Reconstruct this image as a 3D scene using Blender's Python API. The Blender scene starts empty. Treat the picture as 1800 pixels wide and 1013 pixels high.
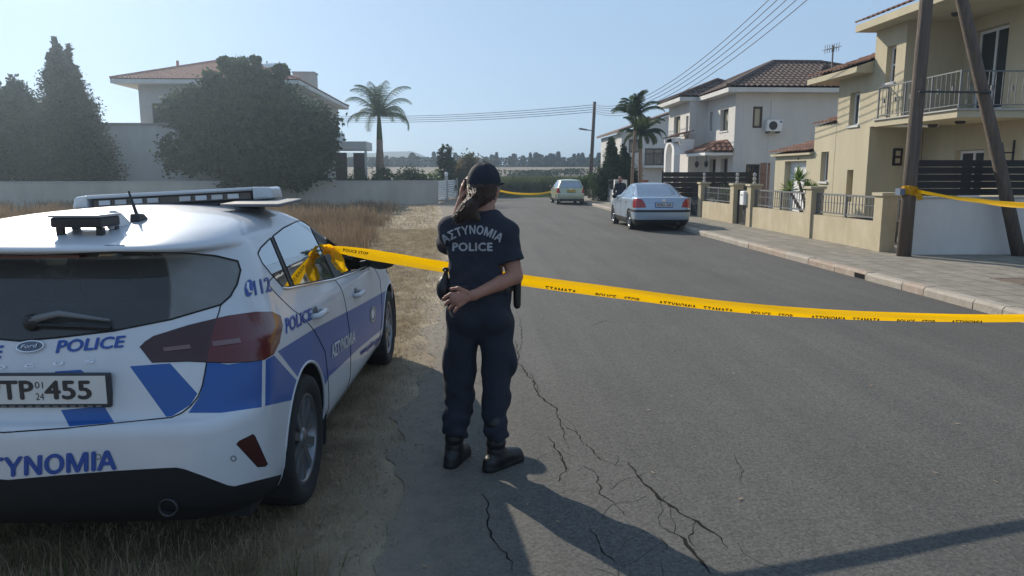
import bpy, bmesh, math, random
import numpy as np
from mathutils import Vector, Matrix, Euler
R = math.radians
random.seed(7); rng = np.random.default_rng(7)
scene = bpy.context.scene
COL = scene.collection

# ---------------------------------------------------------------- camera, sky, sun, exposure
cam_d = bpy.data.cameras.new('camera'); cam = bpy.data.objects.new('camera', cam_d); COL.objects.link(cam)
cam_d.sensor_width = 36.0; cam_d.lens = 36.0 * 1300 / 1800
cam_d.clip_start = 0.05; cam_d.clip_end = 8000
PITCH = math.atan((506.5 - 305) / 1300); YAW = math.atan(0.053)
cam.location = (0, 0, 1.63); cam.rotation_euler = (math.pi/2 - PITCH, 0, -YAW)
scene.camera = cam
SUN_EL = R(29); SUN_AZ = R(-32)          # azimuth measured from +Y towards +X
sun_vec = Vector((math.sin(SUN_AZ)*math.cos(SUN_EL), math.cos(SUN_AZ)*math.cos(SUN_EL), math.sin(SUN_EL)))
world = bpy.data.worlds.new('World'); scene.world = world; world.use_nodes = True
nt = world.node_tree
sky = nt.nodes.new('ShaderNodeTexSky'); sky.sky_type = 'NISHITA'; sky.sun_disc = False
sky.sun_elevation = SUN_EL; sky.sun_rotation = SUN_AZ
sky.altitude = 100; sky.air_density = 1.0; sky.dust_density = 0.25; sky.ozone_density = 3.0
bg = nt.nodes['Background']; bg.inputs['Strength'].default_value = 0.15
gam = nt.nodes.new('ShaderNodeGamma'); gam.inputs['Gamma'].default_value = 0.28
tint = nt.nodes.new('ShaderNodeMixRGB'); tint.blend_type = 'MULTIPLY'; tint.inputs['Fac'].default_value = 1; tint.inputs[2].default_value = (1.13, 1.41, 1.75, 1)
nt.links.new(sky.outputs['Color'], gam.inputs['Color']); nt.links.new(gam.outputs['Color'], tint.inputs[1]); nt.links.new(tint.outputs['Color'], bg.inputs['Color'])
sun_d = bpy.data.lights.new('sun', 'SUN'); sun_d.energy = 3.0; sun_d.angle = R(0.5); sun_d.color = (1.0, 0.9, 0.76)
sun = bpy.data.objects.new('sun', sun_d); COL.objects.link(sun)
sun.rotation_euler = sun_vec.to_track_quat('Z', 'Y').to_euler()
scene.view_settings.view_transform = 'Standard'; scene.view_settings.look = 'None'
scene.view_settings.exposure = 0.86; scene.view_settings.gamma = 1.0
scene.cycles.max_bounces = 6; scene.cycles.diffuse_bounces = 3; scene.cycles.glossy_bounces = 3
scene.cycles.transmission_bounces = 6; scene.cycles.transparent_max_bounces = 24; scene.cycles.volume_bounces = 0
scene.cycles.use_denoising = True

# ---------------------------------------------------------------- helpers
def tag(o, label=None, cat=None, group=None, kind=None):
    if label: o['label'] = label
    if cat: o['category'] = cat
    if group: o['group'] = group
    if kind: o['kind'] = kind
    return o
def empty(name, loc=(0, 0, 0), rz=0.0):
    o = bpy.data.objects.new(name, None); COL.objects.link(o); o.empty_display_size = 0.2
    o.location = loc; o.rotation_euler = (0, 0, rz); return o
def wloc(o):
    v = Vector((0, 0, 0))
    while o is not None:
        v += o.location; o = o.parent
    return v
def copy_tree(o, parent=None):
    c = o.copy(); COL.objects.link(c); c.parent = parent
    for ch in list(o.children): copy_tree(ch, c)
    return c
class MB:
    """collects shapes; build() links them as one mesh object"""
    def __init__(s): s.v = []; s.f = []; s.m = []; s.sm = []; s.cur = 0; s.smooth = False
    def add(s, vs, fs):
        b = len(s.v); s.v += [tuple(v) for v in vs]
        for f in fs: s.f.append(tuple(i + b for i in f)); s.m.append(s.cur); s.sm.append(s.smooth)
        return s
    def box(s, x0, x1, y0, y1, z0, z1):
        return s.add([(x0,y0,z0),(x1,y0,z0),(x1,y1,z0),(x0,y1,z0),(x0,y0,z1),(x1,y0,z1),(x1,y1,z1),(x0,y1,z1)],
                     [(3,2,1,0),(4,5,6,7),(0,1,5,4),(1,2,6,5),(2,3,7,6),(3,0,4,7)])
    def bar(s, a, b, w, h=None, up=(0,0,1)):
        """square bar from a to b"""
        a = Vector(a); b = Vector(b); h = h or w; d = (b-a).normalized(); u = Vector(up)
        if abs(d.dot(u)) > .98: u = Vector((0,1,0))
        sx = d.cross(u).normalized()*w/2; sz = sx.cross(d).normalized()*h/2
        vs = [p + i*sx + j*sz for p in (a, b) for i, j in ((-1,-1),(1,-1),(1,1),(-1,1))]
        return s.add(vs, [(3,2,1,0),(4,5,6,7),(0,1,5,4),(1,2,6,5),(2,3,7,6),(3,0,4,7)])
    def tube(s, pts, rad, n=8, caps=True):
        pts = [Vector(p) for p in pts]; k = len(pts)
        if not hasattr(rad, '__len__'): rad = [rad]*k
        vs = []; prev = None
        for i, p in enumerate(pts):
            d = (pts[min(i+1, k-1)] - pts[max(i-1, 0)]).normalized()
            if prev is None:
                u = Vector((0,0,1)) if abs(d.z) < .9 else Vector((1,0,0))
                a = d.cross(u).normalized()
            else:
                a = (prev - d*prev.dot(d)).normalized()
            prev = a; b = d.cross(a)
            vs += [p + (a*math.cos(2*math.pi*j/n) + b*math.sin(2*math.pi*j/n))*rad[i] for j in range(n)]
        fs = [(i*n+j, i*n+(j+1) % n, (i+1)*n+(j+1) % n, (i+1)*n+j) for i in range(k-1) for j in range(n)]
        if caps: fs += [tuple(range(n-1, -1, -1)), tuple((k-1)*n+j for j in range(n))]
        return s.add(vs, fs)
    def lathe(s, c, prof, n=16, axis='z'):
        """prof: list of (r, h) about axis through c"""
        c = Vector(c); vs = []
        for r, h in prof:
            for j in range(n):
                a = 2*math.pi*j/n
                if axis == 'z': vs.append(c + Vector((r*math.cos(a), r*math.sin(a), h)))
                elif axis == 'x': vs.append(c + Vector((h, r*math.cos(a), r*math.sin(a))))
                else: vs.append(c + Vector((r*math.sin(a), h, r*math.cos(a))))
        k = len(prof)
        fs = [(i*n+j, i*n+(j+1) % n, (i+1)*n+(j+1) % n, (i+1)*n+j) for i in range(k-1) for j in range(n)]
        return s.add(vs, fs)
    def prism(s, pts, ax, a0, a1):
        """extrude 2-D polygon along axis ax ('x': pts are (y,z); 'y': (x,z); 'z': (x,y))"""
        n = len(pts)
        def P(p, a): return {'x': (a, p[0], p[1]), 'y': (p[0], a, p[1]), 'z': (p[0], p[1], a)}[ax]
        vs = [P(p, a0) for p in pts] + [P(p, a1) for p in pts]
        fs = [tuple(range(n-1, -1, -1)), tuple(range(n, 2*n))] + [(i, (i+1) % n, n+(i+1) % n, n+i) for i in range(n)]
        return s.add(vs, fs)
    def quad(s, a, b, c, d): return s.add([a, b, c, d], [(0,1,2,3)])
    def build(s, name, mats, parent=None, smooth=None, bevel=0.0, fixn=True):
        me = bpy.data.meshes.new(name)
        off = wloc(parent) if parent is not None else Vector((0,0,0))
        me.from_pydata([(x-off.x, y-off.y, z-off.z) for x, y, z in s.v], [], s.f)
        if not isinstance(mats, (list, tuple)): mats = [mats]
        for m in mats: me.materials.append(m)
        me.polygons.foreach_set('material_index', s.m)
        me.polygons.foreach_set('use_smooth', [smooth if smooth is not None else q for q in s.sm])
        if fixn or bevel:
            bm = bmesh.new(); bm.from_mesh(me)
            if fixn: bmesh.ops.recalc_face_normals(bm, faces=bm.faces)
            bm.to_mesh(me); bm.free()
        o = bpy.data.objects.new(name, me); COL.objects.link(o)
        if parent is not None: o.parent = parent
        if bevel:
            md = o.modifiers.new('bevel', 'BEVEL'); md.width = bevel; md.segments = 2; md.limit_method = 'ANGLE'; md.angle_limit = R(40)
        return o
def mesh_np(name, V, F, mat, parent=None, smooth=False, off=None):
    """V (n,3) array, F (m,k) int array"""
    me = bpy.data.meshes.new(name); n, m, k = len(V), len(F), F.shape[1]
    V = np.asarray(V, dtype=np.float32).copy()
    if parent is not None: V -= np.array(wloc(parent), dtype=np.float32)
    me.vertices.add(n); me.vertices.foreach_set('co', V.ravel())
    me.loops.add(m*k); me.loops.foreach_set('vertex_index', np.asarray(F, dtype=np.int32).ravel())
    me.polygons.add(m); me.polygons.foreach_set('loop_start', np.arange(0, m*k, k, dtype=np.int32))
    me.polygons.foreach_set('loop_total', np.full(m, k, dtype=np.int32))
    me.polygons.foreach_set('use_smooth', np.full(m, smooth, dtype=bool))
    me.update(); me.validate()
    me.materials.append(mat)
    o = bpy.data.objects.new(name, me); COL.objects.link(o)
    if parent is not None: o.parent = parent
    return o

# ---------------------------------------------------------------- materials
def mat(name, col, rough=.7, metal=0.0, var=0.0, vscale=3.0, col2=None, bump=0.0, bscale=40.0, spec=.5, coat=0.0, trans=0.0, stretch=(1,1,1), detail=5.0, emit=None):
    m = bpy.data.materials.new(name); m.use_nodes = True
    t = m.node_tree; b = t.nodes['Principled BSDF']; L = t.links.new
    b.inputs['Base Color'].default_value = (*col, 1); b.inputs['Roughness'].default_value = rough
    b.inputs['Metallic'].default_value = metal; b.inputs['Specular IOR Level'].default_value = spec
    b.inputs['Coat Weight'].default_value = coat; b.inputs['Coat Roughness'].default_value = .05
    if trans: b.inputs['Transmission Weight'].default_value = trans
    tc = mp = None
    if var or col2 or bump:
        tc = t.nodes.new('ShaderNodeTexCoord'); mp = t.nodes.new('ShaderNodeMapping'); mp.inputs['Scale'].default_value = stretch
        L(tc.outputs['Object'], mp.inputs['Vector'])
    if var or col2:
        n = t.nodes.new('ShaderNodeTexNoise'); n.inputs['Scale'].default_value = vscale; n.inputs['Detail'].default_value = detail
        n.inputs['Roughness'].default_value = .65
        L(mp.outputs['Vector'], n.inputs['Vector'])
        r = t.nodes.new('ShaderNodeValToRGB')
        c2 = col2 or tuple(min(1, c*(1+var)) for c in col)
        c1 = col if col2 else tuple(c*(1-var) for c in col)
        r.color_ramp.elements[0].position = .32; r.color_ramp.elements[1].position = .68
        r.color_ramp.elements[0].color = (*c1, 1); r.color_ramp.elements[1].color = (*c2, 1)
        L(n.outputs['Fac'], r.inputs['Fac']); L(r.outputs['Color'], b.inputs['Base Color'])
    if bump:
        n2 = t.nodes.new('ShaderNodeTexNoise'); n2.inputs['Scale'].default_value = bscale; n2.inputs['Detail'].default_value = 6
        L(mp.outputs['Vector'], n2.inputs['Vector'])
        bp = t.nodes.new('ShaderNodeBump'); bp.inputs['Strength'].default_value = bump; bp.inputs['Distance'].default_value = .02
        L(n2.outputs['Fac'], bp.inputs['Height']); L(bp.outputs['Normal'], b.inputs['Normal'])
    return m
def glass_mat(name, tint, rough=.03, dust=0.0, refl=0.0, wiped=None):
    """thin tinted pane: part see-through, part glossy"""
    m = bpy.data.materials.new(name); m.use_nodes = True; t = m.node_tree; t.nodes.clear(); L = t.links.new
    out = t.nodes.new('ShaderNodeOutputMaterial'); mix = t.nodes.new('ShaderNodeMixShader')
    tr = t.nodes.new('ShaderNodeBsdfTransparent'); tr.inputs['Color'].default_value = (*tint, 1)
    gl = t.nodes.new('ShaderNodeBsdfGlossy'); gl.inputs['Roughness'].default_value = rough; gl.inputs['Color'].default_value = (.9,.95,1,1)
    fr = t.nodes.new('ShaderNodeFresnel'); fr.inputs['IOR'].default_value = 1.5
    L(fr.outputs['Fac'], mix.inputs['Fac']); L(tr.outputs['BSDF'], mix.inputs[1]); L(gl.outputs['BSDF'], mix.inputs[2])
    sh = mix.outputs['Shader']
    if refl:
        mr = t.nodes.new('ShaderNodeMapRange'); mr.inputs['To Min'].default_value = refl; L(fr.outputs['Fac'], mr.inputs['Value']); L(mr.outputs['Result'], mix.inputs['Fac'])
    if dust:
        m2 = t.nodes.new('ShaderNodeMixShader'); df = t.nodes.new('ShaderNodeBsdfDiffuse'); df.inputs['Color'].default_value = (.42,.42,.40,1)
        tc = t.nodes.new('ShaderNodeTexCoord'); n = t.nodes.new('ShaderNodeTexNoise'); n.inputs['Scale'].default_value = 5; n.inputs['Detail'].default_value = 5; L(tc.outputs['Object'], n.inputs['Vector'])
        mr = t.nodes.new('ShaderNodeMapRange'); mr.inputs['To Min'].default_value = dust*.6; mr.inputs['To Max'].default_value = dust*1.5; L(n.outputs['Fac'], mr.inputs['Value'])
        res = mr.outputs['Result']
        if wiped:      # sector swept clean by the wiper: (x, z, radius, share of dust left)
            sp = t.nodes.new('ShaderNodeVectorMath'); sp.operation = 'MULTIPLY'; sp.inputs[1].default_value = (1, 0, 1); L(tc.outputs['Object'], sp.inputs[0])
            ds = t.nodes.new('ShaderNodeVectorMath'); ds.operation = 'DISTANCE'; ds.inputs[1].default_value = (wiped[0], 0, wiped[1]); L(sp.outputs['Vector'], ds.inputs[0])
            ms = t.nodes.new('ShaderNodeMapRange'); ms.inputs['From Min'].default_value = wiped[2]-.006; ms.inputs['From Max'].default_value = wiped[2]+.006; ms.inputs['To Min'].default_value = wiped[3]; L(ds.outputs['Value'], ms.inputs['Value'])
            mu = t.nodes.new('ShaderNodeMath'); mu.operation = 'MULTIPLY'; L(res, mu.inputs[0]); L(ms.outputs['Result'], mu.inputs[1]); res = mu.outputs['Value']
        L(res, m2.inputs['Fac']); L(sh, m2.inputs[1]); L(df.outputs['BSDF'], m2.inputs[2]); sh = m2.outputs['Shader']
    L(sh, out.inputs['Surface']); return m
def leaf_mat(name, c1, c2, trans=.25, vscale=1.2):
    m = bpy.data.materials.new(name); m.use_nodes = True; t = m.node_tree; b = t.nodes['Principled BSDF']; L = t.links.new
    out = t.nodes['Material Output']
    tc = t.nodes.new('ShaderNodeTexCoord'); n = t.nodes.new('ShaderNodeTexNoise'); n.inputs['Scale'].default_value = vscale; n.inputs['Detail'].default_value = 8
    L(tc.outputs['Object'], n.inputs['Vector'])
    r = t.nodes.new('ShaderNodeValToRGB'); r.color_ramp.elements[0].position = .35; r.color_ramp.elements[1].position = .68
    r.color_ramp.elements[0].color = (*c1, 1); r.color_ramp.elements[1].color = (*c2, 1)
    L(n.outputs['Fac'], r.inputs['Fac']); L(r.outputs['Color'], b.inputs['Base Color'])
    b.inputs['Roughness'].default_value = .75; b.inputs['Specular IOR Level'].default_value = .25
    tl = t.nodes.new('ShaderNodeBsdfTranslucent'); L(r.outputs['Color'], tl.inputs['Color'])
    mx = t.nodes.new('ShaderNodeMixShader'); mx.inputs['Fac'].default_value = trans
    L(b.outputs['BSDF'], mx.inputs[1]); L(tl.outputs['BSDF'], mx.inputs[2]); L(mx.outputs['Shader'], out.inputs['Surface'])
    return m
def text_mesh(s, size, bold=0.0, spacing=1.0, shear=0.0, res=3, depth=0.0):
    """returns (verts list of (x,y,z), faces) of a centred line of lettering, cap height about 0.73*size"""
    cu = bpy.data.curves.new('lettering', 'FONT'); cu.body = s; cu.size = size; cu.align_x = 'CENTER'; cu.align_y = 'BOTTOM_BASELINE'
    cu.space_character = spacing; cu.shear = shear; cu.resolution_u = res; cu.extrude = depth
    o = bpy.data.objects.new('lettering', cu); COL.objects.link(o)
    dg = bpy.context.evaluated_depsgraph_get(); me = bpy.data.meshes.new_from_object(o.evaluated_get(dg))
    v0 = [v.co.copy() for v in me.vertices]; f0 = [tuple(p.vertices) for p in me.polygons]; vs, fs = list(v0), list(f0)
    if bold > .005:      # heavier strokes: shifted copies a hair apart in depth (z counts the copy)
        b = bold*1.35; vs = []; fs = []
        for i, (dx, dy) in enumerate(((-b,0),(b,0),(0,b*.8),(0,-b*.8),(0,0))):
            n0 = len(vs); vs += [Vector((v.x+dx*size, v.y+dy*size, i)) for v in v0]; fs += [tuple(k+n0 for k in f) for f in f0]
    bpy.data.objects.remove(o); bpy.data.curves.remove(cu); bpy.data.meshes.remove(me)
    return vs, fs
M = {}
M['cream'] = mat('cream_render', (.48,.43,.30), .9, var=.11, vscale=1.3, bump=.25, bscale=90, stretch=(1,1,.3), detail=9)
M['cream_low'] = mat('cream_render_weathered', (.40,.335,.22), .9, col2=(.52,.455,.32), vscale=2.2, bump=.4, bscale=60, stretch=(1,1,.5))
M['white_wall'] = mat('white_render', (.62,.61,.58), .9, var=.08, vscale=1.2, bump=.2, bscale=80, stretch=(1,1,.3), detail=9)
M['white_paint'] = mat('white_paint', (.78,.78,.77), .6, var=.03, vscale=3)
M['grey_wall'] = mat('grey_render', (.40,.39,.37), .9, col2=(.48,.47,.45), vscale=.7, bump=.3, bscale=50)
M['beige_wall'] = mat('beige_render', (.46,.42,.36), .9, var=.16, vscale=.9, bump=.3, bscale=50, stretch=(1,1,.35), detail=9)
M['tile'] = mat('clay_tile', (.15,.07,.045), .85, col2=(.30,.16,.105), vscale=5, bump=.3, bscale=30)
M['tile_dark'] = mat('clay_tile_dark', (.075,.048,.037), .85, col2=(.17,.11,.08), vscale=5, bump=.3, bscale=30)
M['brown_frame'] = mat('brown_window_frame', (.05,.03,.02), .5)
M['shutter'] = mat('beige_shutter', (.30,.27,.19), .7)
M['alu'] = mat('white_aluminium', (.7,.71,.72), .4)
M['pane'] = mat('window_glass', (.03,.04,.05), .06, spec=.8)
M['rail'] = mat('galvanised_rail', (.15,.155,.16), .55, metal=.2)
M['dark_rail'] = mat('dark_iron', (.035,.037,.04), .5)
M['dark_wood'] = mat('dark_stained_board', (.018,.014,.012), .6, var=.3, vscale=4, stretch=(1,1,12))
M['pole'] = mat('tarred_timber', (.085,.068,.056), .9, col2=(.17,.13,.10), vscale=3, bump=.8, bscale=14, stretch=(6,6,.4))
M['bark'] = mat('bark', (.09,.07,.05), .9, col2=(.16,.12,.09), vscale=6, bump=.8, bscale=20)
M['palm_bark'] = mat('palm_bark', (.16,.11,.08), .9, col2=(.28,.19,.13), vscale=6, bump=.8, bscale=20, stretch=(1,1,4))
M['stone'] = mat('stone_cladding', (.22,.10,.07), .9, col2=(.38,.25,.18), vscale=7, bump=.6, bscale=12)
M['soil'] = mat('terracotta', (.3,.13,.07), .8)
M['black_plastic'] = mat('black_plastic', (.012,.012,.013), .5)
M['rubber'] = mat('tyre_rubber', (.018,.018,.019), .85, bump=.2, bscale=60)
M['chrome'] = mat('chrome', (.7,.7,.72), .15, metal=1)
M['yellow'] = mat('yellow_plastic', (.85,.52,.0), .45, var=.06, vscale=8)
M['cable'] = mat('cable_black', (.05,.055,.06), .7)
M['leaf_dark'] = leaf_mat('leaf_dark', (.018,.035,.012), (.055,.085,.028))
M['leaf_cyp'] = leaf_mat('leaf_cypress', (.022,.034,.016), (.05,.066,.03), .12)
M['leaf_mid'] = leaf_mat('leaf_mid', (.04,.075,.02), (.11,.16,.05), .3)
M['leaf_bright'] = leaf_mat('leaf_light', (.07,.12,.03), (.17,.22,.07), .35)  # bright green leaf colour
M['leaf_palm'] = leaf_mat('leaf_palm', (.05,.085,.03), (.14,.18,.07), .3)
M['reed'] = leaf_mat('reed', (.045,.065,.022), (.13,.15,.06), .3, vscale=.6)
M['dry'] = leaf_mat('dry_grass', (.26,.20,.125), (.46,.38,.25), .35, vscale=5.0)
M['dry_dark'] = leaf_mat('dry_brown_grass', (.15,.10,.06), (.32,.23,.14), .3, vscale=1.2)
# ================================================================ ground, road, pavement, field, hills
def ground_mat():
    m = bpy.data.materials.new('dry_earth'); m.use_nodes = True; t = m.node_tree; b = t.nodes['Principled BSDF']; L = t.links.new
    tc = t.nodes.new('ShaderNodeTexCoord')
    n1 = t.nodes.new('ShaderNodeTexNoise'); n1.inputs['Scale'].default_value = 1.7; n1.inputs['Detail'].default_value = 6
    n2 = t.nodes.new('ShaderNodeTexNoise'); n2.inputs['Scale'].default_value = 45; n2.inputs['Detail'].default_value = 10; n2.inputs['Roughness'].default_value = .75
    for n in (n1, n2): L(tc.outputs['Object'], n.inputs['Vector'])
    r1 = t.nodes.new('ShaderNodeValToRGB'); e = r1.color_ramp.elements
    e[0].position = .3; e[0].color = (.17,.135,.095,1); e[1].position = .7; e[1].color = (.43,.36,.255,1)
    r2 = t.nodes.new('ShaderNodeValToRGB'); e = r2.color_ramp.elements
    e[0].position = .3; e[0].color = (.72,.70,.67,1); e[1].position = .7; e[1].color = (1.15,1.12,1.06,1)
    L(n1.outputs['Fac'], r1.inputs['Fac']); L(n2.outputs['Fac'], r2.inputs['Fac'])
    mx = t.nodes.new('ShaderNodeMixRGB'); mx.blend_type = 'MULTIPLY'; mx.inputs['Fac'].default_value = 1
    L(r1.outputs['Color'], mx.inputs[1]); L(r2.outputs['Color'], mx.inputs[2]); L(mx.outputs['Color'], b.inputs['Base Color'])
    b.inputs['Roughness'].default_value = .95
    bp = t.nodes.new('ShaderNodeBump'); bp.inputs['Strength'].default_value = .8; bp.inputs['Distance'].default_value = .015
    L(n2.outputs['Fac'], bp.inputs['Height']); L(bp.outputs['Normal'], b.inputs['Normal'])
    return m
def asphalt_mat():
    m = bpy.data.materials.new('asphalt'); m.use_nodes = True; t = m.node_tree; b = t.nodes['Principled BSDF']; L = t.links.new
    tc = t.nodes.new('ShaderNodeTexCoord')
    def noise(s, d, rg=.6):
        n = t.nodes.new('ShaderNodeTexNoise'); n.inputs['Scale'].default_value = s; n.inputs['Detail'].default_value = d; n.inputs['Roughness'].default_value = rg
        L(tc.outputs['Object'], n.inputs['Vector']); return n
    n1 = noise(.45, 6); n2 = noise(55, 4, .75)
    mpt = t.nodes.new('ShaderNodeMapping'); mpt.inputs['Scale'].default_value = (1.5, .09, 1); L(tc.outputs['Object'], mpt.inputs['Vector'])
    n4 = t.nodes.new('ShaderNodeTexNoise'); n4.inputs['Scale'].default_value = 1.3; n4.inputs['Detail'].default_value = 7; n4.inputs['Roughness'].default_value = .7; L(mpt.outputs['Vector'], n4.inputs['Vector'])
    r4 = t.nodes.new('ShaderNodeValToRGB'); e = r4.color_ramp.elements; e[0].position = .35; e[0].color = (.86,.86,.87,1); e[1].position = .65; e[1].color = (1.1,1.1,1.09,1); L(n4.outputs['Fac'], r4.inputs['Fac'])
    v = t.nodes.new('ShaderNodeTexVoronoi'); v.inputs['Scale'].default_value = 95; L(tc.outputs['Object'], v.inputs['Vector'])
    r1 = t.nodes.new('ShaderNodeValToRGB'); e = r1.color_ramp.elements
    e[0].position = .3; e[0].color = (.094,.092,.086,1); e[1].position = .7; e[1].color = (.112,.11,.103,1)
    r2 = t.nodes.new('ShaderNodeValToRGB'); e = r2.color_ramp.elements
    e[0].position = .34; e[0].color = (.62,.62,.62,1); e[1].position = .66; e[1].color = (1.25,1.25,1.24,1)
    r3 = t.nodes.new('ShaderNodeValToRGB'); e = r3.color_ramp.elements
    e[0].position = 0; e[0].color = (.8,.8,.8,1); e[1].position = .6; e[1].color = (1.12,1.12,1.1,1)
    L(n1.outputs['Fac'], r1.inputs['Fac']); L(n2.outputs['Fac'], r2.inputs['Fac']); L(v.outputs['Color'], r3.inputs['Fac'])
    c = r1.outputs['Color']
    for r in (r2, r3, r4):
        mx = t.nodes.new('ShaderNodeMixRGB'); mx.blend_type = 'MULTIPLY'; mx.inputs['Fac'].default_value = 1
        L(c, mx.inputs[1]); L(r.outputs['Color'], mx.inputs[2]); c = mx.outputs['Color']
    # dust and soil trodden onto the crumbling left margin
    sx = t.nodes.new('ShaderNodeSeparateXYZ'); L(tc.outputs['Object'], sx.inputs[0])
    mr = t.nodes.new('ShaderNodeMapRange'); mr.inputs['From Min'].default_value = .45; mr.inputs['From Max'].default_value = -.42; L(sx.outputs['X'], mr.inputs['Value'])
    n5 = noise(7, 8, .75); m5 = t.nodes.new('ShaderNodeMath'); m5.operation = 'MULTIPLY_ADD'; m5.inputs[1].default_value = 2.4; L(n5.outputs['Fac'], m5.inputs[0]); m5.inputs[2].default_value = -1.15
    m6 = t.nodes.new('ShaderNodeMath'); m6.operation = 'ADD'; m6.use_clamp = True; L(mr.outputs['Result'], m6.inputs[0]); L(m5.outputs['Value'], m6.inputs[1])
    m7 = t.nodes.new('ShaderNodeMath'); m7.operation = 'MULTIPLY'; m7.use_clamp = True; L(m6.outputs['Value'], m7.inputs[0]); L(mr.outputs['Result'], m7.inputs[1])
    mxd = t.nodes.new('ShaderNodeMixRGB'); L(m7.outputs['Value'], mxd.inputs['Fac']); L(c, mxd.inputs[1]); mxd.inputs[2].default_value = (.21,.18,.14,1); c = mxd.outputs['Color']
    L(c, b.inputs['Base Color']); b.inputs['Roughness'].default_value = .9; b.inputs['Specular IOR Level'].default_value = .25
    bp = t.nodes.new('ShaderNodeBump'); bp.inputs['Strength'].default_value = .7; bp.inputs['Distance'].default_value = .008
    L(n2.outputs['Fac'], bp.inputs['Height']); L(bp.outputs['Normal'], b.inputs['Normal'])
    return m
def paving_mat():
    m = bpy.data.materials.new('concrete_paving'); m.use_nodes = True; t = m.node_tree; b = t.nodes['Principled BSDF']; L = t.links.new
    tc = t.nodes.new('ShaderNodeTexCoord')
    br = t.nodes.new('ShaderNodeTexBrick'); br.offset = 0; br.inputs['Scale'].default_value = 1.0
    br.inputs['Brick Width'].default_value = .4; br.inputs['Row Height'].default_value = .4; br.inputs['Mortar Size'].default_value = .012
    br.inputs['Color1'].default_value = (.235,.215,.175,1); br.inputs['Color2'].default_value = (.275,.25,.205,1); br.inputs['Mortar'].default_value = (.12,.105,.085,1)
    L(tc.outputs['Object'], br.inputs['Vector'])
    n = t.nodes.new('ShaderNodeTexNoise'); n.inputs['Scale'].default_value = 5; n.inputs['Detail'].default_value = 8; L(tc.outputs['Object'], n.inputs['Vector'])
    r = t.nodes.new('ShaderNodeValToRGB'); e = r.color_ramp.elements
    e[0].position = .3; e[0].color = (.7,.7,.68,1); e[1].position = .7; e[1].color = (1.12,1.1,1.08,1); L(n.outputs['Fac'], r.inputs['Fac'])
    mx = t.nodes.new('ShaderNodeMixRGB'); mx.blend_type = 'MULTIPLY'; mx.inputs['Fac'].default_value = 1
    L(br.outputs['Color'], mx.inputs[1]); L(r.outputs['Color'], mx.inputs[2]); L(mx.outputs['Color'], b.inputs['Base Color'])
    b.inputs['Roughness'].default_value = .9
    bp = t.nodes.new('ShaderNodeBump'); bp.inputs['Strength'].default_value = .4; bp.inputs['Distance'].default_value = .01
    L(n.outputs['Fac'], bp.inputs['Height']); L(bp.outputs['Normal'], b.inputs['Normal'])
    return m
MG = ground_mat(); MA = asphalt_mat(); MP = paving_mat()
def sheet(name, x0, x1, y0, y1, z, m, nx=1, ny=1, fz=None, kind='structure'):
    xs = np.linspace(x0, x1, nx+1); ys = np.linspace(y0, y1, ny+1)
    V = np.array([(x, y, z + (fz(x, y) if fz else 0)) for y in ys for x in xs]); w = nx+1
    F = np.array([(j*w+i, j*w+i+1, (j+1)*w+i+1, (j+1)*w+i) for j in range(ny) for i in range(nx)])
    return tag(mesh_np(name, V, F, m, smooth=True), kind=kind)
sheet('ground', -1190, 1190, -320, 1490, 0.0, MG, 8, 8)
# pale stubble field beyond the road end, rising very slightly
M['field'] = mat('stubble_field', (.13,.105,.072), .95, col2=(.185,.15,.105), vscale=.02, bump=.3, bscale=2)
sheet('field', -300, 400, 62, 326, .02, M['field'], 20, 24, lambda x, y: 2.9*min(1, max(0, (y-62)/88)))
# asphalt road: left edge crumbles into the verge
ys = np.concatenate([np.arange(-14, 14, .12), np.arange(14, 52.01, 1.0)])
vs = []; fs = []
for i, y in enumerate(ys):
    ex = -.44 + .07*math.sin(y*2.3) + .05*math.sin(y*7.1+1) + random.uniform(-.04, .04) - .05*max(0, y-14)
    vs += [(ex, y, .006), (2.5, y, .006), (6.03, y, .006)]
    if i: b = 3*i; fs += [(b-3, b-2, b+1, b), (b-2, b-1, b+2, b+1)]
mb = MB(); mb.add(vs, fs); road = tag(mb.build('road', MA, smooth=True), kind='structure')
M['crack_fine'] = mat('hairline_crack', (.03,.03,.03), 1.0, spec=.05)
M['crack'] = mat('crack', (.02,.02,.019), 1.0, spec=.05)
def g(px_, py_, z=0.0):
    """photo point -> place on the ground (survey of the photograph)"""
    d = Vector(((px_-900)/1300, (506.5-py_)/1300, -1)); d.rotate(cam.rotation_euler); t = (z-1.63)/d.z
    return Vector((d.x*t, d.y*t, z))
def at(px_, py_, Y):
    d = Vector(((px_-900)/1300, (506.5-py_)/1300, -1)); d.rotate(cam.rotation_euler); t = Y/d.y
    return Vector((d.x*t, Y, 1.63 + d.z*t))
def atx(px_, py_, X):
    d = Vector(((px_-900)/1300, (506.5-py_)/1300, -1)); d.rotate(cam.rotation_euler); t = X/d.x
    return Vector((X, d.y*t, 1.63 + d.z*t))
def crack(pix, w):
    P = [g(*p) for p in pix]; Q = []
    for a, b in zip(P, P[1:]):
        n = max(2, int((b-a).length/.035))
        for k in range(n): Q.append(a.lerp(b, k/n))
    Q.append(P[-1]); mb = MB(); L = []
    jx = 0
    for i, q in enumerate(Q):
        d = (Q[min(i+1, len(Q)-1)] - Q[max(0, i-1)]).normalized(); s = Vector((-d.y, d.x, 0))
        jx = .6*jx + random.uniform(-.012, .012)
        ww = w*random.uniform(.25, 1.2)*(.35+.65*math.sin(math.pi*min(1, max(0.04, i/len(Q)))))
        c = q + s*jx; L.append((c - s*ww/2, c + s*ww/2))
    for (a, b), (c, d) in zip(L, L[1:]): mb.quad((a.x,a.y,.0075),(b.x,b.y,.0075),(d.x,d.y,.0075),(c.x,c.y,.0075))
    mb.build('crack', M['crack'], road)
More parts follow.
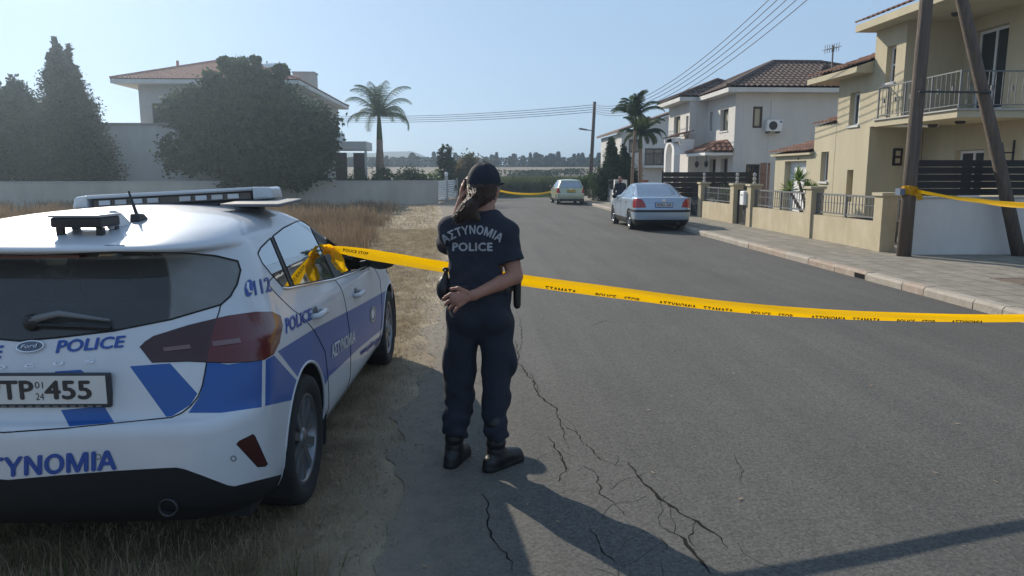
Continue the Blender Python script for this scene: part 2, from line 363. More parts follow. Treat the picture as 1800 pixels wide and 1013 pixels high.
for pix, w in [
    ([(905,600),(912,640),(940,680),(955,700),(975,720),(985,745),(990,770),(1003,790)], .016),
    ([(965,770),(985,805),(990,830),(980,848)], .012), ([(1030,782),(1060,810)], .010),
    ([(1100,815),(1130,845),(1165,880),(1200,910),(1225,920),(1255,940),(1280,965)], .020),
    ([(1170,930),(1200,950),(1215,970),(1235,990),(1250,1012)], .018), ([(1160,945),(1172,968)], .008),
    ([(848,870),(860,910),(865,945),(890,975),(905,1008)], .010), ([(1040,930),(1060,970),(1085,990)], .009),
    ([(1025,820),(1050,835),(1055,870),(1075,885),(1095,910)], .008), ([(905,650),(935,660),(950,690)], .007),
    ([(1225,920),(1210,945),(1218,965)], .008), ([(985,745),(1010,762),(1030,785)], .007),
    ([(915,560),(918,600),(912,625)], .008), ([(1040,575),(1062,565),(1085,570)], .008), ([(1290,800),(1310,830),(1300,850)], .005)]:
    crack(pix, w)
for _ in range(40):
    y = random.uniform(2.6, 6.5); x = .25 + (4.6-y)*.33 + random.uniform(-.35, .45); a = random.uniform(.9, 2.4); P = [(x, y)]
    for k in range(random.randint(2, 5)): a += random.uniform(-.7, .7); P.append((P[-1][0]+.07*math.cos(a), P[-1][1]-.09*math.sin(a)))
    if math.hypot(x-.03, y-4) < .35: continue
    mb = MB()
    for (x0, y0), (x1, y1) in zip(P, P[1:]):
        d = Vector((x1-x0, y1-y0, 0)).normalized(); sx, sy = -d.y*.0012, d.x*.0012; mb.quad((x0-sx, y0-sy, .0072), (x0+sx, y0+sy, .0072), (x1+sx, y1+sy, .0072), (x1-sx, y1-sy, .0072))
    if _ < 60: mb.build('crack', M['crack_fine'], road)
# raised pavement with kerb stones
KX = 6.03
mb = MB(); mb.box(KX+.16, 40, -14, 13.35, -.05, .12); mb.box(KX+.16, 9.6, 13.35, 50, -.05, .119)
tag(mb.build('pavement', MP), kind='structure')
M['kerb'] = mat('kerb_stone', (.30,.26,.21), .9, col2=(.40,.36,.30), vscale=4, bump=.5, bscale=30)
M['kerb_red'] = mat('kerb_stone_reddish', (.30,.225,.17), .9, col2=(.39,.33,.27), vscale=5, bump=.5, bscale=30)
kb = MB(); y = -14.0; k = 0
while y < 48:
    L_ = .5 if y < 9.6 else .98
    h = .125 + random.uniform(-.006, .006); o_ = random.uniform(-.008, .008); kb.cur = 0 if (y < 9.5 or y > 16 or k % 3 == 0) else 1
    gap = .012
    kb.prism([(KX+o_, -.05), (KX+o_, h-.035), (KX+o_+.03, h), (KX+.16, h), (KX+.16, -.05)], 'y', y+gap/2, y+L_-gap/2)
    y += L_; k += 1
kb.v = [(x, yy, z) for x, yy, z in kb.v]
tag(kb.build('kerb', [M['kerb'], M['kerb_red']]), kind='structure')
mb = MB(); mb.box(KX-.004, KX+.1, 11.0, 11.3, .012, .085); tag(mb.build('kerb_drain', M['crack']), 'dark slot of a street drain in the kerb face', 'drain')
# cast-iron grating set in the pavement
gt = empty('drain_grating', (8.05, 9.95, .12))
fr = MB(); fr.box(7.5, 8.6, 9.62, 9.68, .118, .128); fr.box(7.5, 8.6, 10.22, 10.28, .118, .128); fr.box(7.5, 7.56, 9.68, 10.22, .118, .128); fr.box(8.54, 8.6, 9.68, 10.22, .118, .128)
M['iron'] = mat('rusty_iron', (.10,.08,.065), .8, col2=(.2,.15,.11), vscale=8)
fr.build('frame', M['iron'], gt)
br = MB()
for i in range(15): br.box(7.575+i*.064, 7.61+i*.064, 9.68, 10.22, .119, .126)
br.build('bar', M['iron'], gt)
tag(gt, 'rusty iron drain grating set flat in the pavement paving', 'drain grating')
# blue far hills
def ridge(name, y, x0, x1, f, m):
    xs = np.linspace(x0, x1, 90); V = []; F = []
    for x in xs: h = f(x); V += [(x, y, -1), (x, y+h*1.5, h), (x, y+h*3+20, -1)]
    for i in range(89): b = 3*i; F += [(b, b+3, b+4, b+1), (b+1, b+4, b+5, b+2)]
    return tag(mesh_np(name, np.array(V), np.array(F), m, smooth=True), kind='structure')
M['hill'] = mat('far_hill', (.06,.075,.05), 1, col2=(.12,.12,.08), vscale=.02)
ridge('hills', 420, -220, 180, lambda x: max(2, 14.6 + .9*math.sin(x*.045+1) + .5*math.sin(x*.12) + .2*math.sin(x*.35) - max(0, (x+36))*.35 - max(0, -x-180)*.1), M['hill'])
M['pale_grey'] = mat('pale_grey_render', (.66,.61,.56), .9, var=.09, vscale=1.6, bump=.2, bscale=60, stretch=(1,1,.4), detail=9)
# ================================================================ right-hand houses, boundary walls
def wall_grid(mb, ax, c, t, a0, a1, z0, z1, holes=()):
    """wall slab. ax 'x': outer face at x=c facing -x, thickness t to +x, runs in y from a0 to a1. ax 'y': outer face y=c facing -y, runs in x. holes (a0,a1,z0,z1)"""
    A = sorted({a0, a1, *[h[0] for h in holes], *[h[1] for h in holes]}); Z = sorted({z0, z1, *[h[2] for h in holes], *[h[3] for h in holes]})
    A = [a for a in A if a0 <= a <= a1]; Z = [z for z in Z if z0 <= z <= z1]
    def P(a, d, z): return (c+d, a, z) if ax == 'x' else (a, c+d, z)
    for i in range(len(A)-1):
        for j in range(len(Z)-1):
            ca, cz = (A[i]+A[i+1])/2, (Z[j]+Z[j+1])/2
            if any(h[0] < ca < h[1] and h[2] < cz < h[3] for h in holes): continue
            for d in (0, t): mb.quad(P(A[i], d, Z[j]), P(A[i+1], d, Z[j]), P(A[i+1], d, Z[j+1]), P(A[i], d, Z[j+1]))
    for h in list(holes) + [(a0, a1, z0, z1)]:
        q = [(h[0], h[2]), (h[1], h[2]), (h[1], h[3]), (h[0], h[3])]
        for k in range(4):
            (p, r), (s, u) = q[k], q[(k+1) % 4]
            mb.quad(P(p, 0, r), P(s, 0, u), P(s, t, u), P(p, t, r))
def window(parent, ax, c, a0, a1, z0, z1, fm, pm=None, mull=1, fw=.06, sill=None, bars=0):
    """frame set at depth c in the opening; child pane; sill sub-part"""
    def bx(m, p0, p1, d0, d1, r0, r1):
        if ax == 'x': m.box(c+d0, c+d1, p0, p1, r0, r1)
        else: m.box(p0, p1, c+d0, c+d1, r0, r1)
    m = MB(); bx(m, a0, a0+fw, 0, .06, z0, z1); bx(m, a1-fw, a1, 0, .06, z0, z1); bx(m, a0+fw, a1-fw, 0, .06, z1-fw, z1); bx(m, a0+fw, a1-fw, 0, .06, z0, z0+fw)
    for k in range(mull):
        p = a0 + (a1-a0)*(k+1)/(mull+1); bx(m, p-fw/2, p+fw/2, .004, .055, z0+fw, z1-fw)
    for k in range(bars):
        r = z0 + (z1-z0)*(k+1)/(bars+1); bx(m, a0+fw, a1-fw, .006, .05, r-fw/2, r+fw/2)
    w = m.build('window', fm, parent)
    g_ = MB(); bx(g_, a0+fw*.5, a1-fw*.5, .025, .035, z0+fw*.5, z1-fw*.5); g_.build('pane', pm or M['pane'], w)
    if sill:
        s = MB(); bx(s, a0-.05, a1+.05, -sill, .0, z0-.06, z0-.003); s.build('sill', M['white_wall'], w)
    return w
def tiled(mb, e0, e1, r0, r1, period=.21, lift=.03):
    e0, e1, r0, r1 = map(Vector, (e0, e1, r0, r1)); L = (e1-e0).length; a = (e1-e0)/L
    n = a.cross((r0+r1)/2-e0).normalized()
    if n.z < 0: n = -n
    s = n.cross(a); 
    if s.z < 0: s = -s
    ua, va = (r0-e0).dot(a), (r0-e0).dot(s); ub, vb = (r1-e0).dot(a), (r1-e0).dot(s)
    def vmax(u):
        if u <= ua: return va*u/ua if ua > 1e-6 else va
        if u >= ub: return vb*(L-u)/(L-ub) if L-ub > 1e-6 else vb
        return va + (vb-va)*(u-ua)/max(1e-6, ub-ua)
    nu = max(8, int(L/period*5)); rows = max(3, int(max(va, vb)/.36))
    V = []; F = []
    for i in range(nu+1):
        u = L*i/nu; w = abs(math.sin(math.pi*u/period))*.045; vm = max(0, vmax(u))
        for j in range(rows+1):
            v = max(va, vb)*j/rows; vv = min(v, vm)
            V.append(e0 + a*u + s*vv + n*(lift + w)); V.append(e0 + a*u + s*vv + n*(lift + w + (.025 if j < rows else 0)))
    w_ = 2*(rows+1)
    for i in range(nu):
        for j in range(rows):
            b = i*w_+2*j+1; F.append((b, b+w_, b+w_+1, b+1))
            if j: b = i*w_+2*j; F.append((b, b+w_, b+w_+1, b+1))
        b = i*w_; F.append((b, b+w_, b+w_+1, b+1))
    mb.add(V, F)
def hip_roof(parent, x0, x1, y0, y1, z, ridge_a, ridge_b, m, soffit=M['white_wall'], thick=.16, name='roof'):
    """eaves rectangle at height z, ridge from ridge_a to ridge_b (points)"""
    mb = MB(); mb.box(x0, x1, y0, y1, z-thick, z); ea = mb.build('eaves', soffit, None); bpy.data.objects.remove(ea)
    r = MB(); c = [(x0,y0,z),(x1,y0,z),(x1,y1,z),(x0,y1,z)]
    ra, rb = ridge_a, ridge_b
    alongy = abs(ra[1]-rb[1]) > abs(ra[0]-rb[0])
    if alongy:   # ra nearer (-y)
        tiled(r, c[3], c[0], rb, ra); tiled(r, c[0], c[1], ra, ra); tiled(r, c[1], c[2], ra, rb); tiled(r, c[2], c[3], rb, rb)
    else:        # ra at -x side
        tiled(r, c[0], c[1], ra, rb); tiled(r, c[1], c[2], rb, rb); tiled(r, c[2], c[3], rb, ra); tiled(r, c[3], c[0], ra, ra)
    ro = r.build(name, m, parent)
    mb.build('eaves', soffit, ro)
    hb = MB()
    for p, q in ((c[0], ra), (c[1], ra if alongy else rb), (c[2], rb), (c[3], rb if alongy else ra), (ra, rb)):
        p, q = Vector(p)+Vector((0,0,.07)), Vector(q)+Vector((0,0,.07))
        if (p-q).length > .05: hb.tube([p, q], .09, 6)
    hb.build('ridge_tile', m, ro)
    return ro
def railing(parent, pts, z0, z1, m, step=.12, name='railing', post=.05, bar=.016, mid=None, curls=False):
    mb = MB()
    for a, b in zip(pts, pts[1:]):
        a, b = Vector((*a, 0)), Vector((*b, 0)); n = max(1, int((b-a).length/step))
        up = lambda p, z: Vector((p.x, p.y, z))
        mb.bar(up(a, z1), up(b, z1), post*.8); mb.bar(up(a, z0), up(b, z0), post*.6)
        if mid: mb.bar(up(a, mid), up(b, mid), bar)
        for k in range(1, n): p = a.lerp(b, k/n); mb.bar(up(p, z0), up(p, z1), bar)
        for p in ((a, b) if b == Vector((*pts[-1], 0)) else (a,)): mb.bar(up(p, z0-.06), up(p, z1+.02), post)
        if curls:
            for k in range(1, n, 3):
                p = a.lerp(b, (k+.5)/n); mb.bar(up(p, (z0+z1)/2-.05), up(p, (z0+z1)/2+.05), bar*3)
    return mb.build(name, m, parent)

# ---- the near cream house
hs = empty('cream_house', (11.1, 16, .1))
mb = MB()
wall_grid(mb, 'x', 11.1, .3, 14.6, 16.75, .1, 5.0, [(15.35, 16.45, 2.95, 5.0-.28), (15.75, 16.75-.02, 1.1, 2.15)])       # bedroom front
wall_grid(mb, 'x', 11.1, .3, 16.752, 18.0, .1, 2.74)
wall_grid(mb, 'x', 9.75, .3, 16.75, 18.045, 2.76, 5.0, [(17.13, 17.52, 3.72, 4.56)])      # projecting bay
wall_grid(mb, 'y', 16.75, .298, 10.054, 11.4, 2.763, 5.0)
mb.box(10.06, 12, 17.75, 18.045, 4.06, 5.0)                                   # its return
wall_grid(mb, 'x', 9.755, .3, 18.05, 19.75, .1, 4.05, [(18.62, 19.12, 2.84, 3.67), (18.7, 19.02, .9, 1.72)])
wall_grid(mb, 'x', 9.75, .3, 19.752, 21.0, .1, 2.95, [(20.08, 20.52, 1.4, 2.22)])
wall_grid(mb, 'y', 18.05, .3, 10.056, 11.4, .1, 2.748)                                      # porch side
mb.box(11.401, 17, 14.6, 14.9, .1, 5.0); mb.box(10.06, 17, 20.7, 21.0, .1, 2.94); mb.box(16.7, 17, 14.91, 20.69, .1, 4.9); mb.box(10.06, 17, 19.45, 19.75, 2.955, 4.04)
mb.build('wall', M['cream'], hs)
mb = MB(); mb.box(9.45, 9.746, 14.29, 17.31, 2.71, 2.85); mb.box(9.7465, 11.095, 14.29, 16.746, 2.712, 2.849); mb.build('balcony_slab', M['cream'], hs)
mb = MB(); mb.box(9.41, 9.745, 14.25, 17.34, 2.852, 2.88); mb.box(9.7455, 11.095, 14.25, 16.745, 2.8525, 2.8805); mb.build('slab_edging', M['grey_wall'], hs)
railing(hs, [(9.72, 17.27), (9.5, 17.27), (9.5, 16.2), (9.5, 15.25), (9.5, 14.34), (11.05, 14.34)], 2.96, 3.60, M['rail'], step=.135, curls=True, post=.03, bar=.012)
mb = MB(); mb.box(11.4, 16.6, 14.95, 17.9, 2.74, 2.94); mb.box(10.06, 16.6, 18.1, 20.6, 2.6, 2.7); mb.build('floor', M['cream'], hs)
window(hs, 'x', 11.24, 15.36, 16.44, 2.97, 4.71, M['alu'], mull=1, bars=0)
window(hs, 'x', 11.22, 15.76, 16.72, 1.11, 2.14, M['alu'], mull=1)
window(hs, 'x', 9.87, 17.14, 17.51, 3.73, 4.55, M['alu'], mull=0, bars=1, fw=.045, sill=.16)
window(hs, 'x', 9.875, 18.63, 19.11, 2.85, 3.66, M['alu'], mull=1, fw=.045, sill=.16)
window(hs, 'x', 9.87, 20.09, 20.51, 1.41, 2.21, M['alu'], mull=0, fw=.045, sill=.16)
M['ochre'] = mat('ochre_niche', (.42,.29,.12), .9)
mb = MB(); mb.box(9.9, 9.95, 18.7, 19.02, .9, 1.72); mb.build('niche', M['ochre'], hs)
# roofs: main slope, low shed roof, small canopy
rf = MB(); tiled(rf, (9.3, 13.5, 5.17), (9.3, 18.2, 5.17), (13.0, 13.5, 6.6), (13.0, 18.2, 6.6)); tiled(rf, (17.4, 18.2, 5.17), (17.4, 13.5, 5.17), (13.0, 18.2, 6.6), (13.0, 13.5, 6.6)); ro = rf.build('roof', M['tile'], hs)
mb = MB(); mb.box(9.3, 17.4, 13.5, 18.2, 5.002, 5.165); mb.prism([(9.35, 5.17), (17.35, 5.17), (13.0, 6.58)], 'y', 13.55, 18.15); mb.build('eaves', M['cream'], ro)
rf = MB(); tiled(rf, (9.3, 18.06, 4.2), (9.3, 20.75, 4.2), (11.5, 18.06, 4.95), (11.5, 20.75, 4.95)); ro = rf.build('roof', M['tile'], hs)
mb = MB(); mb.prism([(9.32, 4.052), (11.5, 4.052), (11.5, 4.93), (9.32, 4.19)], 'y', 18.05, 20.73); mb.build('eaves', M['cream'], ro)
rf = MB(); tiled(rf, (9.68, 19.76, 2.96), (9.68, 21.05, 2.96), (11.0, 19.76, 3.35), (11.0, 21.05, 3.35)); ro = rf.build('roof', M['tile'], hs)
mb = MB(); mb.prism([(9.76, 2.952), (11.0, 2.952), (11.0, 3.33), (9.76, 2.96)], 'y', 19.76, 21.0); mb.build('eaves', M['cream'], ro)
# wall plaque, lamps, balcony ceiling lights, bracket
mb = MB(); mb.box(10.38, 10.62, 18.02, 18.045, 1.82, 2.24); p = mb.build('wall_plaque', M['black_plastic'], hs)
mb = MB(); mb.box(10.44, 10.56, 18.012, 18.019, 1.88, 2.0); mb.box(10.44, 10.56, 18.012, 18.019, 2.06, 2.18); mb.build('panel', M['cream_low'], p)
for x, y, z in ((10.2, 15.3, 2.708), (10.3, 16.4, 2.708), (10.3, 15.9, 4.998)):
    mb = MB(); mb.lathe((x, y, z), [(.0, 0), (.1, 0), (.1, -.03), (.07, -.06), (0, -.07)], 12); mb.build('ceiling_lamp', M['dark_rail'], hs)
mb = MB(); mb.bar((11.1, 14.85, 2.05), (11.1-.28, 14.85, 2.05), .03); mb.bar((11.08, 14.85, 1.8), (11.08, 14.85, 2.3), .03); mb.bar((10.9, 14.85, 1.95), (10.82, 14.85, 2.25), .03); mb.build('wall_bracket', M['dark_rail'], hs)
# garage annex facing the road
wall_grid(ga := MB(), 'x', 9.76, .7, 21.002, 23.7, .1, 2.16, [(21.45, 22.95, .1, 2.0)])
ga.box(10.462, 13.5, 23.45, 23.7, .1, 2.14); ga.build('annex_wall', M['cream'], hs)
mb = MB(); mb.box(9.95, 9.99, 21.452, 22.948, .1, 1.998)
for k in range(1, 8): mb.box(9.942, 9.949, 21.47, 22.93, .1+k*.24, .115+k*.24)
gd = mb.build('garage_door', M['white_paint'], hs)
mb = MB(); tiled(mb, (9.6, 21.02, 2.24), (9.6, 23.9, 2.24), (11.6, 21.02, 2.75), (11.6, 23.9, 2.75)); ro = mb.build('roof', M['tile'], hs)
mb = MB(); mb.prism([(9.64, 2.163), (11.6, 2.163), (11.6, 2.72), (9.64, 2.22)], 'y', 21.02, 23.85); mb.build('eaves', M['cream'], ro)
mb = MB(); mb.lathe((9.8, 22.0, 2.06), [(0, -.03), (.06, -.02), (.07, .03), (0, .06)], 10); mb.build('wall_lamp', M['dark_rail'], hs)
tag(hs, 'cream two storey house with balcony and tiled eaves beside timber poles', 'house')
# aerial and dish on its roof
an = empty('roof_aerial', (10.6, 20.3, 4.3))
b = at(1462, 122, 20.3); tpx = at(1463, 80, 20.3)
mb = MB(); mb.tube([(b.x, 20.3, 4.35), (b.x, 20.3, tpx.z)], .022, 6); mb.build('mast', M['rail'], an)
mb = MB(); z = tpx.z-.02
mb.bar((b.x-.22, 20.3, z-.1), (b.x+.16, 20.3, z-.02), .02)
for k in range(7): x = b.x-.22+k*.063; mb.bar((x, 20.12, z-.1+k*.013), (x, 20.48, z-.1+k*.013), .012); mb.bar((x, 20.3, z-.2+k*.013), (x, 20.3, z+.02+k*.013), .012)
mb.build('antenna_array', M['rail'], an)
tag(an, 'metal television aerial with small spiky array on cream house roof', 'aerial')
ds = empty('satellite_dish', (9.95, 20.6, 4.2)); d0 = at(1453, 124, 20.7)
mb = MB(); mb.smooth = True; mb.lathe((d0.x, 20.7, d0.z), [(0, .05), (.08, .045), (.14, .02), (.17, 0), (.165, -.01), (.13, .012), (.0, .04)], 16, 'y'); mb.build('dish', M['rail'], ds)
mb = MB(); mb.bar((d0.x, 20.75, d0.z-.02), (d0.x, 20.75, 4.45), .03); mb.build('bracket', M['dark_rail'], ds)
tag(ds, 'small grey satellite dish on the low roof beside aerial', 'satellite dish')

# ---- white house behind
wh = empty('white_house', (9.75, 28, .1))
mb = MB()
wall_grid(mb, 'x', 9.75, .3, 27.6, 30.9, .1, 4.62, [(28.35, 29.3, 3.25, 4.08), (30.25, 30.6, 3.35, 4.1), (28.2, 29.0, .1, 2.2), (29.6, 30.4, .1, 2.2)])
wall_grid(mb, 'x', 9.0, .3, 30.9, 34.2, .1, 4.62, [(32.3, 33.3, 3.2, 4.1), (31.05, 31.4, 3.1, 4.0)])
wall_grid(mb, 'y', 30.9, .3, 9.304, 10.05, .1, 4.62)
wall_grid(mb, 'y', 27.6, .3, 10.054, 18.0, .1, 4.62, [(10.42, 10.78, 3.30, 4.08), (10.25, 10.78, .3, 1.97)])
mb.box(17.7, 18, 27.91, 34.2, .1, 4.6); mb.box(9.304, 17.69, 33.9, 34.2, .1, 4.6)
mb.build('wall', M['white_wall'], wh)
M['curtain'] = mat('drawn_blind', (.45,.42,.30), .9)
window(wh, 'x', 9.9, 28.36, 29.29, 3.26, 4.07, M['brown_frame'], M['curtain'], sill=.18)
window(wh, 'x', 9.9, 30.26, 30.59, 3.36, 4.09, M['brown_frame'], mull=0)
window(wh, 'x', 9.9, 28.21, 28.99, .11, 2.19, M['brown_frame']); window(wh, 'x', 9.9, 29.61, 30.39, .11, 2.19, M['brown_frame'])
window(wh, 'x', 9.12, 32.31, 33.29, 3.21, 4.09, M['brown_frame'], M['curtain']); window(wh, 'x', 9.12, 31.06, 31.39, 3.11, 3.99, M['brown_frame'], mull=0)
window(wh, 'y', 27.63, 10.43, 10.77, 3.31, 4.07, M['brown_frame'], M['curtain'], mull=0, fw=.07); window(wh, 'y', 27.63, 10.26, 10.77, .31, 1.96, M['brown_frame'])
hip_roof(wh, 9.3, 18.4, 27.15, 34.6, 4.72, (12.4, 30.9, 6.1), (14.4, 30.9, 6.1), M['tile_dark'])
hip_roof(wh, 8.55, 12.3, 30.85, 34.65, 4.74, (10.6, 32.4, 5.55), (10.6, 33.2, 5.55), M['tile_dark'])
mb = MB(); mb.box(10.80, 11.16, 27.575, 27.6, .1, 2.02); mb.build('stone_panel', M['stone'], wh)
ac = MB(); ac.box(10.86, 11.42, 27.28, 27.52, 3.17, 3.58); aco = ac.build('air_conditioner', M['white_paint'], wh, bevel=.012)
mb = MB(); mb.lathe((11.08, 27.275, 3.37), [(.0, -.006), (.15, -.006), (.16, 0.004)], 20, 'y'); mb.build('fan_grille', M['dark_rail'], aco)
mb = MB(); mb.box(11.32, 11.40, 27.274, 27.279, 3.48, 3.54); mb.build('maker_badge', mat('blue_badge', (.05,.15,.4), .5), aco)
for x in (10.95, 11.33): mb = MB(); mb.bar((x, 27.3, 3.13), (x, 27.6, 3.13), .05); mb.build('bracket', M['dark_rail'], aco)
mb = MB(); mb.tube([(11.12, 27.56, 3.58), (11.12, 27.57, 4.3)], .018, 6); mb.build('pipe', M['alu'], wh)
mb = MB(); mb.tube([(11.05, 27.57, .2), (11.05, 27.57, 3.12)], .012, 6); mb.build('pipe', M['alu'], wh)
# tiled porch with white arch
pz = MB()
for y in (30.3, 31.6): pz.box(8.2, 8.45, y-.12, y+.12, .1, 2.35)
pz.box(8.2, 8.45, 30.1, 31.8, 2.9, 3.05)
n = 10
for k in range(n):
    a0, a1 = math.pi*k/n, math.pi*(k+1)/n
    pz.prism([(30.95+.53*math.cos(a0), 2.35+.5*math.sin(a0)), (30.95+.53*math.cos(a1), 2.35+.5*math.sin(a1)), (30.95+.8*math.cos(a1), 2.35+.72*math.sin(a1)), (30.95+.8*math.cos(a0), 2.35+.72*math.sin(a0))], 'x', 8.2, 8.45)
pz.box(8.45, 9.0, 30.15, 30.3, 2.4, 3.0); po = pz.build('porch_arch', M['white_paint'], wh)
mb = MB(); tiled(mb, (8.1, 30.1, 3.02), (8.1, 31.8, 3.02), (9.0, 30.1, 3.3), (9.0, 31.8, 3.3)); mb.build('porch_roof', M['tile'], wh)
cn = MB(); tiled(cn, (8.65, 27.6, 2.42), (8.65, 30.2, 2.42), (9.74, 28.3, 2.85), (9.74, 30.2, 2.85)); tiled(cn, (9.74, 27.5, 2.42), (8.65, 27.6, 2.42), (9.74, 28.3, 2.85), (9.7, 28.3, 2.85)); co = cn.build('canopy', M['tile'], wh)
mb = MB(); mb.box(8.68, 9.74, 27.62, 30.05, 2.3, 2.4); mb.build('eaves', M['white_paint'], co)
for y in (28.3, 29.5):
    mb = MB(); mb.tube([(8.95, y, 2.3), (8.95, y, 2.1)], .012, 6); mb.lathe((8.95, y, 1.85), [(0, 0), (.05, .03), (.08, .1), (.08, .2), (.03, .26), (0, .27)], 8); mb.build('hanging_lantern', M['dark_rail'], wh)
mb = MB(); mb.lathe((8.95, 33.8, 2.6), [(0, 0), (.07, .03), (.09, .15), (.06, .25), (0, .27)], 8); mb.build('wall_lamp', M['dark_rail'], wh)
tag(wh, 'white two storey house with dark tiled hip roof and arched porch', 'house')
# dark slatted fence of the white house
def slat_fence(name, p0, p1, z0, z1, label, nb=5, m=M['dark_wood'], cat='fence'):
    e = empty(name, (p0[0], p0[1], z0)); a, b = Vector((*p0, 0)), Vector((*p1, 0)); L = (b-a).length; h = (z1-z0)/nb
    mb = MB()
    for k in range(nb):
        z = z0 + h*(k+.5); mb.bar(a+Vector((0,0,z)), b+Vector((0,0,z)), .03, h-.012)
    mb.build('board', m, e)
    n = max(1, int(L/1.9))
    for k in range(n+1):
        p = a.lerp(b, k/n); mb = MB(); d = (b-a).normalized(); s = Vector((-d.y, d.x, 0))*.045
        mb.bar(p+s+Vector((0,0,z0-.25)), p+s+Vector((0,0,z1+.05)), .06); mb.build('post', m, e)
    tag(e, label, cat); return e
slat_fence('slatted_fence', (6.95, 27.0), (10.2, 27.0), .75, 1.68, 'dark slatted timber fence in front of the white house')
ms = empty('fence_base_wall', (8.5, 27.1, .1)); mb = MB(); mb.box(6.95, 10.25, 27.06, 27.2, .1, .74); mb.build('wall', M['white_wall'], ms); tag(ms, 'low white wall under the dark slatted fence of the white house', 'wall')
# ---- white side wall and tall board fence beside the timber poles
sw = empty('side_wall', (9, 13.5, .1)); mb = MB(); mb.box(8.12, 30, 13.42, 13.6, .1, 1.17); mb.build('wall', M['pale_grey'], sw)
mb = MB(); mb.box(8.08, 30, 13.39, 13.63, 1.173, 1.2); mb.build('coping', M['grey_wall'], sw)
tag(sw, 'plain pale side wall behind the leaning timber brace pole', 'wall')
slat_fence('slatted_fence', (8.24, 13.5), (17.5, 13.5), 1.22, 1.88, 'black horizontal board fence on top of the white side wall', nb=5)
# ---- cream boundary wall, pillars, railings, gates
BX = 7.95
def low_wall(y0, y1, label, zt=.68):
    e = empty('boundary_wall', (BX, y0, .12)); mb = MB(); mb.box(BX, BX+.2, y0, y1, .1, zt); mb.build('wall', M['cream_low'], e)
    railing(e, [(BX+.1, y0+.02), (BX+.1, (y0+y1)/2), (BX+.1, y1-.02)], zt+.07, 1.16, M['rail'], step=.13, mid=zt+.3)
    tag(e, label, 'wall', 'cream boundary walls with railings along the pavement'); return e
low_wall(14.28, 17.0, 'cream low wall with grey railing between the timber pole and the plain pillar')
low_wall(17.28, 20.8, 'cream low wall with grey railing in front of the yucca plant')
low_wall(22.55, 25.4, 'cream low wall with railing and green hedge behind it')
def pillar(y, label, top=1.27, finial=True, w=.3):
    e = empty('gate_pillar', (BX+.05, y, .12)); mb = MB(); mb.box(BX-.05, BX-.05+w, y-w/2, y+w/2, .1, top); mb.build('shaft', M['cream_low'], e)
    mb = MB(); mb.box(BX-.09, BX-.01+w, y-w/2-.04, y+w/2+.04, top+.002, top+.06); mb.build('cap', M['cream'], e)
    if finial:
        mb = MB(); c = (BX-.05+w/2, y, top+.06); mb.lathe(c, [(.05,0),(.06,.04),(.025,.07),(.05,.12),(.055,.16),(.02,.2),(.05,.24),(.05,.29),(.0,.33)], 10); mb.build('finial', M['grey_wall'], e)
    tag(e, label, 'pillar', 'cream pillars of the boundary wall'); return e
pillar(14.1, 'plain cream end pillar directly behind the upright timber pole', finial=False, top=1.2)
pillar(17.14, 'plain cream pillar without finial beside the yucca plant', finial=False)
pillar(20.95, 'cream pillar with finial and white letter box on it')
pillar(22.35, 'cream pillar with finial on far side of the pedestrian gate')
pillar(25.6, 'cream pillar with finial on near side of the ornate driveway gate')
pillar(28.0, 'cream pillar with finial on far side of the driveway gate, just right of the sedan')
lb = empty('letter_box', (BX-.1, 21.2, .9)); mb = MB(); mb.box(BX-.14, BX+.1, 21.11, 21.42, .72, 1.12); mb.build('box', M['white_paint'], lb, bevel=.02)
mb = MB(); mb.box(BX-.145, BX-.1405, 21.16, 21.37, 1.0, 1.02); mb.build('slot', M['black_plastic'], lb); tag(lb, 'white metal letter box fixed to a cream gate pillar', 'letter box')
def gate(y0, y1, label, ornate=False):
    e = empty('metal_gate', (BX+.1, y0, .12)); mb = MB()
    mb.bar((BX+.1, y0, .16), (BX+.1, y1, .16), .05); mb.bar((BX+.1, y0, 1.12), (BX+.1, y1, 1.12), .05); mb.bar((BX+.1, y0+.025, .12), (BX+.1, y0+.025, 1.14), .05); mb.bar((BX+.1, y1-.025, .12), (BX+.1, y1-.025, 1.14), .05)
    mb.build('frame', M['dark_rail'], e)
    mb = MB(); n = int((y1-y0)/.1)
    for k in range(1, n): y = y0+(y1-y0)*k/n; mb.bar((BX+.1, y, .18), (BX+.1, y, 1.1), .018)
    if ornate: 
        for k in range(1, n, 2):
            y = y0+(y1-y0)*k/n
            for zc in (.45, .75): mb.tube([(BX+.1, y+.08*math.cos(a*.6283), zc+.08*math.sin(a*.6283)) for a in range(11)], .01, 4)
        mb.box(BX+.095, BX+.105, y0+.05, y1-.05, .18, .5)
    mb.build('bar', M['dark_rail'], e)
    tag(e, label, 'gate'); return e
gate(25.77, 27.83, 'dark ornate iron driveway gate beside the silver sedan', True)
gate(21.12, 22.18, 'dark iron pedestrian gate between two close cream pillars')
# yard level behind the boundary wall
mb = MB(); mb.box(BX+.2, 11.1, 13.6, 27, -.02, .125); tag(mb.build('yard_paving', mat('yard_concrete', (.36,.33,.28), .9, var=.1, vscale=2)), kind='structure')
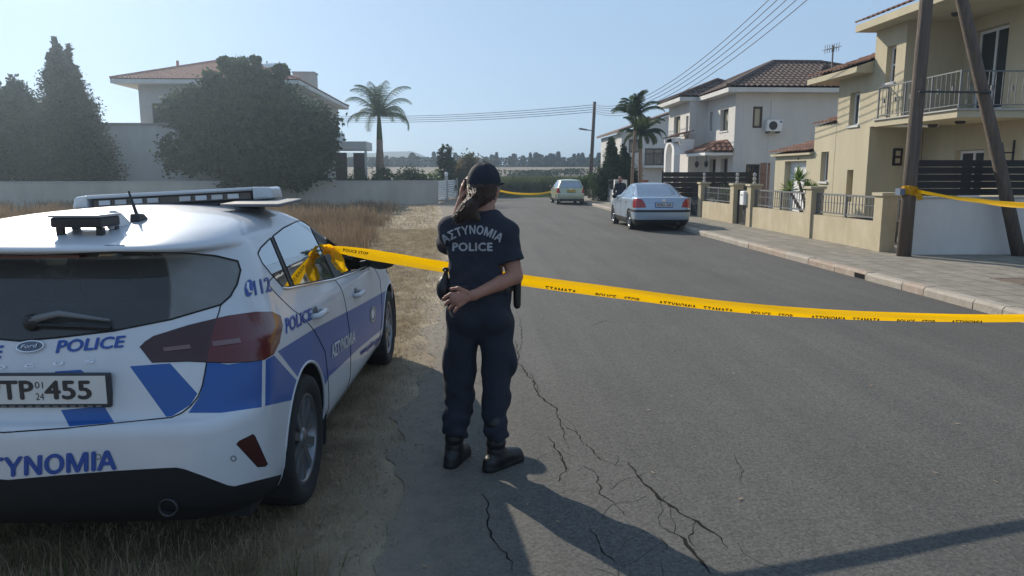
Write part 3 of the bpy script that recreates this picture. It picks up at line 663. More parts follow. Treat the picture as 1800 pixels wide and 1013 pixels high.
# ---- far white boundary wall and grey house at the end
fw = empty('far_boundary_wall', (7.4, 40, .1)); mb = MB(); mb.box(7.3, 7.5, 36.0, 43.2, .1, .78); mb.build('wall', M['white_wall'], fw)
for y in (36.2, 38.0, 39.8, 41.5, 43.0): mb = MB(); mb.box(7.27, 7.53, y-.14, y+.14, .1, 1.32); mb.build('pillar', M['white_wall'], fw)
mb = MB(); mb.box(7.38, 7.42, 36.3, 43, .8, 1.25); mb.build('infill_panel', M['dark_rail'], fw)
tag(fw, 'far white boundary wall with dark infill panels by the dark tree', 'wall')
fg = empty('far_gate', (7.3, 44.4, .1)); mb = MB()
for k in range(9): mb.box(7.27, 7.31, 43.25+k*.24, 43.25+k*.24+.19, .15, 1.3)
mb.build('panel', M['dark_rail'], fg)
for y in (43.2, 45.42): mb = MB(); mb.box(7.25, 7.35, y, y+.05, .1, 1.36); mb.build('post', M['grey_wall'], fg)
tag(fg, 'dark panelled gate beside the far street lamp pole', 'gate')
gh = empty('grey_house', (12, 50, .1)); mb = MB()
wall_grid(mb, 'y', 50, .3, 10.0, 20, .1, 4.3, [(10.5, 11.3, 3.0, 3.9), (11.6, 12.9, 2.1, 3.3)]); mb.prism([(10.0, 4.3), (20, 4.3), (20, 7.6), (16.0, 6.5)], 'y', 50.003, 50.28); mb.box(10.0, 10.3, 50.31, 58, .1, 4.3); mb.box(10.31, 20, 57.7, 58, .1, 4.3)
mb.build('wall', M['white_wall'], gh)
window(gh, 'y', 50.1, 10.52, 11.28, 3.02, 3.88, M['brown_frame']); window(gh, 'y', 50.12, 11.62, 12.88, 2.12, 3.28, M['brown_frame'])
mb = MB(); mb.prism([(9.7, 4.3), (20.3, 7.95), (20.3, 8.12), (9.7, 4.47)], 'y', 49.6, 58.3); mb.build('roof', M['tile_dark'], gh)
mb = MB(); mb.box(11.4, 13.6, 49.0, 49.99, 2.0, 2.15); mb.build('balcony_slab', M['white_wall'], gh); railing(gh, [(11.4, 49.05), (13.6, 49.05)], 2.2, 2.95, M['dark_rail'], step=.14)
tag(gh, 'pale grey house with sloping roof behind the palms at street end', 'house')
# planters / bench in the yard behind the railing
yk = empty('garden_chair', (8.9, 15.6, .12)); mb = MB()
for dx in (0, .42):
    for dy in (0, .42): mb = MB(); mb.bar((8.9+dx, 15.4+dy, .125), (8.9+dx, 15.4+dy, .57), .035); mb.build('leg', M['dark_rail'], yk)
mb = MB(); mb.box(8.88, 9.34, 15.38, 15.84, .57, .61); mb.build('seat', M['dark_rail'], yk)
mb = MB()
for k in range(5): mb.box(9.31, 9.34, 15.4+k*.09, 15.46+k*.09, .62, 1.05)
mb.box(9.3, 9.345, 15.38, 15.84, 1.05, 1.1); mb.build('backrest', M['dark_rail'], yk); tag(yk, 'dark slatted garden chair standing behind the railing nearest the pole', 'chair')
yb = empty('planter_box', (8.7, 17.0, .12)); mb = MB(); mb.prism([(8.42, .125), (8.98, .125), (9.05, .62), (8.35, .62)], 'y', 16.2, 16.8); mb.build('box', mat('blue_grey_planter', (.10,.13,.16), .6), yb)
mb = MB(); mb.box(8.38, 9.02, 16.23, 16.77, .622, .64); mb.build('soil', M['bark'], yb); tag(yb, 'blue grey planter box behind the railing of the cream house', 'planter')
# ================================================================ left side: boundary wall, gate, house
lw = empty('boundary_wall', (-12, 38.5, 0)); mb = MB()
a, b = Vector((-30, 34.95, 0)), Vector((-2.05, 40.9, 0)); d = (b-a).normalized(); s = Vector((-d.y, d.x, 0))*.1
def slab(mb, a, b, s, z0, z1):
    mb.add([a-s+Vector((0,0,z0)), b-s+Vector((0,0,z0)), b+s+Vector((0,0,z0)), a+s+Vector((0,0,z0)), a-s+Vector((0,0,z1)), b-s+Vector((0,0,z1)), b+s+Vector((0,0,z1)), a+s+Vector((0,0,z1))],
           [(3,2,1,0),(4,5,6,7),(0,1,5,4),(1,2,6,5),(2,3,7,6),(3,0,4,7)])
slab(mb, a, b, s, 0, 1.2); mb.build('wall', M['beige_wall'], lw)
mb = MB(); slab(mb, a, b, s*1.25, 1.203, 1.25); mb.build('coping', M['grey_wall'], lw)
tag(lw, 'long plain beige boundary wall across the dry field', 'wall')
sg = empty('sliding_gate', (-1.7, 45, 0)); gx = lambda y: -2.0 + (y-41.0)*.105
for i, (y0, y1) in enumerate(((41.4, 45.0), (45.3, 49.6))):
    mb = MB()
    for k in range(8): mb.bar((gx(y0), y0, .18+k*.14), (gx(y1), y1, .18+k*.14), .03, .11)
    mb.build('panel', M['white_paint'], sg)
for y, h in ((41.2, 1.25), (45.15, 1.45), (49.8, 1.3)):
    mb = MB(); mb.box(gx(y)-.1, gx(y)+.1, y-.1, y+.1, 0, h); p = mb.build('post', M['grey_wall'], sg)
mb = MB(); mb.lathe((gx(45.15), 45.15, 1.45), [(.04, 0), (.1, .05), (.11, .18), (.05, .26), (0, .27)], 10); mb.build('post_lamp', M['white_paint'], sg)
mb = MB(); mb.box(gx(47)-.09, gx(47)-.04, 46.7, 47.2, .9, 1.25); mb.build('control_box', M['black_plastic'], sg)
tag(sg, 'pale slatted sliding gate with a round post lamp left of officer', 'gate')
# house behind the big tree
lh = empty('left_house', (-15, 50, 0)); mb = MB()
wall_grid(mb, 'y', 44.5, .3, -19.0, -10.45, 0, 6.62, [(-18.3, -16.8, 4.2, 5.6), (-13.5, -12, 4.2, 5.6)])
mb.box(-10.75, -10.45, 44.81, 60, 0, 6.6); mb.box(-19.0, -18.7, 44.81, 60, 0, 6.6); mb.box(-18.69, -10.76, 59.7, 60, 0, 6.6)
mb.build('wall', M['grey_wall'], lh)
mb = MB(); mb.box(-10.44, -10.38, 50.0, 51.2, 0, 6.4); mb.build('pilaster', M['beige_wall'], lh)
window(lh, 'y', 44.65, -18.29, -16.81, 4.21, 5.59, M['brown_frame']); window(lh, 'y', 44.65, -13.49, -12.01, 4.21, 5.59, M['brown_frame'])
M['tile_red'] = mat('red_clay_tile', (.24,.09,.06), .85, col2=(.42,.19,.13), vscale=5, bump=.3, bscale=30)
ro = hip_roof(lh, -20.2, -9.75, 43.8, 60.8, 6.85, (-15.0, 49.3, 8.75), (-15.0, 55.5, 8.75), M['tile_red'], thick=.22)
mb = MB(); mb.box(-11.45, -10.1, 49.6, 50.7, 6.6, 8.0); c = mb.build('chimney', M['beige_wall'], ro); mb = MB(); mb.box(-11.5, -10.05, 49.55, 50.75, 8.003, 8.08); mb.build('cap', M['grey_wall'], ro)
mb = MB(); p = at(313, 124, 47.5); mb.tube([(p.x, 47.5, 7.6), (p.x, 47.5, at(313,107,47.5).z)], .09, 8); mb.build('flue_pipe', M['tile_red'], ro)
wt = MB(); wt.smooth = True; c = at(474, 122, 47.5); wt.lathe((c.x-.75, 47.5, c.z), [(0, 0), (.3, .02), (.36, .08), (.36, 1.12), (.3, 1.18), (0, 1.2)], 16, 'x'); wto = wt.build('water_tank', M['alu'], ro)
for dx in (-.3, .3): mb = MB(); mb.bar((c.x+dx, 47.5, c.z-.3), (c.x+dx, 47.5, c.z-1.1), .05); mb.build('stand', M['rail'], ro)
mb = MB(); mb.box(-10.44, -7.1, 51, 54, 3.2, 3.75); mb.build('porch_canopy', M['white_wall'], lh); mb = MB(); mb.box(-10.44, -9.0, 51.5, 54, 3.76, 4.4); mb.build('parapet', M['white_wall'], lh)
for x in (-9.2, -8.0): mb = MB(); mb.box(x, x+.75, 51.1, 51.3, 0, 3.0); mb.build('slatted_screen', M['brown_frame'], lh)
for x in (-9.6, -7.25): mb = MB(); mb.box(x, x+.15, 51.05, 51.25, 0, 3.198); mb.build('column', M['white_wall'], lh)
tag(lh, 'two storey house with red hip roof and chimney behind the bushy tree', 'house')
ax = empty('annex_building', (-19, 43, 0)); mb = MB(); mb.box(-25.5, -12.5, 42.4, 43.9, 0, 2.85); mb.build('wall', M['white_wall'], ax)
mb = MB(); mb.box(-25.5, -12.5, 42.47, 43.9, 2.853, 4.3); mb.build('upper_wall', M['white_wall'], ax); mb = MB(); mb.box(-25.55, -12.45, 42.35, 43.95, 4.303, 4.36); mb.build('coping', M['grey_wall'], ax)
tag(ax, 'plain low pale building between the tall cypress and the bushy tree', 'building')
# ---- poles and cables
up = empty('utility_pole', (8.0, 13.2, .12))
mb = MB(); mb.smooth = True; mb.tube([(7.95, 13.2, .0), (7.96, 13.2, 2), (7.985, 13.2, 4.6), (8.0, 13.2, 7.6)], [.125, .118, .11, .1], 14); mb.build('pole', M['pole'], up)
mb = MB(); mb.smooth = True; mb.tube([(10.14, 13.12, .0), (9.6, 13.14, 1.7), (8.62, 13.17, 4.6), (8.08, 13.19, 6.3)], [.115, .11, .1, .095], 14); mb.build('brace_pole', M['pole'], up)
mb = MB(); mb.tube([(7.9, 13.06, 3.06), (9.2, 13.03, 3.05)], .018, 8); mb.build('tie_rod', M['dark_rail'], up)
mb = MB()
for z in (6.35, 6.6, 6.85, 7.1, 7.35): mb.bar((8.0, 13.2, z), (7.78, 13.2, z), .03); mb.lathe((7.78, 13.2, z-.04), [(.03, 0), (.045, .03), (.03, .06), (.04, .09), (0, .1)], 8)
mb.build('insulator', M['white_paint'], up)
mb = MB(); mb.box(7.74, 7.83, 13.12, 13.28, 1.24, 1.36); mb.build('meter_tag', mat('blue_grey_plate', (.12,.16,.22), .5), up)
tag(up, 'dark upright timber utility pole with leaning brace pole on the pavement', 'utility pole')
sp = empty('street_lamp', (7.28, 46, 0)); mb = MB(); mb.smooth = True; mb.tube([(7.26, 46, 0), (7.49, 46, 5.95)], [.13, .095], 10); mb.build('pole', M['pole'], sp)
q = at(1023, 228, 45.4); mb = MB(); mb.tube([(7.43, 45.95, 4.2), (6.95, 45.6, 4.25)], .03, 6); mb.build('arm', M['rail'], sp)
mb = MB(); mb.prism([(6.45, 4.30), (6.55, 4.36), (7.0, 4.28), (7.0, 4.2), (6.6, 4.25)], 'y', 45.5, 45.7); mb.build('lamp_head', M['rail'], sp)
tag(sp, 'tall timber pole with small street lamp at the far end of road', 'street lamp')
fp = empty('utility_pole', (-14.5, 62, 0)); mb = MB(); mb.tube([(-14.5, 62, 0), (-14.5, 62, 6.6)], .11, 8); mb.build('pole', M['pole'], fp); tag(fp, 'distant utility pole mostly hidden behind the left house', 'utility pole')
for k in range(5):
    za, zb = 6.35+.25*k, 5.3+.12*k; P = []
    for i in range(41):
        t = i/40; y = 13.2+32.8*t; P.append((7.78-.3*t-.05*k*(1-t)*0, y, za+(zb-za)*t - .0053*32.8**2*t*(1-t)*(.97+.02*k)))
    mb = MB(); mb.tube(P, [.010+.004*i/40 for i in range(41)], 5)
    tag(mb.build('power_cable', M['cable']), 'thin overhead cable from the near brace pole to the far lamp pole', 'cable', 'overhead cables along the street')
for k in range(4):
    z = 5.35+.14*k; P = [(7.46-21.96*i/24, 46+16*i/24, z+(.55)*i/24 - 1.5*(i/24)*(1-i/24)) for i in range(25)]
    mb = MB(); mb.tube(P, .016, 5); tag(mb.build('power_cable', M['cable']), 'faint overhead cable crossing the sky between far lamp pole and left palm', 'cable', 'overhead cables crossing behind the palm')
# ================================================================ trees and plants
def leaf_np(C, size, aspect=.6, droop=0.0, upb=0.0):
    """random leaf quads (folded) at centres C (n,3)"""
    n = len(C); d = rng.normal(size=(n,3)); d[:,2] = d[:,2]*.7 - droop + upb; d /= np.linalg.norm(d, axis=1)[:,None]
    q = rng.normal(size=(n,3)); s = np.cross(d, q); s /= np.linalg.norm(s, axis=1)[:,None]+1e-9
    L = size*rng.uniform(.6, 1.4, n)[:,None]; W = L*aspect
    V = np.stack([C-d*L/2, C+s*W/2, C+d*L/2, C-s*W/2], 1).reshape(-1,3)
    F = np.arange(4*n).reshape(n,4); return V, F
def crown_pts(blobs, n, hollow=.55):
    """points in a set of ellipsoids (cx,cy,cz,rx,ry,rz,weight), denser to the outside, with sub-clumps"""
    B = np.array(blobs, float); w = B[:,6]/B[:,6].sum(); out = []
    for b, k in zip(B, (w*n).astype(int)):
        nc = max(6, k//45)
        u = rng.normal(size=(nc,3)); u /= np.linalg.norm(u, axis=1)[:,None]; r = hollow + (1-hollow)*rng.random(nc)**.6
        cc = b[:3] + u*r[:,None]*b[3:6]
        idx = rng.integers(0, nc, k); sp = rng.uniform(.10, .24, nc)[idx]
        out.append(cc[idx] + rng.normal(size=(k,3))*sp[:,None]*b[3:6].mean())
    return np.concatenate(out)
def tree(name, base, blobs, n, leaf, m, label, trunk_r=.18, trunk_top=None, limbs=5, aspect=.6, droop=0., group=None, cat='tree', zmin=.05, barkm=None, hollow=.55, core=1.0):
    e = empty(name, base); C = crown_pts(blobs, n, hollow); C = C[C[:,2] > zmin]
    V, F = leaf_np(C, leaf, aspect, droop)
    Bq = np.array(blobs, float); nc = int(core*n/14); k = rng.choice(len(Bq), nc, p=Bq[:,6]/Bq[:,6].sum()); u = rng.normal(size=(nc,3)); u /= np.linalg.norm(u, axis=1)[:,None]
    Ci = Bq[k,:3] + u*(rng.random(nc)**.4*.78)[:,None]*Bq[k,3:6]; Ci = Ci[Ci[:,2] > zmin+leaf]
    V2, F2 = leaf_np(Ci, leaf*3.0, .8); mesh_np('crown', np.concatenate([V, V2]), np.concatenate([F, F2+len(V)]), m, e)
    B = np.array(blobs); zc = trunk_top or (B[:,2]*B[:,6]).sum()/B[:,6].sum()
    mb = MB(); mb.smooth = True; bx, by, bz = base; cx, cy = (B[:,0].mean()+bx)/2, (B[:,1].mean()+by)/2
    top = (cx, cy, zc); mid = ((bx+cx)/2+.08, by, bz+(zc-bz)*.5)
    mb.tube([(bx, by, bz-.1), mid, top], [trunk_r*1.15, trunk_r*.85, trunk_r*.5], 9)
    for i in range(limbs):
        b = blobs[i % len(blobs)]; f = random.uniform(.35, .8); s0 = Vector((bx,by,bz)).lerp(Vector(top), f)
        en = Vector(b[:3]) + Vector((random.uniform(-.6,.6)*b[3], random.uniform(-.6,.6)*b[4], random.uniform(-.2,.6)*b[5]))
        mb.tube([s0, s0.lerp(en, .5)+Vector((0,0,.15)), en], [trunk_r*.5, trunk_r*.3, trunk_r*.1], 6)
    mb.build('trunk', barkm or M['bark'], e)
    tag(e, label, cat, group); return e
def cone_blobs(x, y, z0, z1, r, n=9, tip=.05, jit=.12, powr=.8):
    out = []
    for i in range(n):
        t = (i+.3)/n; z = z0+(z1-z0)*t; rr = max(tip, r*(1-t)**powr); 
        out.append((x+random.uniform(-jit,jit)*r, y+random.uniform(-jit,jit)*r, z, rr, rr, (z1-z0)/n*1.0, rr*rr+.05))
    return out
M['leaf_bush'] = leaf_mat('leaf_bush', (.02,.038,.014), (.075,.11,.035), .3, 1.6)
# tall conical cypress with twin tip, its skirt over the wall
bl = cone_blobs(-20.55, 39.6, 1.4, 7.7, 2.15, 13, powr=.62, tip=.2) + cone_blobs(-20.8, 39.6, 6.2, 8.35, .75, 7, powr=1.1, tip=.05) + cone_blobs(-20.25, 39.6, 6.0, 8.0, .75, 7, powr=1.1, tip=.05) + [(-20.2, 38.4, 1.5, 1.6, .8, .8, 1.6), (-21.4, 39.4, 3.0, 1.5, 1.2, 1.2, 2), (-19.7, 39.4, 2.6, 1.3, 1.2, 1.2, 2)]
tree('cypress_tree', (-20.5, 39.6, 0), bl, 52000, .16, M['leaf_cyp'], 'tall dark conical cypress with twin tips behind the beige wall', .22, 6, 8, .45, hollow=.75, core=1.6)
bl = [(-23.4, 41, 4.2, 1.4, 1.4, 1.7, 2), (-24.6, 41, 3.2, 1.8, 1.5, 2.4, 3), (-22.6, 40.5, 2.6, 1.3, 1.2, 1.6, 2), (-23.8, 41, 5.6, .6, .6, .9, .6), (-26.5, 41, 3.6, 1.9, 1.5, 2.6, 3), (-25.3, 41, 5.4, .8, .7, .8, .7)]
tree('broadleaf_tree', (-24, 41, 0), bl, 22000, .2, M['leaf_dark'], 'loose grey green tree at the left photo edge beside the cypress', .2, 4, 6)
bl = [(-15.0, 40.6, 4.7, 1.2, 1.2, .95, 1.3), (-15.2, 40.4, 2.7, 1.1, 1.1, 1.0, 1.1), (-8.2, 40.6, 4.3, 1.0, 1.0, .8, .8), (-11.4, 40.6, 4.5, 2.3, 2.0, 1.9, 4.2), (-13.6, 40.4, 4.5, 1.7, 1.5, 1.4, 2.6), (-9.4, 40.2, 3.6, 2.1, 1.7, 1.7, 3.4), (-8.3, 40, 2.3, 1.2, 1.2, 1.2, 1.2), (-11.9, 40.5, 6.5, 1.1, 1.0, .8, 1.0), (-10.3, 40.5, 5.8, 1.0, 1, .6, .7),
      (-11.0, 39.2, 2.3, 2.2, 1.2, 1.3, 2.4), (-13.9, 39.6, 2.6, 1.5, 1.1, 1.0, 1.1), (-11.3, 38.3, 1.3, 1.2, .6, .8, .9), (-9.2, 38.6, 1.6, 1.3, .7, .9, .9), (-8.0, 40, 3.3, .9, .9, .8, .6), (-12.9, 40.4, 5.5, 1.4, 1.2, 1.0, 1.2), (-11.5, 40.6, 7.0, .5, .5, .4, .2), (-10.3,40.6,6.7,.5,.5,.35,.18)]
for k in range(34):
    b = bl[k % len(bl)]; a = random.uniform(0, 6.283); e_ = random.uniform(-.5, 1.2); q = random.uniform(.92, 1.12); r_ = random.uniform(.28, .55)
    bl.append((b[0]+b[3]*q*math.cos(a)*math.cos(e_), b[1]+b[4]*q*math.sin(a)*math.cos(e_), max(1.0, b[2]+b[5]*q*math.sin(e_)), r_, r_, r_*.8, .16))
tree('broadleaf_tree', (-11.3, 40.2, 0), bl, 44000, .22, M['leaf_bush'], 'wide bushy dark tree spilling over the wall in front of red roof', .28, 5, 10, hollow=.78, core=.5)
M['leaf_palm_dark'] = leaf_mat('leaf_palm_dark', (.035,.06,.022), (.10,.13,.05), .3)
def palm(name, base, top, label, nf=16, fl=2.3, r=.16, bulge=True, seed=1, lean=0, up=1.0, m=None, shaft=1.0, group=None):
    rd = random.Random(seed); e = empty(name, base); bx, by, bz = base; tz = top
    mb = MB(); mb.smooth = True; zs = np.linspace(bz-.1, tz-shaft, 9)
    mb.tube([(bx+lean*(i/8)**2, by, z) for i, z in enumerate(zs)], [r*(1.2 if i == 0 else 1.0+.35*math.sin(math.pi*min(1, i/7.)) if bulge else 1-.25*i/8) for i in range(9)], 10); mb.build('trunk', M['palm_bark'], e)
    cx = bx+lean
    mb = MB(); mb.smooth = True; mb.tube([(cx, by, tz-shaft), (cx, by, tz-shaft*.5), (cx, by, tz)], [r*.95, r*.75, r*.45], 9); mb.build('crown_shaft', M['leaf_mid'], e)
    for k in range(nf):
        az = 2*math.pi*k/nf*1.0 + rd.uniform(-.2,.2); el = rd.choice([1.35, 1.1, .85, .6, .35])*up; L = fl*rd.uniform(.85, 1.1)
        fb = MB(); P = []; p = Vector((cx, by, tz-.1)); a = el
        n = 14
        for i in range(n+1):
            P.append(p.copy()); st = L/n; a -= (.035+.26*(i/n)**1.5)*rd.uniform(.8,1.2)*(.9+.3*(el<.7)); p = p + Vector((math.cos(az)*math.cos(a), math.sin(az)*math.cos(a), math.sin(a)))*st
        fb.tube(P, [.03*(1-i/n)+.006 for i in range(n+1)], 4)
        for i in range(4, n*6):
            t = i/(n*6); j = int(t*n); f = t*n-j; q = P[j].lerp(P[min(j+1, n)], f); dr = (P[min(j+1,n)]-P[j]).normalized()
            sd = dr.cross(Vector((0,0,1))).normalized(); ll = .55*fl/2.3*math.sin(math.pi*(.12+.86*t))**.6
            for sg_ in (-1, 1):
                d2 = (sd*sg_*.75 + dr*.55 + Vector((0,0,-.35-.4*rd.random()))).normalized(); tip = q + d2*ll*rd.uniform(.8,1.1); w = dr*.011*(1.6 if nf > 18 and m else 1)
                fb.add([q-w, q+w, q.lerp(tip,.6)+w*.7-Vector((0,0,.0)), tip, q.lerp(tip,.6)-w*.7], [(0,1,2,3,4)])
        fb.build('frond', m or M['leaf_palm'], e, fixn=False)
    tag(e, label, 'palm tree', group); return e
palm('palm_tree', (-5.6, 46, 0), 5.15, 'slender palm with arching feathery crown beside the left house', 19, 2.75, .2, True, 3, .0, 1.12, shaft=1.5)
palm('palm_tree', (6.88, 32, .1), 4.15, 'slim palm with pale thin trunk in front of dark tree', 17, 1.3, .075, False, 5, .1, 1.25, M['leaf_palm_dark'], .7)
palm('palm_tree', (8.62, 38, .1), 3.7, 'dark palm with drooping fronds between the thin palm and white house', 19, 1.5, .13, False, 8, -.05, 1.0, M['leaf_palm_dark'], .8)
bl = cone_blobs(7.55, 40.3, .4, 3.5, .95, 7, powr=.7) + cone_blobs(8.35, 40.6, .4, 3.1, .7, 6, powr=.6) + [(7.6, 40.2, 1.4, 1.0, .8, .8, 1.2), (8.3, 40.4, 1.3, .9, .8, .9, 1)]
tree('conifer_tree', (7.9, 40.4, 0), bl, 26000, .1, M['leaf_dark'], 'very dark dense pointed conifer behind the far white wall', .12, 2.4, 4, .45, hollow=.7, core=2.0)
tree('hedge_shrub', (6.9, 42.5, .1), [(6.7, 43, 1.15, 1.1, .5, .35, 1), (7.2, 41.5, 1.1, .7, .5, .4, 1)], 2500, .12, M['leaf_mid'], 'low green shrub hanging over the far white wall', .05, 1, 2, cat='shrub')
# shrubs and small trees behind the left wall
for nm, x, y, rx, rz, zc, m_, lab, n in [
    ('shrub', -5.2, 45.2, .9, .85, 1.15, 'leaf_mid', 'green shrub behind the wall at the foot of left palm', 2600), ('shrub', -3.9, 46.5, 1.0, .9, 1.2, 'leaf_dark', 'dark green shrub just right of the left palm trunk', 2600),
    ('shrub', -2.7, 47.0, 1.0, .6, 1.1, 'leaf_bright', 'bright green low shrub left of the dark column conifer', 2600), ('shrub', -6.9, 45.2, .8, .9, .9, 'leaf_mid', 'green shrub under the flat porch canopy of left house', 2000)]:
    tree(nm, (x, y, 0), [(x, y, zc, rx, rx*.8, rz, 1), (x-.4*rx, y, zc*.8, rx*.7, rx*.7, rz*.7, .6)], n, .13, M[m_], lab, .05, zc, 3, cat='shrub')
tree('conifer_tree', (-1.75, 49, 0), cone_blobs(-1.95, 49, .6, 3.5, .55, 6, powr=.45) + cone_blobs(-1.5, 49, .6, 3.45, .5, 6, powr=.4), 5500, .11, M['leaf_dark'], 'small dark twin column conifer above the pale gate', .08, 2.4, 3, .45)
tree('broadleaf_tree', (-.2, 53, 0), [(-.4, 53, 1.7, 1.3, 1, 1.2, 2), (.7, 53, 1.4, 1.1, 1, 1.0, 1.4), (-1.1, 52.6, 1.2, .8, .8, .8, .8)], 6000, .15, leaf_mat('leaf_autumn', (.06,.075,.025), (.20,.14,.06), .3, .9), 'round shrubby tree with rusty tint hidden behind the officer cap', .1, 1.6, 5)
tree('hedge', (8.6, 23.9, .1), [(8.55, 23.4, .85, .3, .8, .3, 1), (8.55, 24.6, .85, .3, .8, .3, 1)], 3500, .07, M['leaf_mid'], 'clipped green hedge behind the railing of the low wall', .04, .7, 2, cat='hedge')
# yucca by the garage
M['leaf_yucca'] = leaf_mat('leaf_yucca', (.10,.17,.05), (.2,.28,.09), .4)
yu = empty('yucca_plant', (9.0, 19.2, .12))
def yucca_head(c, n, L, s):
    rd = random.Random(s); fb = MB()
    for k in range(n):
        az = rd.uniform(0, 6.283); el = rd.uniform(-.15, 1.45); l = L*rd.uniform(.75, 1.1); d = Vector((math.cos(az)*math.cos(el), math.sin(az)*math.cos(el), math.sin(el))); s_ = d.cross(Vector((0,0,1))).normalized()*.022
        p = Vector(c); e2 = p+d*l-Vector((0,0,.12*l*math.cos(el))); mid = p+d*l*.5
        fb.add([p-s_*.7, p+s_*.7, mid+s_, e2, mid-s_], [(0,1,2,3,4)])
    fb.build('leaf_head', M['leaf_yucca'], yu, fixn=False)
hd = [at(1404, 318, 19.2), at(1418, 335, 19.2), at(1388, 335, 19.2), at(1432, 338, 19.3)]
for k, h in enumerate(hd):
    mb = MB(); mb.smooth = True; mb.tube([(9.0, 19.2, .1), ((9.0+h.x)/2, 19.2, (h.z)*.55), (h.x, 19.2, h.z)], [.055, .045, .035], 7); mb.build('stem', M['bark'], yu); yucca_head(h, 46, .34 if k else .42, k)
tag(yu, 'spiky yucca plant on bare stems in front of the white garage door', 'plant')
mb = MB(); mb.lathe((9.0, 19.2, .12), [(.0, 0), (.22, 0), (.3, .4), (.27, .4), (.25, .36), (0, .36)], 14); 
M['leaf_far'] = leaf_mat('leaf_far', (.014,.026,.012), (.035,.052,.022), .08)
# distant wood, reeds, grass : uncountable stuff
C = []
for i in range(260):
    x = -75 + 175*rng.random(); y = 150+rng.random()*20; h = (1.9+rng.random()*1.2)*(1.25 if rng.random() < .15 else 1); w = h*rng.uniform(.16, .42) 
    if x < -10: h *= .75
    k = 420; t = rng.random(k)**.8; a = rng.random(k)*6.283; rr = w*np.sqrt(rng.random(k))*np.clip(1.15-t, .12, 1)**.6
    C.append(np.stack([x+np.cos(a)*rr, y+np.sin(a)*rr, 2.9+t*h], 1))
C.append(np.stack([-75+175*rng.random(26000), 149+6*rng.random(26000), 2.8+2.0*rng.random(26000)], 1))
V, F = leaf_np(np.concatenate(C), .4, .7); tag(mesh_np('far_wood', V, F, M['leaf_far']), 'dark band of far trees along the horizon beyond the field', 'woodland', kind='stuff')
C = np.concatenate([np.stack([x+rng.normal(size=500)*1.3, y+rng.normal(size=500)*.9, .1+.033*(y-62)+rng.random(500)*.8], 1) for x, y in ((6.5, 95), (9.5, 97), (1.5, 100), (14, 104))])
V, F = leaf_np(C, .3, .7); tag(mesh_np('field_scrub', V, F, M['leaf_dark']), 'low dark scrub clumps standing out in the pale stubble field', 'scrub', kind='stuff')
def blades(n, xs, ys, h0, h1, w, lean=.35, clump=0, z0=0.0, prob=None):
    x = rng.uniform(*xs, n); y = rng.uniform(*ys, n)
    if prob is not None:
        k = prob(x, y) > rng.random(n); x, y = x[k], y[k]
    n = len(x); h = rng.uniform(h0, h1, n); a = rng.random(n)*6.283; l = np.abs(rng.normal(size=n))*lean*h; f = rng.random(n)*6.283
    b = np.stack([x, y, np.full(n, z0)], 1); s = np.stack([np.cos(f), np.sin(f), 0*f], 1)*(w*rng.uniform(.6,1.3,n))[:,None]/2
    d = np.stack([np.cos(a)*l, np.sin(a)*l, 0*l], 1); up_ = np.stack([0*h, 0*h, h], 1)
    m_ = b + d*.35 + up_*.6; t = b + d + up_*np.clip(1-l/h*.35, .3, 1)[:,None]
    V = np.stack([b-s, b+s, m_+s*.8, t, m_-s*.8], 1).reshape(-1, 3); return V, (np.array([[0,1,2],[0,2,4],[4,2,3]])[None]+5*np.arange(n)[:,None,None]).reshape(-1, 3)
def grass(name, parts, m, label, cat='grass'):
    Vs, Fs, o = [], [], 0
    for V, F in parts: Vs.append(V); Fs.append(F+o); o += len(V)
    return tag(mesh_np(name, np.concatenate(Vs), np.concatenate(Fs), m), label, cat, kind='stuff')
edge = lambda y: -.44 - .05*np.maximum(0, y-14)
def pv(x, y): return np.clip((edge(y)-.02-x)/.35, 0, 1)*(.62+.38*(np.sin(x*5.1+1.3*np.sin(y*3.7))*np.sin(y*4.3+np.sin(x*2.9)) > -.1))
clr = lambda x, y: pv(x, y)
def tallp(x, y):
    n = np.sin(x*.9+1)*np.sin(y*.7)+.6*np.sin(x*2.3+y*1.1)
    return np.clip((-1.9-.055*(y-12)-x)/1.2, 0, 1)*np.clip(.75+.5*n, 0, 1)
def fringe(x, y): return np.clip(1-(x-edge(y))/.45, 0, 1)**2.2*.5*(x > edge(y)-.05)
grass('dry_grass', [blades(110000, (-4.2, -.35), (1.7, 9.5), .004, .016, .0036, 4.5, z0=.004, prob=pv), blades(70000, (-6, -.5), (9.5, 22), .006, .025, .008, 3.5, z0=.004, prob=pv), blades(9000, (-.6, .3), (1.6, 14), .006, .025, .004, 3.0, z0=.008, prob=fringe), blades(3500, (-3.0, -.6), (1.9, 3.1), .05, .2, .0032, .6, prob=lambda x, y: .55*np.ones_like(x)), blades(130000, (-4.5, -.3), (1.6, 8.5), .015, .06, .0036, 1.3, prob=clr), blades(150000, (-7, -.4), (7.5, 22), .02, .07, .0065, 1.3, prob=clr), blades(40000, (-24, -.8), (22, 38), .04, .12, .014, .9, prob=clr)], M['dry'], 'short dry straw coloured grass and litter on the verge')
grass('tall_dry_grass', [blades(45000, (-7.5, -1.6), (11.5, 24), .25, .62, .011, .4, prob=tallp), blades(34000, (-26, -2.2), (22, 35), .25, .6, .02, .35, prob=tallp), blades(14000, (-12, -4.6), (7, 16), .2, .5, .012, .4)], M['dry_dark'], 'tall brown seeded dry grass beyond the police car')
grass('green_grass', [blades(900, (-2.9, -.55), (1.9, 3.0), .05, .2, .0035, .5, prob=lambda x, y: .55*np.ones_like(x)), blades(9000, (-1.6, 5.5), (50.5, 56), .05, .25, .02, .5), blades(2500, (-4.6, -3.0), (24, 27.5), .04, .12, .02, .6)], M['leaf_mid'], 'sparse green grass under the car and at the road end')
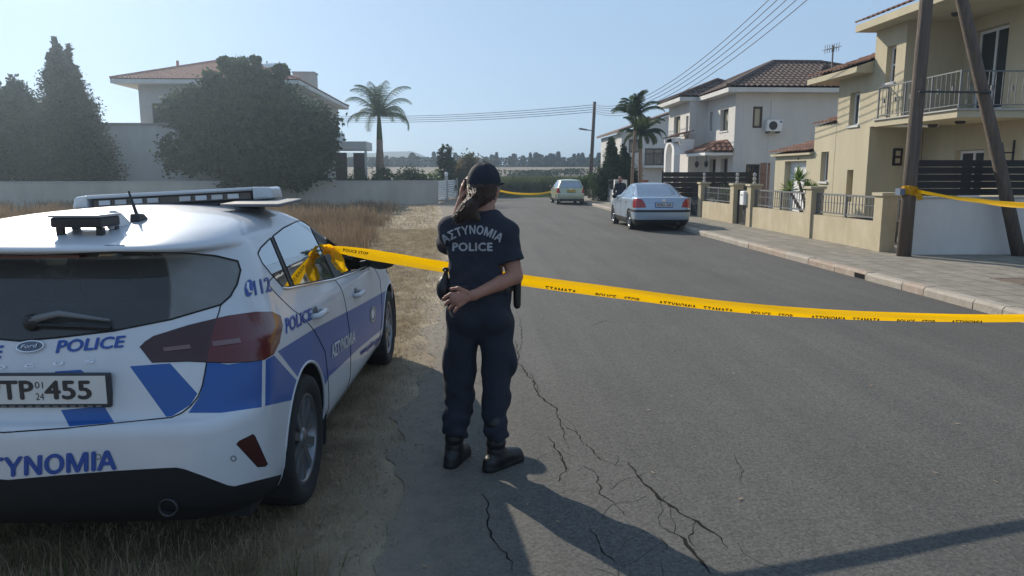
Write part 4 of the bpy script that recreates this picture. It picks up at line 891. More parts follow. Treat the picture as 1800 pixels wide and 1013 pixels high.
grass('reeds', [blades(40000, (-1.5, 12), (54, 63), .8, 1.55, .055, .15), blades(9000, (-60, -1.5), (64, 72), .3, .9, .06, .3), blades(20000, (-1.5, 16), (63, 80), .5, 1.2, .07, .3)], M['reed'], 'tall green brown reeds beyond the end of the road', 'reeds')
C = np.stack([-.45+np.abs(rng.normal(size=1500))*-.5, rng.uniform(1.8, 14, 1500)**1.0, np.zeros(1500)], 1); C[:500,0] = -.5+np.abs(rng.normal(size=500))*.2
o_ = np.array([(1,0,0),(-1,0,0),(0,1,0),(0,-1,0),(0,0,1),(0,0,-1)], float); f_ = np.array([(0,2,4),(2,1,4),(1,3,4),(3,0,4),(2,0,5),(1,2,5),(3,1,5),(0,3,5)])
sz = rng.uniform(.002, .008, len(C))[:,None,None]*rng.uniform(.7, 1.3, (len(C),6,1)); V = (C[:,None,:]+[0,0,.007]+o_[None]*sz*[1,1,.7]).reshape(-1,3); F = (f_[None]+6*np.arange(len(C))[:,None,None]).reshape(-1,3)
tag(mesh_np('gravel', V, F, mat('pale_gravel', (.14,.125,.10), .9, col2=(.25,.22,.18), vscale=30)), 'loose pale gravel along the crumbling road edge', 'gravel', kind='stuff')
# no overhanging tree is built out of view on the left
# ================================================================ cars
def lerp_table(rows, z):
    rows = sorted(rows); zs = [r[0] for r in rows]
    return [float(np.interp(z, zs, [r[k] for r in rows])) for k in range(1, len(rows[0]))]
def smooth_table(rows, n):
    """Catmull-Rom through the profile rows (row = z, yr, yf, w, ra, rb, bow, fa, fb, fbow), n steps per span"""
    out = []; Rr = [np.array(r, float) for r in rows]
    for i in range(len(Rr)-1):
        p0, p1, p2, p3 = Rr[max(0,i-1)], Rr[i], Rr[i+1], Rr[min(len(Rr)-1, i+2)]
        m1 = (p2-p0)/2; m2 = (p3-p1)/2
        # limit overshoot
        d = p2-p1; m1 = np.where(m1*d <= 0, 0, np.sign(m1)*np.minimum(np.abs(m1), 2*np.abs(d))); m2 = np.where(m2*d <= 0, 0, np.sign(m2)*np.minimum(np.abs(m2), 2*np.abs(d)))
        for k in range(n):
            t = k/n; out.append((2*t**3-3*t*t+1)*p1 + (t**3-2*t*t+t)*m1 + (-2*t**3+3*t*t)*p2 + (t**3-t*t)*m2)
    out.append(Rr[-1]); return out
def half_hull(rows, n=3, ns=56):
    bm = bmesh.new(); rings = []
    for z, yr, yf, w, ra, rb, bow, fa, fb, fbow in smooth_table(rows, n):
        ra = min(ra, w*.8); fa = min(fa, w*.8); P = []
        for i in range(14): x = (w-ra)*i/14; P.append((x, yr+bow*(x/max(w,1e-6))**2))
        yb = yr + bow*((w-ra)/max(w,1e-6))**2
        for i in range(17): t = math.pi/2*i/16; P.append((w-ra+ra*math.sin(t)**.9, yb+rb*(1-math.cos(t)**.9)))
        y1 = yb+rb; yfb = yf-fbow*((w-fa)/max(w,1e-6))**2; y2 = yfb-fb
        for i in range(1, ns): P.append((w - .012*w*(2*i/ns-1)**2, y1+(y2-y1)*i/ns))
        for i in range(13): t = math.pi/2*(1-i/12); P.append((w-fa+fa*math.sin(t)**.9, yfb-fb*(1-math.cos(t)**.9)))
        for i in range(1, 11): x = (w-fa)*(1-i/10); P.append((x, yf-fbow*(x/max(w,1e-6))**2))
        A = np.array(P)
        for _ in range(3): A[1:-1] = A[1:-1]*.5 + (A[:-2]+A[2:])*.25
        rings.append([bm.verts.new((max(0, p[0]), p[1], z)) for p in A])
    for a, b in zip(rings, rings[1:]):
        for i in range(len(a)-1): bm.faces.new((a[i], a[i+1], b[i+1], b[i]))
    bmesh.ops.remove_doubles(bm, verts=bm.verts, dist=2e-4)
    for f in bm.faces: f.smooth = True
    bm.normal_update()
    return bm
def in_poly(p, poly):
    x, y = p; c = False; j = len(poly)-1
    for i in range(len(poly)):
        xi, yi = poly[i]; xj, yj = poly[j]
        if (yi > y) != (yj > y) and x < (xj-xi)*(y-yi)/(yj-yi)+xi: c = not c
        j = i
    return c
def cut_poly(bm, poly, proj, plane, filt):
    xs = [p[0] for p in poly]; ys = [p[1] for p in poly]; mg = (max(xs)-min(xs)+max(ys)-min(ys))*.03
    bb = (min(xs)-mg, max(xs)+mg, min(ys)-mg, max(ys)+mg)
    def box(f):
        q = [proj(v.co) for v in f.verts]; a = [t[0] for t in q]; b = [t[1] for t in q]; return min(a), max(a), min(b), max(b)
    cand = set()
    for f in bm.faces:
        if filt(f):
            b = box(f)
            if b[1] > bb[0] and b[0] < bb[1] and b[3] > bb[2] and b[2] < bb[3]: cand.add(f)
    for p, q in zip(poly, poly[1:]+poly[:1]):
        e = (min(p[0],q[0])-mg*.1, max(p[0],q[0])+mg*.1, min(p[1],q[1])-mg*.1, max(p[1],q[1])+mg*.1); sel = []
        for f in cand:
            b = box(f)
            if b[1] > e[0] and b[0] < e[1] and b[3] > e[2] and b[2] < e[3]: sel.append(f)
        if not sel: continue
        ed = {x for f in sel for x in f.edges}; vt = {x for f in sel for x in f.verts}
        co, no = plane(p, q)
        if no.length < 1e-9: continue
        r = bmesh.ops.bisect_plane(bm, geom=sel+list(ed)+list(vt), dist=2e-4, plane_co=co, plane_no=no.normalized())
        for g_ in r['geom']:
            if isinstance(g_, bmesh.types.BMFace): cand.add(g_)
        cand = {f for f in cand if f.is_valid}
SIDE = dict(proj=lambda c: (c.y, c.z), plane=lambda p, q: (Vector((0, p[0], p[1])), Vector((0, q[1]-p[1], -(q[0]-p[0])))))
REAR = dict(proj=lambda c: (c.x, c.z), plane=lambda p, q: (Vector((p[0], 0, p[1])), Vector((q[1]-p[1], 0, -(q[0]-p[0])))))
def eye_view(loc, rz):
    """view from the photographer's place, in a car's own frame: outlines measured on the photograph are cut into the body along these sight lines"""
    Mi = (Matrix.Translation(loc) @ Matrix.Rotation(rz, 4, 'Z')).inverted(); MC = cam.rotation_euler.to_matrix(); R3 = Mi.to_3x3(); E_ = Mi @ Vector((0, 0, 1.63))
    Rt = (R3 @ MC).transposed()
    def ray(p): return R3 @ (MC @ Vector(((p[0]-900)/1300, (506.5-p[1])/1300, -1)))
    def proj(c):
        d = Rt @ (c-E_); k = -1300/d.z; return (900+d.x*k, 506.5-d.y*k)
    def plane(p, q): return E_, ray(p).cross(ray(q))
    return dict(proj=proj, plane=plane), ray, E_
def faces_to_obj(name, faces, mats, parent, mirror=None, seam=0.0, seam_mat=None, inset=0.0):
    """mirror None: right part only; 'join': both halves as one mesh; 'copy': returns two objects"""
    vmap = {}; V = []; F = []; MI = []
    def vid(v):
        if v not in vmap: vmap[v] = len(V); V.append(tuple(v.co - v.normal*inset))
        return vmap[v]
    for f in faces: F.append([vid(v) for v in f.verts]); MI.append(f.material_index)
    N = {i: v.normal.copy() for v, i in vmap.items()}
    fs = set(faces); B = [e for f in faces for e in f.edges if sum(1 for l in e.link_faces if l in fs) == 1]
    def mk(sx):
        me = bpy.data.meshes.new(name)
        if mirror == 'join':
            k = len(V); mp = list(range(k)); VV = list(V)
            for i, v in enumerate(V):
                if abs(v[0]) < 1e-3: VV[i] = (0, v[1], v[2])
                else: mp[i] = len(VV); VV.append((-v[0], v[1], v[2]))
            FF = F + [[mp[i] for i in f][::-1] for f in F]; MM = MI + MI
            FF2, MM2 = [], []
            for f, m in zip(FF, MM):
                if len(set(f)) == len(f): FF2.append(f); MM2.append(m)
            me.from_pydata(VV, [], FF2); MM = MM2
        else:
            me.from_pydata([(v[0]*sx, v[1], v[2]) for v in V], [], [f if sx > 0 else f[::-1] for f in F]); MM = MI
        for m in mats: me.materials.append(m)
        me.polygons.foreach_set('material_index', MM); me.polygons.foreach_set('use_smooth', [True]*len(MM))
        o = bpy.data.objects.new(name, me); COL.objects.link(o); o.parent = parent
        if seam:
            mb = MB()
            for e in B:
                a, b = e.verts[0].co, e.verts[1].co
                if abs(a.x) < 2e-3 and abs(b.x) < 2e-3: continue
                if (a-b).length < 1e-4: continue
                for s in ((sx, ) if mirror != 'join' else (1, -1)):
                    d = (b-a).normalized()*.002
                    mb.tube([Vector(((a.x-d.x)*s, a.y-d.y, a.z-d.z)), Vector(((b.x+d.x)*s, b.y+d.y, b.z+d.z))], seam, 5, False)
            so = mb.build('panel_gap', seam_mat, None, fixn=False); so.parent = o
        return o
    if mirror == 'copy': return mk(1), mk(-1)
    return mk(1)
M['seam'] = mat('panel_gap_black', (.008,.008,.009), .8)
M['inside'] = mat('cabin_black', (.022,.023,.025), .9)
M['rim'] = mat('alloy_rim', (.22,.23,.25), .32, metal=.8)
M['tail_red'] = mat('red_lamp_lens', (.10,.006,.008), .22, coat=.35)
M['tail_dark'] = mat('dark_red_lamp', (.035,.004,.005), .22, coat=.35)
M['refl_red'] = mat('reflector', (.045,.004,.004), .3)
M['car_glass'] = glass_mat('dusty_rear_glass', (.52,.56,.55), .03, dust=.42, wiped=(.03, 1.04, .50, .28))
M['car_glass_light'] = glass_mat('clear_car_glass', (.70,.78,.76), .02)
M['side_glass'] = glass_mat('side_window_glass', (.42,.48,.47), .03, refl=.42)
M['plate_white'] = mat('plate_white', (.62,.62,.60), .5, var=.05, vscale=6)
M['plate_black'] = mat('plate_black', (.03,.03,.035), .5)
def make_wheel(parent, x, y, r=.325, w=.215, out=1, spokes=10, rim_r=.225, z=None, rimm=None):
    z = r if z is None else z
    t = MB(); t.smooth = True; h = w/2
    t.lathe((x, y, z), [(rim_r, -h*.8), (rim_r+.02, -h*.92), (r-.05, -h), (r-.012, -h*.9), (r, -h*.6), (r, h*.6), (r-.012, h*.9), (r-.05, h), (rim_r+.02, h*.92), (rim_r, h*.8)], 40, 'x')
    ty = t.build('wheel', M['rubber'], parent)
    m = MB(); m.smooth = True; fx = out*h*.78
    m.lathe((x, y, z), [(rim_r+.004, fx), (rim_r-.012, fx+out*.006), (rim_r-.022, fx-out*.01), (rim_r-.03, -out*h*.5), (.03, -out*h*.5)], 40, 'x')
    m.lathe((x, y, z), [(0, fx+out*.004), (.035, fx+out*.002), (.06, fx-out*.015), (.065, fx-out*.05)], 20, 'x')
    m.smooth = False
    for k in range(spokes):
        a = 2*math.pi*k/spokes + .2; d = Vector((0, math.cos(a), math.sin(a))); s = Vector((0, -math.sin(a), math.cos(a)))
        c0 = Vector((x+fx-out*.012, y, z)) + d*.045; c1 = Vector((x+fx-out*.006, y, z)) + d*(rim_r-.015)
        w0, w1 = .017, .024; b_ = Vector((-out*.03, 0, 0))
        m.add([c0-s*w0, c0+s*w0, c1+s*w1, c1-s*w1, c0-s*w0*1.3+b_, c0+s*w0*1.3+b_, c1+s*w1*1.2+b_, c1-s*w1*1.2+b_], [(0,1,2,3),(4,7,6,5),(0,4,5,1),(1,5,6,2),(2,6,7,3),(3,7,4,0)])
    m.build('rim', rimm or M['rim'], None).parent = ty
    dk = MB(); dk.lathe((x, y, z), [(.0, -out*h*.3), (rim_r-.03, -out*h*.3)], 24, 'x'); dk.build('brake_disc', M['plate_black'], None).parent = ty
    return ty
def arch_circle(y, z, r, n=40): return [(y+r*math.cos(2*math.pi*k/n), z+r*math.sin(2*math.pi*k/n)) for k in range(n)]
def wheel_well(parent, y, z, r, xo, xi):
    n = 20
    for s in (1, -1):
        mb = MB(); mb.smooth = True
        P = [(y+r*math.cos(math.pi*(k/n*1.3-.15)), z+r*math.sin(math.pi*(k/n*1.3-.15))) for k in range(n+1)]
        for a, b in zip(P, P[1:]): mb.quad((s*xo, *a), (s*xo, *b), (s*xi, *b), (s*xi, *a))
        mb.add([(s*xi, *p) for p in P], [tuple(range(n+1))])
        o = mb.build('wheel_arch_liner', M['inside'], None, fixn=False); o.parent = parent
def local(mb, name, m, parent, **k):
    o = mb.build(name, m, None, **k); o.parent = parent; return o
def seat(parent, x, y, z, w=.5, back=.62, m=None, rest=True):
    m = m or M['inside']
    mb = MB(); mb.box(x-w/2, x+w/2, y-.02, y+.5, z, z+.16)
    o = local(mb, 'seat', m, parent, bevel=.04)
    mb = MB(); mb.prism([(y-.02, z+.1), (y+.12, z+.1), (y-.1, z+.1+back), (y-.2, z+.1+back)], 'x', x-w/2, x+w/2); b = local(mb, 'backrest', m, o, bevel=.04)
    if rest:
        mb = MB(); mb.prism([(y-.21, z+back+.15), (y-.12, z+back+.15), (y-.15, z+back+.36), (y-.22, z+back+.36)], 'x', x-w*.28, x+w*.28); local(mb, 'headrest', m, o, bevel=.035)
    return o

# ---------------------------------------------------------------- the police car
PLOC = Vector((-1.69, 3.49, 0)); PRZ = R(-2.3)
pc = empty('police_car')
paint = mat('white_car_paint', (.53,.55,.58), .38, coat=.5, col2=(.60,.62,.65), vscale=2.5)
blue = mat('blue_livery_film', (.016,.09,.32), .38, coat=.25, spec=.35)
M['livery_blue'] = mat('blue_lettering', (.02,.075,.32), .4)
#       z    yr    yf    w     ra   rb   bow  fa   fb   fbow
rows = [(.17,-.38,3.42,.76, .30,.40,.05, .45,.55,.12), (.24,-.60,3.50,.815,.28,.38,.05,.45,.55,.12), (.33,-.745,3.55,.852,.26,.36,.055,.45,.55,.14),
        (.42,-.795,3.57,.862,.25,.36,.06,.45,.55,.15), (.55,-.805,3.56,.868,.25,.36,.06,.45,.6,.16), (.66,-.805,3.54,.868,.25,.37,.065,.45,.62,.18), (.703,-.79,3.51,.866,.25,.38,.065,.45,.64,.18),
        (.725,-.745,3.49,.865,.25,.36,.06,.45,.66,.18), (.80,-.728,3.43,.862,.26,.37,.065,.45,.7,.2), (.88,-.712,3.22,.855,.27,.40,.075,.42,.7,.25), (.94,-.692,2.85,.842,.28,.44,.085,.38,.6,.28),
        (.98,-.672,2.45,.822,.29,.48,.095,.34,.5,.28), (1.02,-.652,2.12,.802,.29,.50,.10,.3,.4,.26), (1.08,-.618,1.93,.775,.28,.50,.11,.27,.34,.24), (1.16,-.57,1.74,.742,.27,.48,.12,.25,.3,.22), (1.24,-.515,1.53,.705,.26,.46,.12,.23,.28,.2),
        (1.295,-.475,1.38,.678,.25,.42,.12,.22,.26,.18), (1.312,-.50,1.34,.67,.25,.45,.12,.22,.26,.18), (1.322,-.565,1.31,.665,.24,.50,.12,.22,.26,.18), (1.338,-.59,1.27,.657,.24,.50,.12,.22,.26,.18), (1.355,-.565,1.22,.645,.24,.48,.12,.22,.26,.18),
        (1.385,-.42,1.13,.615,.24,.40,.10,.22,.26,.16), (1.41,-.22,1.06,.57,.24,.34,.08,.22,.24,.14), (1.435,.03,.98,.47,.22,.28,.06,.2,.2,.1), (1.452,.28,.90,.32,.16,.2,.04,.15,.15,.06), (1.462,.48,.82,.16,.09,.1,.02,.08,.08,.03), (1.466,.62,.72,0,0,0.01,0,0,.01,0)]
hb = half_hull(rows, 3)
hull_v = [v.co.copy() for v in hb.verts]; idx = {v: i for i, v in enumerate(hb.verts)}
from mathutils.bvhtree import BVHTree
bvh_pc = BVHTree.FromPolygons(hull_v + [Vector((-v.x, v.y, v.z)) for v in hull_v], [[idx[v] for v in f.verts] for f in hb.faces] + [[idx[v]+len(hull_v) for v in f.verts][::-1] for f in hb.faces])
EV, eray, EC = eye_view(PLOC, PRZ)
facing = lambda f: (f.calc_center_median()-EC).dot(f.normal) < 0
for f in hb.faces: pass
hb.normal_update()
c0 = Vector((0, 1.0, .8)); flip = sum(1 for f in hb.faces if (f.calc_center_median()-c0).dot(f.normal) < 0)
if flip > len(hb.faces)/2: bmesh.ops.reverse_faces(hb, faces=hb.faces); hb.normal_update()
PX = dict(
  glass=[(-90,454),(100,447),(200,443),(320,444),(380,450),(418,459),(423,475),(417,500),(405,521),(388,536),(300,562),(200,582),(100,594),(-90,610)],
  hatch=[(-90,470),(380,470),(388,536),(384,552),(374,580),(366,620),(362,645),(356,677),(348,698),(335,714),(320,726),(302,734),(235,741),(117,753),(0,761),(-90,768)],
  lamp=[(247,610),(256,601),(270,592),(330,573),(400,556),(450,549),(478,549),(492,556),(496,573),(490,603),(480,623),(464,632),(440,636),(400,638),(330,635),(268,637)],
  valance=[(-90,850),(0,845),(100,836),(200,828),(285,823),(310,822),(325,825),(350,834),(400,853),(412,855),(460,843),(508,831),(520,826),(520,985),(-90,985)],
  reflector=[(416,781),(420,776),(444,764),(448,767),(470,816),(466,820),(453,821)],
  dlo=[(453,446),(458,436),(474,420),(498,401),(522,389),(545,386),(572,394),(600,411),(625,432),(641,450),(647,461),(646,469),(622,477),(585,489),(540,498),(505,505),(496,504),(478,484),(461,463)],
  p_split=[(474,416),(480,416),(519,508),(512,508)], b_pillar=[(536,380),(553,380),(606,492),(589,492)],
  blue_a=[(365,634),(357,677),(349,700),(331,726),(389,726),(460,716),(461,633),(400,641)], blue_b=[(482,625),(467,633),(466,714),(520,702),(526,674)],
  blue_c=[(488,618),(554,577),(628,539),(682,509),(700,501),(700,558),(684,568),(628,615),(579,662),(560,700),(535,690),(529,670)],
  s1=[(228,644),(299,639),(347,692),(335,712),(302,732),(292,733)], s2=[(107,721),(183,714),(201,743),(122,750)], s4=[(90,664),(97,653),(142,650),(152,658)])
rightside = lambda f: f.calc_center_median().x > .45
for k, filt in (('glass', facing), ('hatch', facing), ('lamp', facing), ('valance', facing), ('reflector', facing), ('dlo', facing), ('p_split', facing), ('b_pillar', facing), ('blue_a', facing), ('blue_b', facing), ('blue_c', facing), ('s1', facing), ('s2', facing), ('s4', facing)):
    cut_poly(hb, PX[k], filt=filt, **EV)
WB = 2.70; WR = .322
AX = .13; AY = (AX, AX+WB)
A1, A2 = arch_circle(AX, WR+.01, .372), arch_circle(AX+WB, WR+.01, .372)
fd = [(1.16,.27),(2.30,.27),(2.42,.5),(2.40,.80),(2.1,1.0),(1.86,1.06),(.98,1.10),(1.06,.9),(1.15,.6)]
rd_ = [(.60,.27),(1.16,.27),(1.15,.6),(1.06,.9),(.98,1.10),(.18,1.16),(-.05,1.13),(.10,.98),(.34,.82),(.50,.68),(.56,.45)]
ws = [(-.62,1.06),(.62,1.06),(.55,1.355),(-.55,1.355)]
sl = [(-.75,.17),(3.2,.17),(3.2,.262),(-.75,.262)]
for P_ in (A1, A2): cut_poly(hb, P_, filt=lambda f: f.calc_center_median().x > .5, **SIDE)
for P_ in (fd, rd_): cut_poly(hb, P_, filt=rightside, **SIDE)
cut_poly(hb, [(0,1.055),(.64,1.055),(.56,1.36),(0,1.36)], filt=lambda f: f.normal.y > .3 and f.calc_center_median().y > .9, **REAR)
hl = [(.40,.70),(.70,.66),(.86,.80),(.84,.88),(.62,.80),(.40,.76)]
cut_poly(hb, hl, filt=lambda f: f.normal.y > .1 and f.calc_center_median().y > 2.4, **REAR)
hb.normal_update()
G = {}
for f in hb.faces:
    c = f.calc_center_median(); p = EV['proj'](c); s = (c.y, c.z); fc = facing(f); I = lambda k: fc and in_poly(p, PX[k])
    f.material_index = 0
    if c.x > .5 and (in_poly(s, A1) or in_poly(s, A2)): continue
    if I('lamp'): t = 'lamp_hatch' if in_poly(p, PX['hatch']) else 'lamp'
    elif I('glass') and c.y < .2: t = 'glass'
    elif I('dlo') and c.x > .4: t = 'dlo_b' if in_poly(p, PX['b_pillar']) else ('dlo_p' if in_poly(p, PX['p_split']) else ('dlo_q' if p[0] < 474+.43*(p[1]-416) else ('dlo_r' if p[0] < 545+.5*(p[1]-380) else 'dlo_f')))
    elif I('reflector') and c.y < 0: t = 'reflector'
    elif I('hatch') and c.y < 0 and c.z < 1.31: t = 'hatch'; f.material_index = 1 if (I('s1') or I('s2') or I('s4')) else 0
    elif (I('valance') and c.y < .0) or (c.z < .22 and c.y < 0): t = 'valance'
    elif f.normal.y > .3 and c.y > .9 and in_poly((c.x, c.z), [(-.1,1.055),(.64,1.055),(.56,1.36),(-.1,1.36)]): t = 'windscreen'
    elif f.normal.y > .1 and c.y > 2.4 and in_poly((c.x, c.z), hl): t = 'headlight'
    elif c.x > .45 and in_poly(s, fd): t = 'door_f'
    elif c.x > .45 and in_poly(s, rd_): t = 'door_r'
    else: t = 'body'
    if t in ('body', 'door_f', 'door_r') and (I('blue_a') or I('blue_b') or I('blue_c')) and f.normal.z < .97: f.material_index = 1
    G.setdefault(t, []).append(f)
where = {f: k for k, fl in G.items() for f in fl}
for k in ('dlo_b', 'dlo_p', 'dlo_q', 'dlo_r', 'dlo_f', 'door_r', 'door_f', 'lamp', 'lamp_hatch', 'hatch', 'glass', 'reflector'):   # stray slivers join their neighbour
    left = set(G.get(k, [])); isl = []
    while left:
        st = [left.pop()]; comp = list(st)
        while st:
            f = st.pop()
            for e in f.edges:
                for q in e.link_faces:
                    if q in left: left.discard(q); st.append(q); comp.append(q)
        isl.append(comp)
    isl.sort(key=lambda c: -sum(f.calc_area() for f in c))
    for comp in isl[1:]:
        nb = [where[q] for f in comp for e in f.edges for q in e.link_faces if q in where and where[q] != k]
        t = max(set(nb), key=nb.count) if nb else 'body'
        for f in comp: G[k].remove(f); G[t].append(f); where[f] = t; f.material_index = 0 if t not in ('body', 'door_r', 'door_f', 'hatch') else f.material_index
PM = [paint, blue]
body = faces_to_obj('body', G['body'], PM, pc, 'join')
faces_to_obj('tailgate', G['hatch'], PM, pc, 'join', .0028, M['seam'])
faces_to_obj('rear_valance', G['valance'], [mat('grey_black_plastic', (.014,.015,.016), .75, spec=.3)], pc, 'join')
faces_to_obj('rear_window', G['glass'], [M['car_glass']], pc, 'join', .004, M['seam'], inset=.002)
faces_to_obj('windscreen', G['windscreen'], [M['car_glass_light']], pc, 'join', .006, M['seam'])
for o in faces_to_obj('taillight', G['lamp'], [M['tail_red']], pc, 'copy', .0025, M['seam'], inset=-.004): pass
for o in faces_to_obj('taillight', G['lamp_hatch'], [M['tail_dark']], pc, 'copy', .0025, M['seam'], inset=-.004): pass
if 'headlight' in G: faces_to_obj('headlight', G['headlight'], [M['car_glass_light']], pc, 'copy', .003, M['seam'])
if 'reflector' in G: faces_to_obj('reflector', G['reflector'], [M['refl_red']], pc, 'copy', .002, M['seam'])
dR = faces_to_obj('door', G['door_r'], PM, pc, 'copy', .0028, M['seam']); dF = faces_to_obj('door', G['door_f'], PM, pc, 'copy', .0028, M['seam'])
for k in ('dlo_b', 'dlo_p'): faces_to_obj('window_pillar', G[k], [M['black_plastic']], pc, 'copy')
faces_to_obj('side_window', G['dlo_q'], [M['side_glass']], pc, 'copy', .004, M['seam']); faces_to_obj('side_window', G['dlo_r'], [M['side_glass']], pc, 'copy', .004, M['seam'])
# front side windows wound down: only the dark rubber edge of the opening
fE = {e for f in G['dlo_f'] for e in f.edges}; fS = set(G['dlo_f'])
for s in (1, -1):
    mb = MB()
    for e in fE:
        if sum(1 for l in e.link_faces if l in fS) == 1: a, b = e.verts[0].co, e.verts[1].co; mb.tube([(a.x*s, a.y, a.z), (b.x*s, b.y, b.z)], .006, 5, False)
    local(mb, 'window_opening_seal', M['black_plastic'], pc, fixn=False)
# cabin lining: the body's own faces, 2.5 cm further in, black
faces_to_obj('cabin_lining', [f for k in ('body','hatch','door_f','door_r','valance','lamp','lamp_hatch','dlo_b') if k in G for f in G[k]], [M['inside']], pc, 'join', inset=.03)
# chrome strip under the side windows
def hit_px(p):
    d = eray(p).normalized(); h = bvh_pc.ray_cast(EC, d); return (h[0], h[1] if h[1].dot(d) < 0 else -h[1]) if h[0] is not None else (None, None)
def strip_px(pix, r, name, m, parent=pc, both=True, off=.003):
    P = []
    for a, b in zip(pix, pix[1:]):
        for k in range(6):
            h, n = hit_px((a[0]+(b[0]-a[0])*k/6, a[1]+(b[1]-a[1])*k/6))
            if h: P.append(h+n*off)
    for s in ((1, -1) if both else (1,)):
        mb = MB(); mb.smooth = True; mb.tube([(p.x*s, p.y, p.z) for p in P], r, 6); local(mb, name, m, parent)
strip_px([(496,507),(505,508),(540,501),(585,492),(622,480),(645,472)], .007, 'window_trim', M['chrome'])
def text_px(s, corners, m, name='lettering', parent=pc, bold=.02, shear=0, off=.003, spacing=1.0):
    """lettering laid on the bodywork; corners: baseline-left, baseline-right, top-right, top-left on the photograph"""
    vs, fs = text_mesh(s, 1.0, bold, spacing, shear); X = [v.x for v in vs]; Y = [v.y for v in vs]; x0, x1, y0, y1 = min(X), max(X), min(Y), max(Y)
    bm = bmesh.new(); vv = [bm.verts.new(v) for v in vs]
    for f in fs:
        try: bm.faces.new([vv[i] for i in f])
        except ValueError: pass
    bl, br_, tr, tl = [np.array(c, float) for c in corners]
    for v in bm.verts:
        u = (v.co.x-x0)/(x1-x0); w = (v.co.y-y0)/(y1-y0); p = (bl*(1-u)+br_*u)*(1-w) + (tl*(1-u)+tr*u)*w
        h, n = hit_px(p)
        if h is None: h, n = Vector((0,0,.5)), Vector((0,0,1))
        v.co = h + n*(off+v.co.z*.0003)
    me = bpy.data.meshes.new(name); bm.to_mesh(me); bm.free(); me.materials.append(m)
    o = bpy.data.objects.new(name, me); COL.objects.link(o); o.parent = parent; return o
LB = M['livery_blue']; M['film_white'] = mat('white_lettering', (.72,.73,.74), .5); M['film_gold'] = mat('pale_gold_film', (.45,.40,.25), .5)
text_px('ΑΣΤΥΝΟΜΙΑ', [(-92,846),(206,826),(206,790),(-92,810)], LB, bold=.03)
text_px('POLICE', [(98,622),(222,611),(222,590),(98,599)], LB, bold=.025, shear=.2)
text_px('POLICE', [(-128,644),(8,630),(8,607),(-128,620)], LB, bold=.025, shear=.2)
for ch, x, y in (('F',-48,647), ('O',4,646), ('C',53,643.5), ('U',104,640), ('S',159,636)): text_px(ch, [(x-9,y+3.5),(x+9,y+2),(x+9,y-4),(x-9,y-2.5)], M['chrome'], bold=.03, off=.006)
text_px('POLICE', [(502,588),(548,562),(547,541),(500,560)], LB, bold=.03)
text_px('ΑΣΤΥΝΟΜΙΑ', [(583,631),(624,601),(623,580),(582,606)], M['film_white'], bold=.03, parent=dR[0])
text_px('www.police.gov.cy', [(633,630),(673,597),(673,584),(633,614)], LB, bold=.03, parent=dF[0])
text_px('112', [(448,520),(478,512),(473,486),(444,494)], LB, bold=.02)
def disc_px(c, rx, ry, m, name, parent=pc, off=.003, n=28, inner=0.0, sh=0.0):
    V = []; F = []
    for k in range(n):
        a = 2*math.pi*k/n
        for q in (1.0, inner):
            h, nn = hit_px((c[0]+rx*q*math.cos(a), c[1]+ry*q*math.sin(a)+sh*rx*q*math.cos(a))); V.append(h+nn*off)
    if inner: F = [(2*k, 2*((k+1) % n), 2*((k+1) % n)+1, 2*k+1) for k in range(n)]
    else: F = [tuple(2*k for k in range(n))]
    mb = MB(); mb.add(V, F); return local(mb, name, m, parent, fixn=False)
disc_px((437,507), 7.5, 15, LB, 'phone_symbol', sh=-.3)
ht = MB(); pts = [hit_px(p) for p in ((434,498),(434,507),(437,514),(441,514))]; ht.smooth = True; ht.tube([h+n*.004 for h, n in pts], .006, 6); local(ht, 'phone_symbol_handset', M['film_white'], pc)
em = disc_px((55,610), 25, 10.5, M['chrome'], 'emblem', off=.010, sh=-.09); disc_px((55,610), 22, 8.5, mat('emblem_blue_grey', (.07,.09,.13), .3, coat=.5), 'emblem_field', em, .012, sh=-.09)
text_px('Ford', [(40,615),(71,612),(70,605),(40,608)], M['chrome'], 'emblem_script', em, bold=.01, shear=.3, off=.014)
cr = disc_px((655,553), 4.5, 14, M['film_gold'], 'police_crest', dF[0], sh=-.5, inner=.72); disc_px((655,552), 2.6, 8, M['film_white'], 'crest_field', dF[0], sh=-.5)
for px_ in ((650,575),(660,566)):
    pass
M['lamp_clear'] = mat('clear_lamp_strip', (.16,.08,.08), .15, coat=.6)
def patch_px(pix, m, name, parent=pc, off=.0065):
    bl, br_, tr, tl = [np.array(p, float) for p in pix]; V = []; nu, nv = 10, 3
    for j in range(nv+1):
        for i in range(nu+1):
            u, v = i/nu, j/nv; h, n = hit_px((bl*(1-u)+br_*u)*(1-v)+(tl*(1-u)+tr*u)*v); V.append(h+n*off)
    F = [(j*(nu+1)+i, j*(nu+1)+i+1, (j+1)*(nu+1)+i+1, (j+1)*(nu+1)+i) for j in range(nv) for i in range(nu)]
    for sx in (1, -1): mb = MB(); mb.smooth = True; mb.add([(p.x*sx, p.y, p.z) for p in V], F); local(mb, name, m, parent, fixn=False)
patch_px([(290,619),(336,614),(334,607),(287,612)], M['lamp_clear'], 'reversing_lens'); patch_px([(374,611),(423,604),(420,596),(372,602)], M['lamp_clear'], 'indicator_lens')
